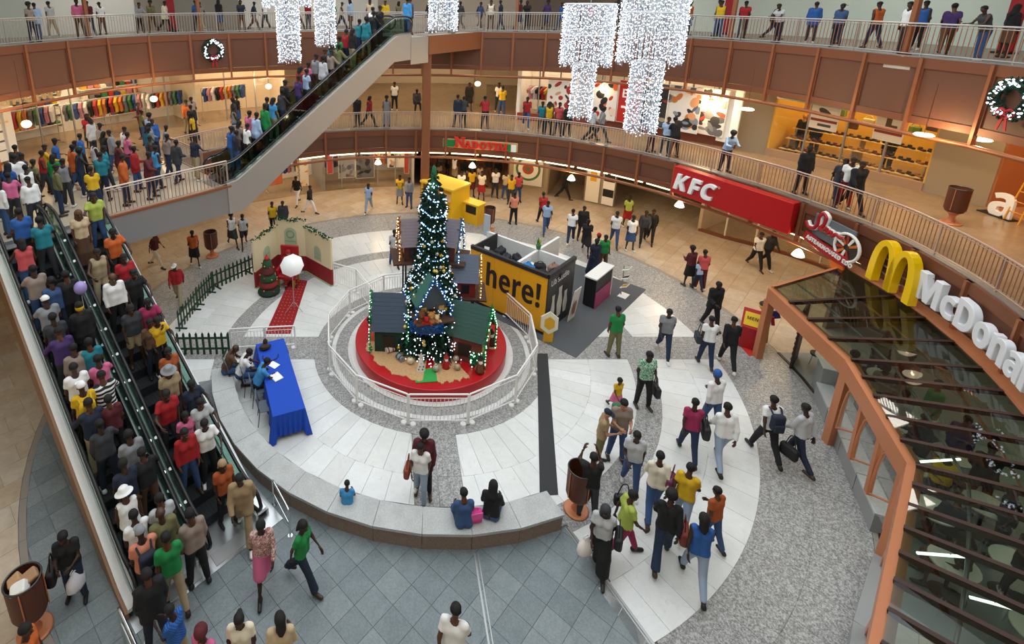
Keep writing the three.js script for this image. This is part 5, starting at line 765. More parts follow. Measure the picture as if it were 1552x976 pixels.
function house(label, p, turn, w, d, hWall, hRoof, wallC, roofC, o = {}) {   // gable ends face local +z and -z; the ridge runs along z
  const g = thing('display_house', label, 'toy house', p, turn), wm = mat(wallC, 0.8), rm = mat(roofC, 0.7), yb = o.lift ?? 0;
  mesh('walls', [at(extrude([[-w / 2, 0], [w / 2, 0], [w / 2, hWall], [0, hWall + hRoof], [-w / 2, hWall]], d), 0, yb, -d / 2)], wm, g);
  const L = Math.hypot(w / 2, hRoof) + 0.14, ang = Math.atan2(hRoof, w / 2), n = 9;
  for (const s of [-1, 1]) for (let k = 0; k < n; k++) { const t = (k + 0.5) / n * L, x = s * (t * Math.cos(ang)), y = yb + hWall + hRoof + 0.03 - t * Math.sin(ang); mesh('shingle_row', [at(box(L / n * 1.12, 0.022, d + 0.2), x, y, 0, 0, 0, -s * (ang - 0.05))], rm, g); }
  const dr = mesh('door', [rbox(w * 0.28, hWall * 0.62, 0.03, 0.008, 0, yb + hWall * 0.31, d / 2 + 0.01)], mat(o.door ?? '#3a1f16', 0.6), g); mesh('door_knob', [ball(0.014, w * 0.1, yb + hWall * 0.3, d / 2 + 0.035, 7)], mat('#c9a23a', 0.3, 0.7), dr); for (const s of [-1, 1]) mesh('window', [rbox(w * 0.2, hWall * 0.3, 0.03, 0.006, s * w * 0.32, yb + hWall * 0.58, d / 2 + 0.01)], mat(o.win ?? '#c79a4a', 0.4), g);
  mesh('side_window', [rbox(0.03, hWall * 0.45, d * 0.4, 0.006, -w / 2 - 0.008, yb + hWall * 0.45, 0)], mat('#1d1512', 0.4), g); mesh('side_window', [rbox(0.03, hWall * 0.45, d * 0.4, 0.006, w / 2 + 0.008, yb + hWall * 0.45, 0)], mat('#1d1512', 0.4), g);
  for (const z of [-1, 1]) { const v = [], path = [[-w / 2 - 0.1, 0], [-w / 2 - 0.1, hWall - 0.1], [0, hWall + hRoof + 0.08], [w / 2 + 0.1, hWall - 0.1], [w / 2 + 0.1, 0]], lights = []; for (let i = 0; i < 4; i++) { const [ax, ay] = path[i], [bx, by] = path[i + 1], m = Math.round(Math.hypot(bx - ax, by - ay) / 0.045); for (let k = 0; k < m; k++) { const t = k / m, c = V(ax + (bx - ax) * t, yb + ay + (by - ay) * t, z * (d / 2 + 0.1)); v.push(...tuft(c, V(rr(-1, 1), rr(-1, 1), rr(-0.3, 1) * z).normalize(), 0.11, 0.02)); v.push(...tuft(c, V(rr(-1, 1), rr(-1, 1), z).normalize(), 0.1, 0.02)); if (k % 2) lights.push(c.clone().add(V(rr(-0.04, 0.04), rr(-0.04, 0.04), z * 0.06))); } }
    const gm2 = mat(o.garland ?? '#0f6a37', 0.8).clone(); gm2.side = THREE.DoubleSide; const gq = mesh('garland', [soup(v)], gm2, g); gq.userData.kind = 'stuff'; const im = new THREE.InstancedMesh(new THREE.SphereGeometry(0.017, 6, 5), glowMat(o.glow ?? '#d9fff0', 4), lights.length); im.name = 'garland_lights'; im.userData.kind = 'stuff'; lights.forEach((c, i) => im.setMatrixAt(i, M4(c.x, c.y, c.z))); gq.add(im); }
  if (yb > 0.1) for (const [sx, sz] of [[-1, -1], [1, -1], [-1, 1], [1, 1]]) mesh('stilt', [box(0.05, yb, 0.05, sx * (w / 2 - 0.05), yb / 2, sz * (d / 2 - 0.05))], MT.dark, g);
  if (yb > 0.1) mesh('deck', [rbox(w + 0.3, 0.06, d + 0.5, 0.01, 0, yb - 0.03, 0.1)], mat('#4a2c1c', 0.7), g);
  return g;
}
const onD = (px, py, y = CD) => gp(px, py, y);
house('dark green toy house with slate blue roof on the left of the red platform', V(C0.x - 1.28, CD, C0.z + 0.25), -Math.PI / 2 - 0.05, 1.0, 0.85, 0.85, 0.85, '#123424', '#3c4a5a', { garland: '#12894a', glow: '#c9ffe6' });
house('brown toy house with green roof on the right of the red platform', V(C0.x + 1.12, CD, C0.z + 0.75), Math.PI / 2 - 0.45, 0.95, 1.0, 0.9, 0.75, '#6d2f22', '#2c4f45', { garland: '#0f8a48', glow: '#a8ffd2', door: '#4a2f1c' });
house('toy house with pinkish grey roof high on the left of the tree', V(C0.x - 0.62, CD, C0.z - 0.6), -Math.PI / 2 + 0.1, 0.8, 0.5, 0.6, 0.6, '#4a2318', '#7f7073', { lift: 2.55, garland: '#a8621c', glow: '#ffd08a' });
house('toy house with mauve roof high on the right of the tree', V(C0.x + 0.56, CD, C0.z - 0.6), Math.PI / 2 - 0.3, 0.8, 0.5, 0.6, 0.6, '#5a2c1e', '#7a7078', { lift: 2.55, garland: '#4a7a9a', glow: '#cfe6ff' });
house('red toy house with blue grey roof at the right rear of the tree', V(C0.x + 1.06, CD, C0.z - 0.3), Math.PI / 2 - 0.1, 0.8, 0.62, 0.6, 0.6, '#7c1a18', '#5c6676', { lift: 1.5, garland: '#b0842a', glow: '#ffe3a0' });
house('small open chalet with a green roof set in the front of the tree', V(C0.x - 0.12, CD, C0.z + 0.55), 0.25, 0.85, 0.75, 0.45, 0.75, '#4c565c', '#3a6a5c', { lift: 1.35, garland: '#2a5f9a', glow: '#9cc8ff' });
{ // blue tinsel basket with soft toys in front of the chalet
  const p = V(C0.x - 0.2, CD + 1.02, C0.z + 1.12), o = thing('tinsel_basket', 'blue tinsel basket filled with soft toys in front of the chalet', 'basket', p); const v = []; for (let i = 0; i < 420; i++) { const a = rnd() * 6.283; v.push(...tuft(V(0.42 * Math.cos(a), rr(0, 0.3), 0.22 * Math.sin(a)), V(Math.cos(a), rr(-0.5, 0.6), Math.sin(a)).normalize(), 0.09, 0.014)); } const m = mat('#2f6fb4', 0.35, 0.3).clone(); m.side = THREE.DoubleSide; mesh('basket', [lathe([[0.001, 0], [0.3, 0], [0.36, 0.3], [0.33, 0.3], [0.28, 0.04], [0.001, 0.04]], 18).applyMatrix4(new THREE.Matrix4().makeScale(1.2, 1, 0.65))], mat('#214a7c', 0.6), o); mesh('tinsel', [soup(v)], m, o).userData.kind = 'stuff'; mesh('bracket', [box(0.06, 0.08, 0.6, 0, -0.04, -0.2)], MT.dark, o);
  const bear = (label, x, z, c, s) => { const b = thing('soft_toy', label, 'soft toy', V(p.x + x, p.y + 0.22, p.z + z), 0.1), m2 = mat(c, 0.95); mesh('torso', [ball(0.13 * s, 0, 0.1 * s, 0, 12, V(1, 1.15, 0.9))], m2, b); mesh('head', [ball(0.1 * s, 0, 0.3 * s, 0.02, 12), ball(0.045 * s, 0, 0.28 * s, 0.1 * s, 8), ball(0.035 * s, 0.08 * s, 0.38 * s, 0, 8), ball(0.035 * s, -0.08 * s, 0.38 * s, 0, 8)], m2, b); for (const q of [-1, 1]) mesh('arm', [rod(V(q * 0.1 * s, 0.18 * s, 0.02), V(q * 0.19 * s, 0.06 * s, 0.08), 0.045 * s, 8)], m2, b); };
  bear('brown teddy bear in the blue tinsel basket', -0.16, 0, '#6d3f22', 1.1); bear('tan teddy bear in the blue tinsel basket', 0.12, 0.02, '#b07a3c', 1.05); bear('red soft toy in the blue tinsel basket', -0.02, 0.1, '#a81c1c', 0.8); bear('pale soft toy at the edge of the tinsel basket', 0.28, 0.0, '#d8b48a', 0.8);
}
// figures and balls lying on the platform
[['silver grey ball on the left sand bed', 574, 527, '#9aa4a6', 0.085], ['cream ball with a painted face on the green mat', 622, 551, '#d6c9a8', 0.105], ['pale patterned ball on the front sand bed', 661, 562, '#a8aa96', 0.1], ['dull gold ball on the front sand bed', 693, 560, '#a89c78', 0.095], ['grey white ball beside the toy house', 691, 547, '#b8ab98', 0.09]].forEach(([label, x, y, c, r]) => { const p = onD(x, y, CD + 0.03), o = thing('large_bauble', label, 'bauble', p); const bb = mesh('ball', [ball(r, 0, r, 0, 18)], mat(c, 0.4, 0.2), o); mesh('cap', [cyl(r * 0.22, r * 0.25, r * 0.25, 0, r * 2, 0, 10)], mat('#b89a4a', 0.3, 0.7), bb); });
[['white wrapped log on the left sand bed', 591, 533, '#cfc6b6', 0.5], ['black and white striped parcel on the left sand bed', 606, 545, '#8b8f98', 2.2]].forEach(([label, x, y, c, t], i) => { const o = thing('wrapped_parcel', label, 'parcel', onD(x, y, CD + 0.03), t); mesh('roll', [cyl(0.085, 0.085, 0.26, 0, 0.085, 0, 14, 0, 0, Math.PI / 2)], mat(c, 0.6), o); for (const s of [-1, 1]) mesh('band', [cyl(0.089, 0.089, 0.035, s * 0.07, 0.085, 0, 14, 0, 0, Math.PI / 2)], mat(i ? '#1c1c20' : '#8a2a20', 0.5), o); });
{ const o = thing('star_cone', 'pale cone with dark dots and a star on top on the green mat', 'ornament', onD(638, 560, CD + 0.03)); mesh('cone', [cyl(0.04, 0.13, 0.36, 0, 0.18, 0, 16)], mat('#ddd8ca', 0.7), o); const s = []; for (let i = 0; i < 10; i++) { const a = i * 36 * D2R, r = i % 2 ? 0.045 : 0.12; s.push([r * Math.sin(a), r * Math.cos(a)]); } mesh('star', [at(extrude(s, 0.025), 0, 0.46, -0.01)], mat('#dcd8cc', 0.6), o); for (let k = 0; k < 5; k++) mesh('dot', [ball(0.02, (k - 2) * 0.035, 0.08 + (k % 3) * 0.08, 0.105 - (k % 3) * 0.025, 6)], MT.dark, o); }
function doll(label, x, y, coat, hat, s = 1) { const o = thing('festive_doll', label, 'doll', onD(x, y, CD + 0.03), 0.1), c = mat(coat, 0.8), sk = mat('#c98f6a', 0.6); mesh('coat', [lathe([[0.001, 0.26 * s], [0.06 * s, 0.24 * s], [0.1 * s, 0.05 * s], [0.11 * s, 0], [0.001, 0]], 14)], c, o); mesh('head', [ball(0.065 * s, 0, 0.31 * s, 0, 12)], sk, o); mesh('beard', [ball(0.05 * s, 0, 0.28 * s, 0.04 * s, 10)], mat('#e8e4dc', 0.9), o); mesh('hat', [cyl(0.005, 0.065 * s, 0.15 * s, 0, 0.42 * s, 0, 12), at(new THREE.TorusGeometry(0.06 * s, 0.016 * s, 6, 14), 0, 0.35 * s, 0, 0, Math.PI / 2)], mat(hat, 0.8), o); for (const q of [-1, 1]) mesh('arm', [rod(V(q * 0.07 * s, 0.2 * s, 0), V(q * 0.13 * s, 0.1 * s, 0.05), 0.025 * s, 7)], c, o); return o; }
doll('red coated festive doll on the front sand bed', 676, 557, '#a81818', '#a81818', 1.0); doll('red doll standing by the brown toy house', 690, 538, '#8f1616', '#b01c1c', 1.1); doll('brown doll with a sledge at the right rim', 727, 563, '#6a3c22', '#2a1c16', 1.2); doll('dark red doll on the right rear sand', 744, 522, '#5a1a1a', '#1f1f24', 1.2); doll('black doll at the far left of the platform', 562, 488, '#1c1c20', '#5a1a1a', 1.0);
{ const v = [], o = thing('garland_heap', 'heap of green lit garland at the foot of the brown toy house', 'garland', onD(722, 553, CD)); for (let i = 0; i < 260; i++) v.push(...tuft(V(rr(-0.14, 0.14), rr(0.02, 0.4), rr(-0.1, 0.1)), V(rr(-1, 1), rr(-0.4, 1), rr(-1, 1)).normalize(), 0.13, 0.02)); const m = mat('#12804a', 0.8).clone(); m.side = THREE.DoubleSide; mesh('sprigs', [soup(v)], m, o).userData.kind = 'stuff'; const im = new THREE.InstancedMesh(new THREE.SphereGeometry(0.017, 6, 5), glowMat('#b8ffe0', 4), 40); im.name = 'garland_lights'; im.userData.kind = 'stuff'; for (let i = 0; i < 40; i++) im.setMatrixAt(i, M4(rr(-0.2, 0.2), rr(0.03, 0.48), rr(-0.16, 0.16))); o.add(im); }
// white barriers
const wTube = mat('#eceae6', 0.35);
function barrier(label, A, B, group, h = 0.95) { const o = thing('white_barrier', label, 'barrier', A.clone().add(B).multiplyScalar(0.5), 0, group), c = o.position, P = (k, y) => A.clone().lerp(B, k).sub(c).setY(y), n = Math.max(5, Math.round(A.distanceTo(B) / 0.1)); mesh('frame', [rod(P(0, h), P(1, h), 0.024), rod(P(0, 0.14), P(1, 0.14), 0.02), rod(P(0, 0.02), P(0, h), 0.024), rod(P(1, 0.02), P(1, h), 0.024)], wTube, o); mesh('upper_rail', [rod(P(0, h - 0.12), P(1, h - 0.12), 0.012)], wTube, o); const gB = new THREE.CylinderGeometry(0.008, 0.008, h - 0.26, 5); for (let i = 1; i < n; i++) mesh('bar', gB, wTube, o).position.copy(P(i / n, 0.14 + (h - 0.26) / 2)); for (const k of [0.07, 0.93]) mesh('foot', [cyl(0.075, 0.085, 0.04, ...P(k, 0.02).toArray(), 12)], wTube, o); return o; }
{ const n = 13, R = 3.27, off = 180 - 360 / 13 / 2; for (let k = 0; k < n; k++) { const a = off + k * 360 / n; if (k === 8) continue; const q = (x) => { const p = pol(R, x); p.z += 0.12; return p; }; barrier('white tubular barrier panel in the ring around the Christmas display', q(a + 0.35), q(a + 360 / n - 0.35), 'barriers around the Christmas display'); } }
barrier('white tubular barrier leading from the painted backdrop', gp(506, 432), gp(540, 442), null); barrier('white tubular barrier between the backdrop and the ring', gp(541, 443), gp(562, 470), null); barrier('white tubular barrier behind the blue table', gp(352, 532), gp(402, 529), null, 0.8); barrier('white tubular barrier across the end of the red carpet', gp(404, 529), gp(448, 527), null, 0.8);
// grey carpet, black runner, red carpet
top('floor_carpet', [prism([es(13.95, 5.92), es(19.6, 5.92), es(19.6, 10.6), es(13.95, 10.6)].map((p) => [p.x, p.z]), 0.001, 0.012)], MT.carpet, 'dark grey carpet laid under the yellow stand', 'carpet');
top('rubber_runner', [prism([gp(814, 536), gp(830, 536), gp(846, 750), gp(818, 752)].map((p) => [p.x, p.z]), 0.001, 0.01)], mat('#2f3032', 0.8), 'long black rubber runner from the barrier ring to the bench', 'runner');
{ const P = [gp(402, 506), gp(440, 506), gp(466, 426), gp(440, 422)], o = thing('red_runner', 'red patterned carpet runner leading to the painted backdrop', 'carpet', [0, 0, 0]); mesh('pile', [prism(P.map((p) => [p.x, p.z]), 0.001, 0.012)], mat('#8f1218', 0.95), o); const im = new THREE.InstancedMesh(new THREE.CylinderGeometry(0.018, 0.018, 0.004, 6), mat('#c98a5a', 0.8), 90); im.name = 'woven_dots'; im.userData.kind = 'stuff'; for (let i = 0; i < 90; i++) { const u = 0.08 + 0.84 * ((i % 5) + 0.5) / 5, v = (Math.floor(i / 5) + 0.5) / 18, a = P[0].clone().lerp(P[3], v), b = P[1].clone().lerp(P[2], v), q = a.lerp(b, u); im.setMatrixAt(i, M4(q.x, 0.013, q.z)); } o.add(im); }
// ---------- painted backdrop with throne ----------
{
  const Wp = [gp(388, 438), gp(422, 409), gp(466, 412), gp(504, 434)], hs = [2.0, 2.28, 2.0], o = thing('painted_backdrop', 'cream three-panel backdrop with arched windows, red dado and green garland', 'backdrop', [0, 0, 0]);
  for (let i = 0; i < 3; i++) {
    const A = Wp[i], B = Wp[i + 1], len = A.distanceTo(B), m = A.clone().add(B).multiplyScalar(0.5), ry = Math.atan2(-(B.z - A.z), B.x - A.x), h = hs[i], put = (g) => at(g, m.x, 0, m.z, ry), w = i === 1 ? 0.5 : 0.42, x0 = 0, y0 = i === 1 ? 0.75 : 0.85, y1 = i === 1 ? 1.95 : 1.45;
    mesh('panel', [put(box(len, h - 0.72, 0.08, 0, 0.72 + (h - 0.72) / 2, 0))], mat('#e3d3ab', 0.75), o); mesh('dado', [put(box(len, 0.66, 0.085, 0, 0.39, 0))], mat('#8a1219', 0.7), o); mesh('skirting', [put(box(len, 0.06, 0.12, 0, 0.03, 0))], mat('#9fb98a', 0.7), o);
    const s = new THREE.Shape(); s.moveTo(-w / 2, y0); s.lineTo(w / 2, y0); s.lineTo(w / 2, y1 - w / 2); s.absarc(0, y1 - w / 2, w / 2, 0, Math.PI); s.lineTo(-w / 2, y0); mesh('arched_window', [put(new THREE.ExtrudeGeometry(s, { depth: 0.02, bevelEnabled: false, curveSegments: 12 }).translate(0, 0, 0.04))], mat('#a9b795', 0.7), o);
    if (i === 1) { mesh('rosette', [put(at(new THREE.TorusGeometry(0.15, 0.02, 8, 20), 0, 1.66, 0.065))], mat('#7f9070', 0.7), o); }
    for (const yy of [0.33, 0.66]) mesh('glazing_bar', [put(box(w - 0.04, 0.02, 0.015, 0, y0 + (y1 - w / 2 - y0) * yy, 0.066))], mat('#8fa080', 0.7), o);
    const v = []; for (let k = 0; k < 90; k++) { const c = V(rr(-len / 2, len / 2), h + rr(-0.03, 0.05), rr(-0.03, 0.08)).applyMatrix4(M4(m.x, 0, m.z, ry)); v.push(...tuft(c, V(rr(-1, 1), rr(-0.6, 0.8), rr(-1, 1)).normalize(), 0.12, 0.022)); } const gm = mat('#14532f', 0.85).clone(); gm.side = THREE.DoubleSide; mesh('garland', [soup(v)], gm, o).userData.kind = 'stuff';
  }
  const tp = gp(438, 431), t = thing('throne', 'high-backed red throne in front of the painted backdrop', 'chair', tp, -0.15), rm = mat('#a3131a', 0.6), gm = mat('#c39a3a', 0.4, 0.5); mesh('backrest', [rbox(0.72, 1.15, 0.1, 0.03, 0, 0.95, -0.3)], rm, t); mesh('seat', [rbox(0.68, 0.16, 0.6, 0.04, 0, 0.42, 0)], rm, t); for (const s of [-1, 1]) mesh('armrest', [rbox(0.1, 0.28, 0.55, 0.03, s * 0.36, 0.6, 0)], rm, t); for (const [sx, sz] of [[-1, -1], [1, -1], [-1, 1], [1, 1]]) mesh('leg', [box(0.07, 0.36, 0.07, sx * 0.3, 0.18, sz * 0.25)], gm, t);
  const up = gp(446, 470), u = thing('studio_umbrella', 'white photo umbrella on a tall light stand over the red carpet', 'umbrella', up); const top_ = V(0.0, 1.75, -0.05); mesh('canopy', [lathe([[0.001, 0.2], [0.16, 0.18], [0.3, 0.11], [0.42, 0], [0.41, 0], [0.29, 0.1], [0.001, 0.185]], 8).applyMatrix4(M4(top_.x, top_.y, top_.z, 0, 0.75))], mat('#f4f3ef', 0.7), u); mesh('stand', [rod(V(0, 0.1, 0), V(0, 1.8, -0.03), 0.014, 6)], MT.satin, u); for (let k = 0; k < 3; k++) mesh('tripod_leg', [rod(V(0, 0.35, 0), V(0.35 * Math.cos(k * 2.09 + 0.4), 0.01, 0.35 * Math.sin(k * 2.09 + 0.4)), 0.011, 6)], MT.satin, u); mesh('flash_head', [cyl(0.05, 0.06, 0.16, 0, 1.62, 0.1, 10, 0, 1.2)], MT.dark, u);
  const sp = gp(408, 443), st = thing('small_christmas_tree', 'small tiered tree with red trim beside the painted backdrop', 'tree', sp); [[0.42, 0.0, 0.3, '#16301f'], [0.36, 0.3, 0.28, '#7d1c1e'], [0.31, 0.52, 0.3, '#1c4226'], [0.25, 0.8, 0.3, '#5a1e1c'], [0.19, 1.05, 0.3, '#1c4226']].forEach(([r, y, h, c], k) => mesh('tier', [lathe([[0.001, h], [r * 0.7, h], [r, h * 0.3], [r * 0.94, 0.0], [0.001, 0]], 16).translate(0, y, 0)], mat(c, 0.8), st)); mesh('top_bow', [ball(0.09, 0, 1.42, 0, 10), cyl(0.01, 0.06, 0.15, 0, 1.53, 0, 8)], mat('#c2201c', 0.6), st); for (let k = 0; k < 18; k++) { const a = k * 0.9, y = 0.15 + k * 0.065, r = 0.43 - k * 0.014; mesh('small_bauble', [ball(0.03, r * Math.cos(a), y, r * Math.sin(a), 7)], mat(['#c9a23a', '#b02020'][k % 2], 0.3, 0.4), st); }
}
// ---------- green picket fence ----------
function picket(label, A, B, group) { const o = thing('picket_fence', label, 'fence', A.clone().add(B).multiplyScalar(0.5), 0, group), c = o.position, P = (k, y) => A.clone().lerp(B, k).sub(c).setY(y), n = Math.round(A.distanceTo(B) / 0.19), gm = mat('#123a22', 0.7), ry = Math.atan2(-(B.z - A.z), B.x - A.x); for (const y of [0.2, 0.58]) mesh('rail', [bar(P(0, y), P(1, y), 0.03, 0.06)], gm, o); const gp_ = extrude([[-0.035, 0], [0.035, 0], [0.035, 0.72], [0, 0.8], [-0.035, 0.72]], 0.02); for (let i = 0; i <= n; i++) { const m = mesh('picket', gp_, gm, o); m.position.copy(P(i / n, 0)); m.rotation.y = ry; } for (const k of [0.1, 0.9]) mesh('foot', [box(0.05, 0.04, 0.4, ...P(k, 0.02).toArray(), ry)], gm, o); return o; }
picket('dark green picket fence panel beside the descending escalator', gp(272, 502), gp(299, 466), null); picket('dark green picket fence panel in the middle of the curved row', gp(300, 464), gp(322, 441), null); picket('dark green picket fence panel ending at the backdrop', gp(324, 439), gp(384, 411), null); picket('dark green picket fence panel at the head of the curved bench', gp(272, 537), gp(348, 536), null);
// ---------- blue table and chairs ----------
{
  const T = [[391.5, 518.6], [427, 516], [457.5, 621], [419, 629.5]].map(([x, y]) => gp(x, y, 0.75)), c = T[0].clone().add(T[1]).add(T[2]).add(T[3]).multiplyScalar(0.25), ax = T[2].clone().add(T[3]).sub(T[0]).sub(T[1]).setY(0), ry = Math.atan2(ax.x, ax.z), len = ax.length() / 2, w = 0.82;
  const t = thing('trestle_table', 'long trestle table hidden under the blue cloth', 'table', V(c.x, 0, c.z), ry); mesh('table_top', [rbox(w - 0.04, 0.04, len - 0.04, 0.01, 0, 0.72, 0)], mat('#8a7a66', 0.6), t); for (const [sx, sz] of [[-1, -1], [1, -1], [-1, 1], [1, 1]]) mesh('leg', [rod(V(sx * w * 0.4, 0, sz * len * 0.42), V(sx * w * 0.4, 0.7, sz * len * 0.42), 0.018)], MT.dark, t);
  const cl = thing('tablecloth', 'bright blue cloth draped over the long table', 'tablecloth', V(c.x, 0.745, c.z), ry), bm = mat('#0a46b4', 0.8); bm.side = THREE.DoubleSide; const v = [], per = [], N = 120; for (let i = 0; i < N; i++) { const k = i / N * 4, e = Math.floor(k), f = k - e, cr = [[-1, -1], [1, -1], [1, 1], [-1, 1]], p = cr[e], q = cr[(e + 1) % 4]; per.push([(p[0] + (q[0] - p[0]) * f) * w / 2, (p[1] + (q[1] - p[1]) * f) * len / 2, Math.min(f, 1 - f)]); }
  const low = per.map(([x, z, f], i) => { const fold = 0.03 * Math.sin(i * 1.35) + 0.04, corner = Math.max(0, 0.12 - f) * 0.9, l = Math.hypot(x / w, z / len); return [x + Math.sign(x) * (Math.abs(x) > w / 2 - 0.01 ? fold + corner : 0), z + Math.sign(z) * (Math.abs(z) > len / 2 - 0.01 ? fold + corner : 0), -0.55 - corner * 1.1 - (z > len / 2 - 0.01 ? 0.06 : 0) + 0.012 * Math.sin(i * 0.9)]; });
  for (let i = 0; i < N; i++) { const a = per[i], b = per[(i + 1) % N], la = low[i], lb = low[(i + 1) % N]; v.push(0, 0.008, 0, b[0], 0.008, b[1], a[0], 0.008, a[1]); v.push(a[0], 0.008, a[1], b[0], 0.008, b[1], lb[0], lb[2], lb[1], a[0], 0.008, a[1], lb[0], lb[2], lb[1], la[0], la[2], la[1]); } mesh('cloth', [soup(v)], bm, cl);
  const onT = (px, py) => gp(px, py, 0.757);
  { const o = thing('clipboard', 'white form on a clipboard lying on the blue cloth', 'clipboard', onT(419, 571), ry + 0.35); mesh('board', [box(0.26, 0.008, 0.34, 0, 0.004, 0)], mat('#c9c9c6', 0.5), o); mesh('sheet', [box(0.23, 0.004, 0.29, 0, 0.011, 0.01)], MT.white, o); mesh('clip', [box(0.1, 0.015, 0.03, 0, 0.016, -0.15)], MT.dark, o); }
  { const o = thing('paper_sheet', 'sheet of paper being written on at the blue table', 'paper', onT(415, 553), ry + 0.6); mesh('sheet', [box(0.21, 0.004, 0.29, 0, 0.002, 0)], MT.white, o); }
  { const o = thing('dark_bag', 'crumpled dark brown bag on the far end of the blue table', 'bag', onT(401, 527), ry); mesh('pouch', [ball(0.17, 0, 0.06, 0.05, 12, V(1, 0.4, 0.8)), ball(0.1, 0.04, 0.15, -0.06, 10, V(0.7, 1.2, 0.6))], mat('#3a2a22', 0.9), o); mesh('strap', [at(new THREE.TorusGeometry(0.16, 0.012, 6, 20), 0.02, 0.08, 0.05, 0, 1.2)], mat('#2a1f1a', 0.9), o); }
  { const o = thing('belt_strap', 'black strap lying curled on the blue cloth', 'strap', onT(410, 540), ry); mesh('loop', [at(new THREE.TorusGeometry(0.22, 0.014, 6, 24, 3.6), 0, 0.014, 0, 0, Math.PI / 2)], MT.dark, o); }
  for (const [px, py, dt, lab] of [[350, 585, 0.2, 'grey plastic chair under the brown clad sitter'], [374, 595, 0.1, 'grey plastic chair under the sitter in the white t-shirt'], [388, 612, 0.0, 'grey plastic chair under the sitter in blue'], [398, 640, -0.1, 'empty grey plastic chair at the blue table']]) { const p = gp(px, py), o = thing('stacking_chair', lab, 'chair', V(p.x + 0.1, 0, p.z - 0.1), ry + Math.PI / 2 + dt); const sm = mat('#5c6670', 0.5); mesh('seat', [rbox(0.44, 0.03, 0.42, 0.014, 0, 0.44, 0)], sm, o); mesh('backrest', [at(rbox(0.42, 0.3, 0.025, 0.01), 0, 0.72, -0.22, 0, -0.15)], sm, o); for (const s of [-1, 1]) { mesh('leg', [rod(V(s * 0.19, 0.44, 0.17), V(s * 0.22, 0, 0.22), 0.011, 6)], MT.dark, o); mesh('leg', [rod(V(s * 0.19, 0.86, -0.25), V(s * 0.2, 0.44, -0.17), 0.011, 6), rod(V(s * 0.2, 0.44, -0.17), V(s * 0.22, 0, -0.24), 0.011, 6)], MT.dark, o); } }
}
// ---------- yellow stand with HERE lettering ----------
{
  const o = thing('exhibition_stand', 'yellow and black exhibition stand with white inner partitions', 'stand', [0, 0, 0]), n0 = 14.3, s0 = 7.25, s1 = 10.3, n1 = 16.1, hK = 2.15, put = (w, h, d, n, s, y, turned) => at(box(turned ? d : w, h, turned ? w : d), ...es(n, s, y).toArray(), -Math.PI / 4);
  const ym = mat('#e6a512', 0.5), bk = mat('#232426', 0.55), wm = mat('#e4e4e0', 0.5);
  for (let k = 0; k < 3; k++) mesh('yellow_panel', [bar(es(n0, s1 - (s1 - s0) * k / 3 - 0.004, hK / 2 - 0.04), es(n0, s1 - (s1 - s0) * (k + 1) / 3 + 0.004, hK / 2 - 0.04), 0.06, hK - 0.1)], ym, o);
  mesh('black_rim', [bar(es(n0, s1, hK), es(n0, s0, hK), 0.12, 0.13)], bk, o); mesh('black_rim', [bar(es(n0, s0, hK), es(n1, s0, hK), 0.12, 0.13)], bk, o); mesh('skirting', [bar(es(n0 - 0.02, s1, 0.05), es(n0 - 0.02, s0, 0.05), 0.06, 0.1)], bk, o);
  mesh('black_panel', [bar(es(n0, s0, hK / 2), es(n1, s0, hK / 2), 0.06, hK - 0.06)], mat('#2a2b2d', 0.45), o); mesh('far_panel', [bar(es(n1, s0, hK * 0.45), es(n1, s0 + 1.0, hK * 0.45), 0.06, hK * 0.9)], bk, o); mesh('left_panel', [bar(es(n0, s1, hK / 2), es(n0 + 1.6, s1, hK / 2), 0.06, hK - 0.06)], bk, o);
  for (const [a, b] of [[[n0, 8.6], [n0 + 3.2, 8.6]], [[n0 + 1.7, 8.6], [n0 + 1.7, s1 + 0.5]], [[n0 + 1.7, 8.6], [n0 + 1.7, 7.3]]]) mesh('partition', [bar(es(...a, hK * 0.47), es(...b, hK * 0.47), 0.1, hK * 0.94)], wm, o);
  mesh('counter', [bar(es(n0 + 0.55, s1 - 0.1, 1.68), es(n0 + 0.55, 8.7, 1.68), 0.9, 0.05)], mat('#3a3b3d', 0.4), o); mesh('counter', [bar(es(n0 + 0.6, 8.5, 1.75), es(n0 + 0.6, s0 + 0.1, 1.75), 1.05, 0.05)], wm, o); 
  mesh('white_upright', [rbox(0.28, 0.9, 0.05, 0.02, ...es(n0 + 1.7, s1 + 0.55, hK + 0.1).toArray(), -Math.PI / 4)], mat('#b9c4cc', 0.4), o);
  const g = text('here!', 0.86, 0.015); g.computeBoundingBox(); const tw = g.boundingBox.max.x - g.boundingBox.min.x; g.translate(-g.boundingBox.min.x, 0, 0).scale(2.12 / tw, 1, 1); const p = es(n0 - 0.035, s1 - 0.72, 0.92); mesh('lettering', [at(g, p.x, p.y, p.z, -Math.PI / 4, 0, 0)], mat('#17171a', 0.5), o);
  const pz = es(n0 + 0.15, s0 - 0.036, 1.72); mesh('white_caption', [at(text('Lib studio', 0.2, 0.01, fontR), pz.x, pz.y, pz.z, Math.PI / 4)], mat('#d8d8d6', 0.5), o);
  const vase = (x, h, w) => { const b = es(n0 + x, s0 - 0.036, 0.35); mesh('printed_vase', [at(extrude([[-w * 0.3, 0], [w * 0.3, 0], [w * 0.5, h * 0.45], [w * 0.25, h * 0.8], [w * 0.32, h], [-w * 0.32, h], [-w * 0.25, h * 0.8], [-w * 0.5, h * 0.45]], 0.01), b.x, b.y, b.z, Math.PI / 4)], mat('#c7c2b8', 0.5), o); }; vase(0.4, 0.95, 0.26); vase(0.85, 1.1, 0.36); vase(1.25, 0.8, 0.3);
}
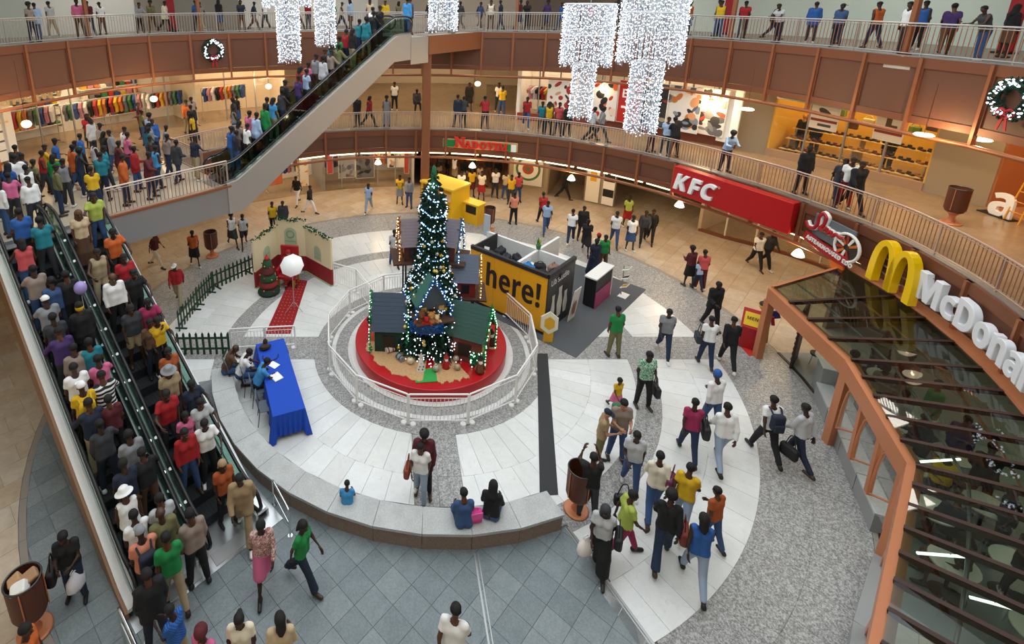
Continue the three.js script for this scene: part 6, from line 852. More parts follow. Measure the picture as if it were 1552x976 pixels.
for (const [i, [n, s, y, c, lab]] of [[14.75, 9.6, 1.71, '#1c1d22', 'black bag heaped on the grey stand counter'], [14.95, 9.25, 1.71, '#2b3038', 'dark grey bag on the grey stand counter'], [14.8, 8.25, 1.78, '#2a7ab8', 'blue folded cloth on the white stand counter'], [15.1, 8.0, 1.78, '#141416', 'black bag on the white stand counter'], [15.35, 7.65, 1.78, '#8a6a58', 'brown folded jacket on the white stand counter'], [14.75, 7.65, 1.78, '#202126', 'black garment at the corner of the stand counter'], [14.7, 8.95, 1.71, '#121318', 'black bag on the grey stand counter by the partition'], [15.25, 9.7, 1.71, '#23262c', 'slate grey bag at the rear of the grey stand counter'], [15.2, 8.95, 1.71, '#17181c', 'black holdall at the rear of the grey stand counter'], [15.05, 7.4, 1.78, '#1b1b20', 'black rucksack at the rim of the white stand counter']].entries()) { const o = thing('carry_bag', lab, 'bag', es(n, s, y), i); mesh('pouch', [rbox(0.42, 0.24, 0.3, 0.09, 0, 0.12, 0, 0, 0, 0.05)], mat(c, 0.8), o); mesh('handle', [at(new THREE.TorusGeometry(0.11, 0.014, 6, 14, 3.14), 0, 0.22, 0)], mat(c, 0.8), o); }
for (const [n, s, y, lab] of [[14.6, 10.15, 1.71, 'small white price card at the end of the grey stand counter'], [14.95, 10.1, 1.71, 'white price card on the grey stand counter'], [14.6, 9.9, 1.71, 'white price card beside the black bags']]) { const o = thing('price_card', lab, 'card', es(n, s, y), -0.6); mesh('card', [at(box(0.2, 0.26, 0.012), 0, 0.12, 0, 0, -0.4)], MT.white, o); mesh('stand', [box(0.14, 0.02, 0.12, 0, 0.01, -0.05)], MT.satin, o); }
{ const o = thing('flower_pot', 'yellow flower in a pot on the white partition', 'plant', es(16.0, 8.6, 2.04)); mesh('pot', [lathe([[0.001, 0], [0.07, 0], [0.1, 0.16], [0.085, 0.16], [0.001, 0.14]], 12)], mat('#3f7a4a', 0.6), o); for (let k = 0; k < 5; k++) mesh('leaf', [at(extrude([[0, 0], [0.06, 0.12], [0, 0.3], [-0.06, 0.12]], 0.008), 0, 0.14, 0, k * 1.25, -0.35)], mat(k < 3 ? '#2f8a3a' : '#d9c02a', 0.6), o); }
{ // counter arm and leaflet rack at the right of the stand
  const o = thing('display_counter', 'black display counter with pink lower panel beside the exhibition stand', 'counter', [0, 0, 0]); mesh('body', [bar(es(16.9, 6.95, 0.6), es(18.2, 6.95, 0.6), 0.42, 1.1)], mat('#16161a', 0.5), o); mesh('pink_panel', [bar(es(16.9, 6.72, 0.32), es(18.15, 6.72, 0.32), 0.03, 0.62)], mat('#9c3f6a', 0.6), o); mesh('white_top', [bar(es(16.85, 6.95, 1.18), es(18.32, 6.95, 1.18), 0.46, 0.05)], mat('#e8e6e0', 0.4), o); mesh('white_end', [bar(es(18.24, 6.95, 0.58), es(18.3, 6.95, 0.58), 0.44, 1.15)], mat('#d9d6ce', 0.5), o);
  const r = thing('leaflet_rack', 'white leaflet rack standing on the dark grey carpet', 'rack', es(18.55, 6.35), Math.PI / 4); mesh('base', [box(0.42, 0.03, 0.3, 0, 0.015, 0)], MT.white, r); mesh('stem', [tube([V(0, 0.02, -0.1), V(0.05, 0.4, -0.12), V(-0.02, 0.9, -0.1), V(0, 1.2, -0.12)], 0.02, 20, 6)], MT.satin, r); for (let k = 0; k < 3; k++) { mesh('shelf', [at(box(0.34, 0.02, 0.26), 0, 0.42 + k * 0.36, 0, 0, -0.5)], MT.white, r); mesh('leaflet', [at(box(0.2, 0.012, 0.22), 0, 0.44 + k * 0.36, 0.005, 0, -0.5)], mat(['#c9a23a', '#3a3a3a', '#8fa07a'][k], 0.6), r); }
  const b = thing('leaning_board', 'white promotional board leaning against the black stand wall', 'board', es(15.75, 6.95), Math.PI / 4); mesh('board', [at(rbox(0.5, 1.25, 0.03, 0.012), 0, 0.63, 0, 0, 0.12)], mat('#dcd8d0', 0.5), b); mesh('printed_bottle', [at(extrude([[-0.08, 0], [0.08, 0], [0.08, 0.4], [0.03, 0.55], [-0.03, 0.55], [-0.08, 0.4]], 0.008), -0.08, 0.3, 0.02, 0, 0.12)], mat('#8a5a3a', 0.5), b);
  const h = thing('hexagon_board', 'small yellow and white six-sided board at the stand corner', 'board', es(14.05, 6.95), -0.2); const hx = []; for (let k = 0; k < 6; k++) hx.push([0.3 * Math.cos(k * 1.0472 + 0.52), 0.4 * Math.sin(k * 1.0472 + 0.52)]); mesh('board', [at(extrude(hx, 0.04, 0.01), 0, 0.72, 0)], mat('#e2dcc2', 0.5), h); mesh('yellow_print', [at(extrude(hx.map(([x, y]) => [x * 0.6, y * 0.6]), 0.01), 0, 0.72, 0.055)], mat('#dba41c', 0.5), h); mesh('post', [box(0.3, 0.4, 0.05, 0, 0.2, 0.01)], mat('#d8a01c', 0.5), h);
}
// ---------- second yellow stand behind the tree ----------
{
  const p = es(19.55, 15.85), o = thing('yellow_kiosk', 'small yellow kiosk with flat canopy behind the Christmas tree', 'kiosk', p, -Math.PI / 4), ym = mat('#e8b41a', 0.5); mesh('canopy', [rbox(2.1, 0.12, 1.5, 0.03, 0, 1.86, 0)], mat('#f0c63a', 0.45), o); mesh('rear_wall', [box(0.08, 1.8, 1.4, 0.95, 0.9, 0)], ym, o); mesh('side_wall', [box(2.0, 0.8, 0.08, 0, 1.4, -0.65)], ym, o); for (const [x, z] of [[-0.95, 0.65], [-0.95, -0.65]]) mesh('post', [box(0.08, 1.8, 0.08, x, 0.9, z)], ym, o); mesh('counter', [rbox(1.8, 1.0, 0.5, 0.02, 0, 0.5, 0.5)], ym, o);
  const c = thing('yellow_counter', 'yellow serving counter with black front beside the yellow kiosk', 'counter', es(20.1, 14.5), -Math.PI / 4); mesh('top_slab', [rbox(1.1, 0.08, 0.7, 0.02, 0, 1.04, 0)], mat('#f0c63a', 0.45), c); mesh('front', [box(1.0, 1.0, 0.6, 0, 0.5, 0)], ym, c); mesh('black_grille', [box(0.6, 0.4, 0.02, 0.1, 0.75, 0.31)], MT.dark, c);
}
// ---------- litter bins ----------
function bin(label, p, s = 1, group) {
  const o = thing('litter_bin', label, 'litter bin', p, 0.4, group); o.scale.set(s * 0.82, s, s * 0.82); const cm = MT.copperBeam, mm = texMat(texWeave, 0.5, '#d9b9a4');
  mesh('base', [lathe([[0.001, 0.06], [0.3, 0.06], [0.34, 0.03], [0.34, 0], [0.001, 0]], 24)], cm, o); mesh('pedestal', [lathe([[0.14, 0.06], [0.1, 0.14], [0.1, 0.26], [0.16, 0.34], [0.29, 0.42], [0.001, 0.42]], 20)], cm, o);
  const bs = mesh('basket', [lathe([[0.28, 0.42], [0.33, 0.52], [0.34, 1.2], [0.315, 1.2], [0.305, 0.52], [0.001, 0.46]], 28)], mm, o); mesh('rim', [at(new THREE.TorusGeometry(0.33, 0.022, 8, 30), 0, 1.2, 0, 0, Math.PI / 2)], mat('#4a4a48', 0.3, 0.7), bs); for (let k = 0; k < 4; k++) mesh('strap', [rod(V(0.347 * Math.cos(k * 1.571), 0.5, 0.347 * Math.sin(k * 1.571)), V(0.352 * Math.cos(k * 1.571), 1.19, 0.352 * Math.sin(k * 1.571)), 0.014, 6)], cm, bs); return o;
}
bin('large copper litter bin on a pedestal at the end of the granite bench', gp(873, 773), 0.95); const bL = bin('copper litter bin full of paper beside the tan tiled floor', gp(54, 955), 1.02); bin('dark copper litter bin on the tan floor behind the picket fence', gp(322, 388), 0.95); bin('dark copper litter bin beside the yellow kiosk', gp(741, 348), 0.95); bin('copper litter bin on the first gallery by the wide pilaster', gp(1440, 338, L1), 0.92);
for (const [x, z, c, lab] of [[-0.08, 0.04, '#b98f68', 'brown paper bag in the litter bin'], [0.1, -0.05, '#a37d5c', 'folded cardboard in the litter bin'], [0.05, 0.14, '#e4e2dc', 'white carton in the litter bin']]) { const o = thing('paper_waste', lab, 'litter', V(bL.position.x + x, 1.1, bL.position.z + z), x * 9); mesh('paper', [at(rbox(0.24, 0.2, 0.2, 0.03), 0, 0.1, 0, 0, 0.4, 0.3)], mat(c, 0.8), o); }
// ---------- promotion stand on the red mat ----------
{
  top('red_mat', [prism([gp(1112, 514), gp(1136, 540), gp(1152, 536), gp(1132, 505)].map((p) => [p.x, p.z]), 0.001, 0.012)], mat('#c42a22', 0.9), 'small bright red mat at the restaurant entrance', 'mat'); const p = gp(1134, 525), o = thing('promotion_stand', 'red menu stand with a yellow panel on the red mat', 'stand', p, -0.65); mesh('pedestal', [rbox(0.55, 0.75, 0.35, 0.02, 0, 0.38, 0)], mat('#a8181c', 0.5), o); mesh('sloped_board', [at(rbox(0.62, 0.62, 0.05, 0.015), 0, 0.98, -0.02, 0, -0.5)], mat('#b01c20', 0.5), o); mesh('yellow_panel', [at(box(0.5, 0.42, 0.015), 0, 0.98, 0.015, 0, -0.5)], mat('#e9c21c', 0.5), o); mesh('printed_line', [at(text('MENU', 0.1, 0.006), -0.19, 0.97, 0.045, 0, -0.5)], mat('#5a3a12', 0.5), o);
  const q = thing('snack_cutout', 'brown burger bag cut-out with red and white stripes beside the menu stand', 'cut-out', gp(1150, 522), -0.5); mesh('bag', [rbox(0.34, 0.95, 0.22, 0.06, 0, 0.6, 0, 0, 0, 0.08)], mat('#a5743f', 0.7), q); for (let k = 0; k < 5; k++) mesh('stripe', [rbox(0.09, 0.3, 0.05, 0.01, -0.2 + k * 0.1, 1.0, 0.12, 0, 0, 0.2)], mat(k % 2 ? '#f0ece4' : '#b01c20', 0.6), q); mesh('round_head', [ball(0.15, -0.05, 1.35, -0.05, 12)], mat('#caa24a', 0.6), q); mesh('cap', [ball(0.16, -0.05, 1.42, -0.06, 12, V(1, 0.55, 1))], mat('#1c1612', 0.7), q); mesh('blue_flag', [rbox(0.3, 0.26, 0.04, 0.01, 0.22, 1.15, -0.02, 0, 0, 0.4)], mat('#2a2f6a', 0.6), q); mesh('foot', [rbox(0.3, 0.13, 0.24, 0.02, 0, 0.065, 0)], MT.dark, q);
}
// ---------- wreaths on the top fascia ----------
for (const [px, py, a, lab] of [[322, 72, -37.5, 'round green wreath with white lights and red bow on the panelled fascia'], [1540, 137, 91.5, 'large wreath with white lights and red ribbon above the orange lit shop']]) {
  let an = a; for (let k = 0; k < 400; k++) { const e = px - proj(pol(R2(an) - 0.14, an, 8.2))[0]; an += e * 0.01; } const p = pol(R2(an) - 0.14, an, 8.2), o = thing('wreath', lab, 'wreath', p, inward(an)), v = []; for (let i = 0; i < 620; i++) { const t = rnd() * 6.283, q = rnd() * 6.283, r = 0.42 + 0.09 * Math.cos(q); v.push(...tuft(V(r * Math.cos(t), r * Math.sin(t), 0.07 + 0.08 * Math.sin(q)), V(Math.cos(t) * Math.cos(q), Math.sin(t) * Math.cos(q), Math.sin(q) + 0.3).normalize(), 0.1, 0.018)); } const m = mat('#163d2a', 0.85).clone(); m.side = THREE.DoubleSide; mesh('sprigs', [soup(v)], m, o).userData.kind = 'stuff'; mesh('hoop', [at(new THREE.TorusGeometry(0.42, 0.06, 8, 28), 0, 0, 0.05)], mat('#12301f', 0.9), o); const im = new THREE.InstancedMesh(new THREE.SphereGeometry(0.028, 6, 5), glowMat('#e6f0ff', 4), 80); im.name = 'wreath_lights'; im.userData.kind = 'stuff'; for (let i = 0; i < 80; i++) { const t = rnd() * 6.283, r = rr(0.34, 0.53); im.setMatrixAt(i, M4(r * Math.cos(t), r * Math.sin(t), rr(0.13, 0.19))); } o.add(im); const rm = mat('#b01520', 0.6); for (const s of [-1, 1]) { mesh('bow_loop', [at(new THREE.TorusGeometry(0.1, 0.035, 6, 14), s * 0.11, -0.36, 0.16, 0, 0, s * 0.4)], rm, o); mesh('ribbon_tail', [at(box(0.07, 0.42, 0.02), s * 0.07, -0.62, 0.15, 0, 0, s * 0.2)], rm, o); }
}
// ---------- hanging light curtains ----------
function lightCurtain(label, px, z, tiers) {                  // tiers: [radius, top y, bottom y]
  const x = (px - PCX) / F * 0 + gp(px, 120, 8.0).x * (z / gp(px, 120, 8.0).z), o = thing('light_curtain', label, 'hanging light', V(x, tiers[tiers.length - 1][2], z)), y0 = o.position.y, wire = mat('#c3cbd6', 0.7);
  mesh('hanger', [rod(V(0, tiers[0][1] - y0, 0), V(0, 14.5 - y0, 0), 0.012, 6)], MT.satin, o); const pos = [];
  tiers.forEach(([R, yt, yb], ti) => {
    for (const y of [yt, yb + (yt - yb) * 0.5]) mesh('hoop', [at(new THREE.TorusGeometry(R, 0.022, 6, 40), 0, y - y0, 0, 0, Math.PI / 2)], mat('#d9dde0', 0.4, 0.4), o); for (let k = 0; k < 3; k++) mesh('spoke', [rod(V(R * Math.cos(k * 1.05), yt - y0, R * Math.sin(k * 1.05)), V(-R * Math.cos(k * 1.05), yt - y0, -R * Math.sin(k * 1.05)), 0.012, 5)], MT.satin, o);
    const n = Math.round(R * 190), gs = []; for (let k = 0; k < n; k++) { const a = k / n * 6.283, rj = R * rr(0.93, 1.03), len = yt - yb + rr(-0.06, 0.08), p = V(rj * Math.cos(a), yt - y0, rj * Math.sin(a)), q = V(rj * Math.cos(a + rr(-0.05, 0.05)), yt - y0 - len, rj * Math.sin(a + rr(-0.05, 0.05))), mid = p.clone().lerp(q, 0.5).add(V(rr(-0.02, 0.02), 0, rr(-0.02, 0.02))); gs.push(rod(p, mid, 0.0065, 4), rod(mid, q, 0.0065, 4)); const nb = Math.round(len / 0.12); for (let j = 0; j < nb; j++) { const t = (j + rnd()) / nb, c = p.clone().lerp(q, t); pos.push(c.add(V(Math.cos(a) * rr(0, 0.05), 0, Math.sin(a) * rr(0, 0.05)))); } } mesh('strands', gs, wire, o).userData.kind = 'stuff';
  });
  const im = new THREE.InstancedMesh(new THREE.SphereGeometry(0.0135, 5, 4), glowMat('#eef4ff', 1.9), pos.length); im.name = 'bulbs'; im.userData.kind = 'stuff'; pos.forEach((c, i) => im.setMatrixAt(i, M4(c.x, c.y, c.z))); o.add(im);
}
const yOf = (px, py, z) => { const v = (py - PCY) / F, dy = -ST - v * CT, dz = -CT + v * ST; return CAMY + dy * z / dz; };
for (const [px, z, R1_, pyT, R2_, pyB, lab] of [[441, -15, 0.26, 8, 0.29, 92, 'slim hanging curtain of white lights left of the escalator head'], [496, -15.6, 0.24, -6, 0.27, 68, 'shorter slim hanging curtain of white lights by the escalator handrail'], [669, -15.2, 0.4, -40, 0.37, 44, 'hanging curtain of white lights in front of the bridge railing']]) { const yB = yOf(px, pyB, z), yT = yOf(px, pyT, z); lightCurtain(lab, px, z, [[0.62, yT + 1.6, yT], [R2_, yT, yB]]); }
lightCurtain('two-tier hanging curtain of white lights with the narrower lower tube', 884, -14.2, [[0.62, yOf(886, 6, -14.2), yOf(886, 97, -14.2)], [0.28, yOf(886, 97, -14.2), yOf(886, 177, -14.2)]]);
lightCurtain('widest two-tier hanging curtain of white lights', 979, -13.2, [[0.72, 11.6, yOf(983, 94, -13.2)], [0.36, yOf(983, 94, -13.2), yOf(975, 198, -13.2)]]);
// ---------- goods in the shop windows ----------
{
  const shoeG = mergeGeometries([flat(rbox(0.09, 0.05, 0.26, 0.02, 0, 0.035, 0)), flat(rbox(0.085, 0.08, 0.12, 0.03, 0, 0.07, -0.06)), flat(box(0.09, 0.015, 0.27, 0, 0.008, 0))]), cols = [['black', '#17171a'], ['brown', '#4a3220'], ['tan', '#8a6238'], ['dark red', '#5a1c1c']];
  for (let t = 0; t < 3; t++) { const o = thing('display_shelf', `${['lowest', 'middle', 'upper'][t]} long glass shelf in the yellow shoe shop window`, 'shelf', [0, 0, 0]); mesh('board', arcSolid((a) => S1(a) + 0.3 + t * 0.35, (a) => S1(a) + 0.62 + t * 0.35, 65, 80, L1 + 0.32 + t * 0.4, L1 + 0.35 + t * 0.4, 3), mat('#e6c98a', 0.4), o); for (const a of [65.5, 72.5, 79.5]) mesh('bracket', [at(box(0.04, 0.32 + t * 0.4, 0.3), ...pol(S1(a) + 0.46 + t * 0.35, a, L1 + 0.16 + t * 0.2).toArray(), inward(a))], MT.satin, o); }
  for (let i = 0; i < 54; i++) { const t = i % 3, k = Math.floor(i / 3), a = 65.6 + k * 0.82 + rr(-0.1, 0.1), [cn, cc] = cols[Math.floor(rnd() * 4)], p = pol(S1(a) + 0.46 + t * 0.35, a, L1 + 0.352 + t * 0.4), m = mesh(numbered('shoe'), shoeG, mat(cc, 0.4), scene); m.position.copy(p); m.rotation.y = inward(a) + 1.2; m.scale.setScalar(1.15); tag(m, `${cn} shoe on the ${['lowest', 'middle', 'upper'][t]} shelf of the yellow shoe shop`, 'shoe', `shoes on the ${['lowest', 'middle', 'upper'][t]} shelf`); }
  for (let i = 0; i < 10; i++) { const a = 66.2 + i * 1.45, [cn, cc] = [['orange', '#c9551c'], ['black', '#1b1a1c'], ['green', '#5c7a3a'], ['brown', '#5d3a20'], ['pale', '#d9c9a2']][i % 5], o = thing('handbag', `${cn} handbag hanging in the yellow shoe shop window`, 'bag', pol(S1(a) + 1.5, a, L1 + 1.55 + (i % 3) * 0.22), inward(a), 'handbags in the shoe shop window'); mesh('pouch', [rbox(0.4, 0.3, 0.12, 0.05, 0, 0, 0)], mat(cc, 0.6), o); mesh('handle', [at(new THREE.TorusGeometry(0.13, 0.014, 6, 16, 3.14), 0, 0.14, 0)], mat(cc, 0.6), o); mesh('hook', [rod(V(0, 0.27, 0), V(0, 2.4, 0), 0.005, 4)], MT.satin, o); }
  const gC = [['red', '#b0332a'], ['white', '#e6e2da'], ['blue', '#2c4f8a'], ['grey', '#6d6f74'], ['yellow', '#d6a92a'], ['black', '#1d1d20'], ['pink', '#c98a94'], ['green', '#3f7a4a'], ['orange', '#c9702c']];
  const garment = flat(extrude([[-0.2, 0], [0.2, 0], [0.21, 0.45], [0.36, 0.35], [0.4, 0.5], [0.2, 0.66], [0.07, 0.68], [-0.07, 0.68], [-0.2, 0.66], [-0.4, 0.5], [-0.36, 0.35], [-0.21, 0.45]], 0.08, 0.02));
  const rack = (lab, a, y, S, d, n, k0, group, w = 0.23) => { const o = thing('clothes_rail', lab, 'clothes rail', pol(S(a) + d, a, y), inward(a)); mesh('rail', [rod(V(-n * w / 2 - 0.1, 1.75, 0), V(n * w / 2 + 0.1, 1.75, 0), 0.015)], MT.chrome, o); for (const s of [-1, 1]) mesh('upright', [rod(V(s * (n * w / 2 + 0.08), 0, 0), V(s * (n * w / 2 + 0.08), 1.76, 0), 0.018), box(0.06, 0.02, 0.5, s * (n * w / 2 + 0.08), 0.01, 0)], MT.chrome, o); for (let k = 0; k < n; k++) { const [cn, cc] = gC[(k * 4 + k0) % 9], m = mesh(numbered('garment'), garment, mat(cc, 0.85), scene), p = V((k - (n - 1) / 2) * w, 1.04, 0).applyMatrix4(M4(o.position.x, o.position.y, o.position.z, inward(a))); m.position.copy(p); m.rotation.y = inward(a) + 0.9; tag(m, `${cn} garment hanging on the ${group}`, 'garment', `clothes on the ${group}`); } };
  rack('chrome clothes rail at the left of the bright clothes shop', -64, L1 + 0.01, S1, 1.2, 8, 0, 'rail at the left of the bright clothes shop'); rack('chrome clothes rail in the middle of the bright clothes shop', -57.5, L1 + 0.01, S1, 0.9, 9, 3, 'rail in the middle of the bright clothes shop'); rack('chrome clothes rail at the right of the bright clothes shop', -51.5, L1 + 0.01, S1, 1.1, 9, 5, 'rail at the right of the bright clothes shop'); rack('chrome clothes rail near the door of the bright clothes shop', -46, L1 + 0.01, S1, 0.8, 8, 1, 'rail near the door of the bright clothes shop'); rack('chrome clothes rail in the warm lit boutique', -36, L1 + 0.01, S1, 0.9, 10, 2, 'rail in the warm lit boutique'); rack('chrome clothes rail behind the poster of the white fronted shop', 27, L1 + 0.01, S1, 0.9, 8, 6, 'rail of the white fronted shop'); rack('chrome clothes rail in the white ground floor shop', -27.5, 0.01, S0, 1.2, 8, 4, 'rail in the white ground floor shop'); rack('chrome clothes rail in the grey display shop', -8, 0.01, S0, 1.3, 10, 7, 'rail in the grey display shop'); rack('chrome clothes rail at the left of the grey display shop', -16, 0.01, S0, 1.3, 8, 2, 'rail at the left of the grey display shop');
  for (let r = 0; r < 4; r++) for (const [a0, n] of [[-66, 9], [-55, 9]]) { const S = S1(a0) + 2.9; const o = thing('wall_shelf', `${['lowest', 'second', 'third', 'highest'][r]} wall shelf ${a0 < -60 ? 'left' : 'right'} of the bright shop's middle`, 'shelf', pol(S, a0 + 4, L1 + 0.5 + r * 0.5), inward(a0 + 4)); mesh('board', [box(3.0, 0.03, 0.36, 0, 0, 0)], MT.white, o); for (const s of [-1, 1]) mesh('bracket', [box(0.03, 0.14, 0.34, s * 1.4, -0.07, 0)], MT.satin, o); for (let k = 0; k < n; k++) { const [cn, cc] = gC[(k * 2 + r * 3 + (a0 < -60 ? 0 : 4)) % 9]; const p = V(-1.3 + k * 0.32, 0.015, 0).applyMatrix4(M4(o.position.x, o.position.y, o.position.z, inward(a0 + 4))), h = 0.14 + (k * 7 + r) % 4 * 0.05; top('folded_clothes', [at(rbox(0.26, h, 0.3, 0.03, 0, h / 2, 0), p.x, p.y, p.z, inward(a0 + 4))], mat(cc, 0.85), `${cn} folded clothes pile on the ${['lowest', 'second', 'third', 'highest'][r]} wall shelf of the bright shop`, 'folded clothes', `folded clothes on the ${['lowest', 'second', 'third', 'highest'][r]} shelf`); } }
}
{ const o = thing('letter_standee', 'large white letter shaped board beside the orange lit shop', 'sign', pol(17.5, 88.2, L1), inward(88)); mesh('letter', [text('a', 0.95, 0.08, fontB, 0.01).translate(-0.3, 0.02, 0)], MT.white, o); mesh('foot', [box(0.9, 0.03, 0.3, 0, 0.015, 0.02)], MT.dark, o); }
{ const o = thing('step_ladder', 'yellow folding ladder leaning in the orange lit shop front', 'ladder', pol(17.6, 89.8, L1), inward(90)); for (const s of [-1, 1]) mesh('rail', [rod(V(s * 0.2, 0, 0.25), V(s * 0.15, 1.9, -0.1), 0.022, 6)], mat('#d69a2a', 0.5), o); for (let k = 1; k < 6; k++) mesh('rung', [rod(V(-0.19, k * 0.31, 0.25 - k * 0.058), V(0.19, k * 0.31, 0.25 - k * 0.058), 0.016, 6)], mat('#d69a2a', 0.5), o); }
// ---------- people ----------
function placeHead(px, py, pose, h, face, floorY) {           // stands the figure where its head shows at a pixel
  const J = skeleton(pose), s = h / 1.7, hy = J.head.y * s, rot = Math.PI - face * D2R, hx = J.head.z * s; let y = typeof floorY === 'number' ? floorY : 2, p;
  for (let k = 0; k < (typeof floorY === 'number' ? 1 : 60); k++) { p = gp(px, py, y + hy); if (typeof floorY !== 'number') y += (floorY(p) - y) * 0.4; }
  p.x -= Math.sin(rot) * hx; p.z -= Math.cos(rot) * hx; p.y = y; return p;
}
const nOf = (p) => (p.x - p.z) * 0.70711, sOf = (p) => -(p.x + p.z) * 0.70711;
const onE = (p) => { const u = sOf(p) - ES0; return Math.max(0, Math.min(L1, u * TAN30)); }, onU = (p) => { const u = nOf(p) - UN0; return L1 + Math.max(0, Math.min(L2 - L1, u * TAN30)); };
function snapE(p, lane) { const u = sOf(p) - ES0, k = Math.round(u / 0.4), uu = Math.max(-0.2, Math.min(RUN1, k * 0.4)), n = Math.max(lane - 0.27, Math.min(lane + 0.27, nOf(p))); if (u < -0.3 || u > RUN1 + 0.1) return p; const q = es(n, ES0 + uu, Math.max(0, k) * 0.4 * TAN30); q.y = Math.min(L1, q.y); return q; }
const TT = { t: 'tee', l: 'long', k: 'tank', c: 'coat' }, BB = { t: 'trousers', f: 'flare', s: 'shorts', k: 'skirt', g: 'longskirt' }, HH = { s: 'short', l: 'long', b: 'bun', a: 'afro', c: 'cap', h: 'sunhat', n: 'beanie', w: 'scarf', x: 'shaved', o: 'bald' };
function cast(rows, place, group, floorY, o = {}) {           // rows: px py facing pose top/type bottom/type hair[/colour] height f|m
  const made = [];
  for (const row of rows.trim().split('\n')) {
    const [px, py, face, pose, top_, bot, hair, h, sex] = row.trim().split(/\s+/), [tc, tt] = top_.split('/'), [bc, bt] = bot.split('/'), [ht, hc] = hair.split('/'), nm = (s) => s.replace(/-/g, ' '), hgt = +h / 100; let p = placeHead(+px, +py, pose, hgt, +face, floorY); if (o.snap) p = o.snap(p); if (o.gallery) for (let k = 0; k < 60 && radOf(p.x, p.z) < R1(angOf(p.x, p.z)) + 0.5; k++) { p.x *= 1.01; p.z *= 1.01; } if (o.dy) p.y += o.dy;
    made.push(person({ at: p, face: +face, pose, top: [nm(tc), TT[tt]], bot: [nm(bc), BB[bt]], hair: HH[ht], hairCol: hc && nm(hc), h: hgt, fem: sex === 'f', place, group, hi: o.hi ?? true, skin: sex === 'p' ? '#b5876b' : undefined }));
  } return made;
}
// nearest people on the slate and marble
const near1 = cast(`
95 814 160 hold black/t dark-denim/t s 165 f
39 955 80 stand orange/t charcoal/t x 166 m
222 871 320 stand black/c navy/t s 172 m
257 925 290 hold checked/t khaki/t s 148 m
304 961 200 relax pink/t navy/t a/maroon 160 f
362 941 175 stand cream/t khaki/t b 160 f
424 937 350 stroll beige/l beige/k l 163 f
691 924 20 walk white/t dark-denim/t x 172 m`, 'on the grey slate floor', 'people on the slate floor', 0);
cast(`
395 799 165 walk2 floral/l pink/k n 165 f
460 797 110 walk2 green/t navy/f l 160 f
363 727 168 walk tan/c tan/f x 173 m`, 'stepping off the descending escalator', 'people at the escalator foot', 0.016);
const queue = cast(`
287 779 318 stand taupe/l black/t s 176 m
251 815 325 stroll green/t khaki/t s 172 m
212 806 318 ride salmon/t charcoal/t c/grey 172 m
243 778 318 stand olive/c navy/t o 172 m`, 'queueing at the foot of the ascending escalator', 'people at the escalator foot', 0.016);
const e1 = cast(`
195 769 315 ride white/t black/t s 168 f
181 741 315 ride white/k black/t h/white 165 f
240 752 315 stand light-grey/t charcoal/t s 172 m
179 685 315 stand navy/t brown/t x 172 m
219 694 315 ride black/l brown/t s 170 m
191 650 315 stand grey/t black/t s 172 m
125 617 315 rideL navy/l khaki/t x 176 m
158 578 315 ride striped/l black/t x 174 m
102 578 315 stand yellow/t black/t c/white 172 m
103 553 315 stand white/t brown/t x 172 m
147 541 315 ride pink/t denim/t s 166 f
134 518 315 stand teal/t navy/t s 168 f
86 514 315 rideL purple/l charcoal/t x 172 m
84 491 315 stand charcoal/t navy/t s 168 m
129 471 315 stand black/c black/t s 172 m
66 447 315 rideL grey/t black/t c/white 170 m
106 411 315 stand black/l black/t s 174 m
120 460 315 stand dark-green/t black/t n/yellow 165 f
49 409 315 rideL taupe/t denim/t s 170 m
28 357 315 rideL coral/k denim/t l 166 f
60 335 315 ride teal/t charcoal/t s 172 m
30 326 315 stand blue/t black/t s 170 m
166 610 315 stand maroon/t black/t s 165 f
150 640 315 ride charcoal/l navy/t s 170 m
112 530 315 ride taupe/l black/t s 168 m
80 432 315 stand denim/l navy/t s 170 m`, 'riding up the lower escalator', 'riders on the ascending lower escalator', onE, { snap: (p) => snapE(p, 2.22) });
const e2 = cast(`
156 303 140 ride lime/t denim/t s 170 m
115 317 135 stand beige/t brown/g w/brown 168 f
183 357 130 rideL orange/t black/t x 172 m
187 391 135 stand red/t black/t x 174 m
201 406 135 rideL black/t black/t x 170 m
148 387 135 ride khaki/k beige/t x 170 m
175 431 140 stand white/l black/t o 176 m
223 453 150 rideL magenta/t khaki/t s 170 m
196 466 140 stand charcoal/t khaki/s s 168 m
259 492 130 rideL yellow/t black/t s 160 f
250 525 135 stand rust/t charcoal/t s 166 f
250 552 135 stand khaki/t charcoal/t h/grey 172 m
299 569 130 rideL navy/t black/t s 166 f
249 610 140 ride red/t charcoal/t x 174 m
274 618 135 stand pink/t navy/t s 150 f
310 618 140 rideL light-grey/t denim/t s 166 f
276 663 140 stand red/l denim/t s 170 f
316 657 150 rideL white/t black/t s 168 f
330 691 135 stand rust/t black/t l/tan 165 f
232 500 135 stand brown/t navy/t s 160 f`, 'riding down the lower escalator', 'riders on the descending lower escalator', onE, { snap: (p) => snapE(p, 3.55) });
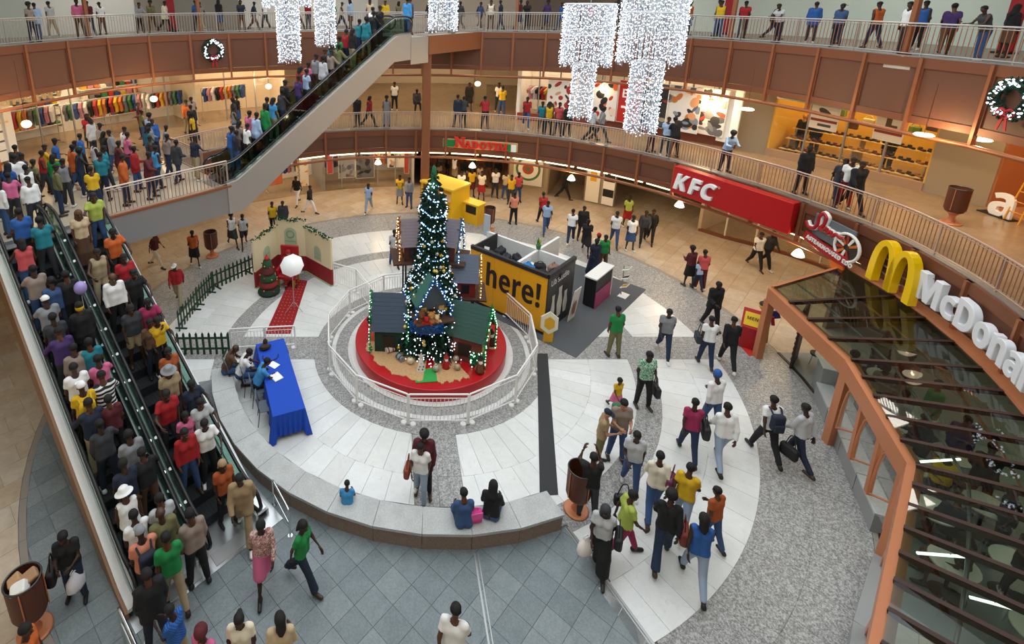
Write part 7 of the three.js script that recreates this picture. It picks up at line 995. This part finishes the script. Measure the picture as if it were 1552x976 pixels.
// the middle of the hall
const mid = cast(`
643 661 185 stand maroon/c black/t a 172 f
637 679 195 stroll white/t pale-denim/t s 160 f
918 774 205 walk light-grey/t black/g w/charcoal 164 f
960 751 95 walk lime/t magenta/t s 168 f
1018 751 25 walk2 black/l dark-denim/f a 172 f
1047 709 40 walk yellow/t pale-denim/t s 168 f
1087 744 340 stroll rust/t denim/t s 148 m
1067 786 20 walk blue/k pale-denim/t l 170 f
1001 691 20 walk2 cream/l denim/t s 168 f
966 661 200 stroll light-grey/t denim/t s 165 m
900 693 10 raise black/t charcoal/t s 168 m
940 578 170 walk yellow/t pink/k a 108 f
985 539 180 relax leafy/t black/t s 175 m
1087 568 350 stroll white/l denim/t n/blue 178 m
1054 610 20 walk magenta/t dark-denim/t s 166 f
1103 617 10 walk2 white/l pale-denim/t s 176 m
937 469 355 stand green/t olive/t s 172 m
1015 474 200 walk grey/t dark-denim/t s 172 m`, 'walking on the white marble floor', 'people on the white marble', 0);
const mid2 = cast(`
921 626 110 hold tan/t olive/s c/navy 160 p
946 612 185 hold taupe/t denim/t s 178 p`, 'standing together on the marble', 'people on the white marble', 0);
const gran = cast(`
1079 484 15 stroll white/t dark-denim/t s 166 f
1113 485 20 walk black/l black/t x 172 m
1090 432 180 stroll black/c black/t s 176 m
1173 606 5 walk white/t black/t s 174 m
1221 618 340 walk2 light-grey/l navy/t x 174 m`, 'on the speckled granite band', 'people on the granite band', 0);
cast(`
526 733 0 sit sky-blue/t navy/s x 118 m
703 747 355 sit denim/l denim/t s 160 f
748 735 20 sit black/l denim/t w/black 162 f`, 'sitting on the curved granite bench', 'people on the granite bench', 0, { hi: true });
cast(`
357 528 75 write brown/t denim/t o 172 m
378 534 75 write white/t denim/t x 172 m
405 548 70 write sky-blue/t black/t s 170 m`, 'sitting at the blue table', 'people at the blue table', 0);
cast(`
437 384 165 sit red/c red/t n/red 175 p`, 'sitting on the red throne', 'people at the backdrop', 0);
// farther out on the tan floor
cast(`
1050 377 350 hold maroon/l black/k a 164 f
1069 382 10 stand coral/t maroon/t s 164 f
1062 396 0 stroll light-blue/t dark-denim/t s 125 m
264 404 170 walk red/l khaki/t c/white 172 m
234 355 100 walk2 maroon/t cream/t s 164 f
291 353 150 stroll orange/t black/k s 164 f
350 327 150 walk white/k charcoal/k a 166 f
367 328 160 walk2 light-grey/t black/s s 164 f
412 309 170 walk yellow/t black/t s 164 m
428 308 180 stand charcoal/c black/t s 166 m
780 294 350 stand salmon/t black/t s 166 m
824 294 0 walk red/t black/t s 170 f
831 308 190 walk2 light-blue/t denim/t s 168 m
869 320 20 walk2 white/t dark-denim/t s 168 m
886 316 190 stand black/c charcoal/t s 168 m
892 336 200 walk black/t black/k s 168 f
936 324 200 walk white/t denim/t s 172 m
961 330 180 stand white/t denim/k s 168 f
980 323 200 walk2 charcoal/l black/t s 168 m
991 321 210 walk black/l black/t s 168 m
905 366 180 stroll navy/t navy/g s 172 f
919 360 170 stand green/t brown/t s 166 m
908 358 190 walk cream/t charcoal/t n/red 164 m
598 352 170 stroll light-grey/t denim/t s 168 f
448 270 200 walk black/t white/t s 168 m
558 281 190 walk2 light-blue/t pale-denim/t s 164 f
606 268 180 hold yellow/t grey/k s 166 f
620 272 200 stand grey/l denim/t s 168 m
470 284 110 walk black/l white/t s 160 f`, 'on the warm tan floor', 'people on the tan floor', 0, { hi: false });
cast(`
700 262 180 hold white/t black/t s 168 m
716 258 170 stand yellow/t maroon/k s 166 f
731 262 190 stand cream/t red/k s 166 f
752 258 185 stand white/t charcoal/t s 170 m
768 262 170 stand beige/t denim/t s 166 m
776 268 200 stand yellow/t charcoal/t s 168 f
787 264 180 stand coral/t denim/t s 168 f
860 262 100 walk2 black/c black/t s 168 m
955 300 180 stand lime/t red/k s 160 f`, 'in front of the dark restaurant', 'people before the restaurant', 0, { hi: false });
// first gallery
cast(`
735 150 355 lean red/t black/t s 170 f
694 148 350 stroll navy/l dark-denim/t s 172 m
703 158 10 lean charcoal/l black/t s 160 f
800 150 190 walk red/t denim/t s 168 f
822 168 200 stroll teal/t black/t s 160 f
833 168 180 stand yellow/k black/t a 160 f
849 160 170 stand coral/t navy/t s 166 f
862 172 185 stand black/t black/t s 164 m
902 172 90 walk light-grey/l black/t s 166 m
916 170 100 walk2 grey/l charcoal/t s 170 m
992 192 150 stand white/t maroon/t s 164 f
1013 190 190 stand light-blue/t charcoal/t s 166 f
1022 190 355 lean black/l black/t s 170 m
1110 217 180 lean light-blue/l navy/t a 168 f
1281 250 200 walk2 charcoal/t navy/t s 164 f
1294 246 200 stand white/t red/t s 168 f
1308 250 190 walk black/c black/t s 170 m
1228 226 180 stand black/c black/t s 170 m
762 133 0 stand yellow/t denim/t s 170 m
757 128 180 stand white/t charcoal/t s 172 m
561 150 120 walk red/k black/t l 166 f
586 162 180 stand grey/k grey/g a 160 f
541 172 200 stand black/t black/t s 168 m
598 127 180 stand white/t black/t s 168 m
632 138 170 sit charcoal/c black/t s 168 m
712 128 180 stand black/c black/k s 166 f`, 'on the first gallery', 'people on the first gallery', L1, { hi: false, gallery: true });
cast(`
1155 356 190 walk white/t black/t s 168 f
1173 354 170 walk2 charcoal/l black/t s 170 m`, 'below the red chicken sign', 'people below the red sign', 0, { hi: false });
// riders on the upper escalator and the crowd on the landing
const TOPS = ['white', 'white', 'white', 'black', 'black', 'charcoal', 'light-grey', 'grey', 'navy', 'denim', 'taupe', 'black', 'navy', 'grey', 'teal', 'green', 'blue', 'light-blue', 'yellow', 'red', 'cream', 'charcoal', 'purple', 'orange', 'maroon', 'beige', 'light-grey', 'pink', 'olive', 'sky-blue'].map((s) => s.replace('-', ' ')), BOTS = ['black', 'navy', 'denim', 'dark denim', 'charcoal', 'khaki', 'brown'];
function crowd(p, face, poses, place, group, hmax) { const f = rnd() < 0.45; person({ at: p, face, pose: pick(poses), top: [pick(TOPS), pick(['tee', 'tee', 'long', 'coat', 'tank'])], bot: [pick(BOTS), f ? pick(['trousers', 'skirt', 'trousers']) : 'trousers'], hair: f ? pick(['long', 'bun', 'afro', 'short', 'scarf']) : pick(['short', 'shaved', 'short', 'cap']), h: hmax ? rr(1.48, hmax) : rr(1.58, 1.76), fem: f, place, group, hi: false }); }
for (let k = 1; k < 20; k++) for (const s of [-0.24, 0.22]) { if (rnd() < 0.12) continue; const u = k * 0.4 + (k > 2 ? 0 : 0); if (k % 2 === 0 && rnd() < 0.45) continue; crowd(es(UN0 + u, US0 + s + rr(-0.05, 0.05), L1 + k * 0.4 * TAN30), 45, ['ride', 'stand', 'rideL'], 'riding up the long upper escalator', 'riders on the upper escalator'); }
{ const spots = []; let tries = 0; while (spots.length < 54 && tries++ < 4000) { const n = rr(0.2, 8.2), s = rr(17.15, 21.8), p = es(n, s, L1); if (radOf(p.x, p.z) > 16.6) continue; if (spots.some((q) => q.distanceTo(p) < 0.52)) continue; spots.push(p); } for (const p of spots) crowd(p, nOf(p) > 5 ? rr(20, 90) : rr(-60, 70), ['stand', 'relax', 'stroll', 'ride'], 'in the crowd on the escalator landing', 'crowd on the escalator landing'); }
for (let k = 0; k < 15; k++) { const a = -68 + k * 2.2 + rr(-0.5, 0.5), p = pol(12.7 + (k % 4) * 1.15 + rr(0, 0.4), a, L1); crowd(p, rr(0, 360), ['stand', 'walk', 'stroll', 'relax'], 'strolling past the bright clothes shop', 'people before the bright clothes shop'); }
// top gallery, leaning on the rail and passing behind it
for (let k = 0; k < 62; k++) { const a = -74 + k * 2.7 + rr(-0.7, 0.7); if (a > -3 && a < 5) continue; const back = k % 3, p = pol(R2(a) + 0.5 + back * 0.75 + rr(0, 0.3), a, L2); if (!inView(p.clone().setY(L2 + 0.8), 60)) continue; crowd(p, back ? rr(0, 360) : 180 + a + rr(-20, 20), back ? ['walk', 'stroll', 'stand', 'walk2'] : ['lean', 'stand', 'relax'], 'at the railing of the top gallery', 'people on the top gallery', 1.63); }
for (const k of [0, 1, 2, 3, 4]) crowd(es(18 + k * 0.8, 17.1 + (k % 2) * 0.6, L2), 45, ['walk', 'stand'], 'on the bridge at the escalator head', 'people on the escalator bridge');
for (let k = 0; k < 9; k++) { const a = 4 + k * 1.75; crowd(pol(15.6 + (k % 3) * 0.8, a, 0.01), rr(120, 240), ['stand', 'sit', 'hold'], 'inside the restaurant under the red and green sign', 'guests inside the restaurant'); }
// guests under the glass roof
for (let k = 0; k < 14; k++) { const a = 98 + k * 2.35, r = k % 2 ? 11.9 : 12.75; crowd(pol(r, a, 0.022), 90 + a + (k % 3) * 90, ['sit', 'hold', 'stand'], 'under the glass canopy of the burger restaurant', 'guests under the glass canopy'); }
// mannequins of the shoe shop window
for (const [a, c] of [[66, 'black'], [67.6, 'navy'], [75.2, 'black']]) { const g = person({ at: pol(S1(a) + 1.15, a, L1 + 0.01), face: 270 + a - 90, pose: 'stand', top: [c, 'long'], bot: ['charcoal', 'trousers'], hair: 'bald', h: 1.75, place: 'on display', hi: false, skin: '#b98a4a', group: 'mannequins in the shoe shop window' }); g.name = numbered('mannequin'); g.userData.label = `mannequin in ${c} top and charcoal trousers in the yellow shoe shop`; g.userData.category = 'mannequin'; }
// ---------- bags people carry ----------
const W2 = (g, x, y, z) => { g.updateMatrixWorld(true); return g.localToWorld(V(x, y, z)); };
function backpack(g, c, name, label) { const p = W2(g, 0, 1.02, -0.2), o = thing('backpack', label, 'backpack', p, g.rotation.y), m = mat(c, 0.8); mesh('pack', [rbox(0.3, 0.42, 0.17, 0.07, 0, 0.16, 0)], m, o); mesh('pocket', [rbox(0.22, 0.2, 0.07, 0.03, 0, 0.06, -0.1)], m, o); for (const s of [-1, 1]) mesh('strap', [tube([V(s * 0.1, 0.34, 0.06), V(s * 0.12, 0.42, 0.16), V(s * 0.12, 0.36, 0.3), V(s * 0.12, 0.18, 0.33)], 0.02, 16, 5)], m, o); }
function handbag(g, c, label, side = 1, y = 0.62, s = 1) { const p = W2(g, side * 0.3, y, 0.02), o = thing('handbag', label, 'bag', p, g.rotation.y + 1.57), m = mat(c, 0.6); mesh('pouch', [rbox(0.34 * s, 0.26 * s, 0.13 * s, 0.05 * s, 0, 0.1, 0)], m, o); mesh('strap', [tube([V(-0.12, 0.2, 0), V(-0.05, 0.5, -side * 0.02), V(0.05, 0.5, -side * 0.02), V(0.12, 0.2, 0)], 0.012, 20, 5)], m, o); }
function shopper(g, c, label, side, key = 'palm') { const J = skeleton('walk'), p = W2(g, side * 0.27, 0.34, 0.1), o = thing('shopping_bag', label, 'bag', p, g.rotation.y + 0.8), m = mat(c, 0.5); const q = lathe([[0.001, 0], [0.13, 0], [0.19, 0.08], [0.17, 0.24], [0.07, 0.36], [0.02, 0.4]], 9).applyMatrix4(new THREE.Matrix4().makeScale(1, 1, 0.62)); mesh('bag', [q], m, o); for (const s of [-1, 1]) mesh('handle', [at(new THREE.TorusGeometry(0.055, 0.012, 5, 12, 3.14), 0, 0.38, s * 0.02)], m, o); }
backpack(queue[2], '#1a2030', 'backpack', 'navy backpack on the person in the salmon shirt'); backpack(gran[3], '#1c2638', 'backpack', 'dark blue backpack on the person in white on the granite band'); backpack(e1[8], '#d9b01c', 'backpack', 'yellow and black backpack on the ascending escalator'); backpack(mid2[1], '#2f6a48', 'backpack', 'green backpack on the person in the taupe shirt');
handbag(mid[4], '#7a2c1c', 'rust brown shoulder bag on the person in black', -1, 0.75, 1.2); handbag(mid[5], '#6a2748', 'plum handbag on the person in yellow', 1, 0.95); handbag(mid[14], '#17171a', 'black slouchy bag on the person in magenta', -1, 0.8, 1.3); handbag(mid[12], '#16161a', 'round black bag held by the person in the leafy shirt', 1, 0.45, 1.2); handbag(gran[0], '#1f2a30', 'dark handbag on the person in the white top', 1, 0.85, 1.1); handbag(gran[4], '#131316', 'black briefcase bag held by the person in the grey sweater', 1, 0.4, 1.2); handbag(mid[3], '#15151a', 'black shoulder bag on the person in lime', 1, 1.0); handbag(mid[1], '#8a3c22', 'orange brown bag on the person in white and pale jeans', -1, 0.75); handbag(mid[2], '#1a1a1e', 'black sling bag on the person in the grey scarf', 1, 0.85, 1.1); handbag(near1[0], '#1e1712', 'dark brown handbag on the person in black by the tan floor', -1, 0.7, 1.2);
shopper(mid[2], '#e9e2dc', 'white plastic carrier bag held by the person in the grey scarf', -1); shopper(near1[0], '#dedce2', 'white printed carrier bag held by the person in black', 0.2);
{ const p = gp(720, 790, 0.45), o = thing('school_bag', 'bright pink satchel standing on the granite bench', 'bag', p, 0.2), m = mat('#d8368c', 0.6); mesh('pouch', [rbox(0.28, 0.3, 0.14, 0.05, 0, 0.15, 0)], m, o); mesh('flap', [rbox(0.27, 0.16, 0.03, 0.012, 0, 0.21, 0.075)], mat('#e05aa0', 0.6), o); mesh('handle', [at(new THREE.TorusGeometry(0.06, 0.012, 6, 12, 3.14), 0, 0.29, 0)], m, o); const b = thing('brown_handbag', 'brown leather bag on the granite bench beside the black scarf', 'bag', gp(746, 783, 0.45), 0.3), bm = mat('#3a2218', 0.6); mesh('pouch', [rbox(0.3, 0.2, 0.16, 0.07, 0, 0.1, 0)], bm, b); mesh('strap', [at(new THREE.TorusGeometry(0.1, 0.012, 6, 14, 3.14), 0, 0.18, 0)], bm, b); }
{ const p = placeHead(128, 440, 'stand', 1.5, 315, onE), o = thing('balloon', 'lilac balloon above the ascending escalator', 'balloon', snapE(p, 2.3).add(V(0.1, 1.55, 0))); mesh('envelope', [ball(0.14, 0, 0.14, 0, 18, V(1, 1.15, 1))], mat('#9a8ac8', 0.3), o); mesh('string', [rod(V(0, 0, 0), V(0.02, -0.6, 0.02), 0.004, 4)], MT.white, o); }
{ let tri = 0; scene.traverse((m) => { if (m.isMesh && !m.isInstancedMesh) { const g = m.geometry; tri += (g.index ? g.index.count : g.attributes.position.count) / 3; } }); console.log('triangles', Math.round(tri), 'people', nPeople, 'labels shared', [...usedLabels.values()].filter((v) => v > 1).length); }
renderer.render(scene, camera);
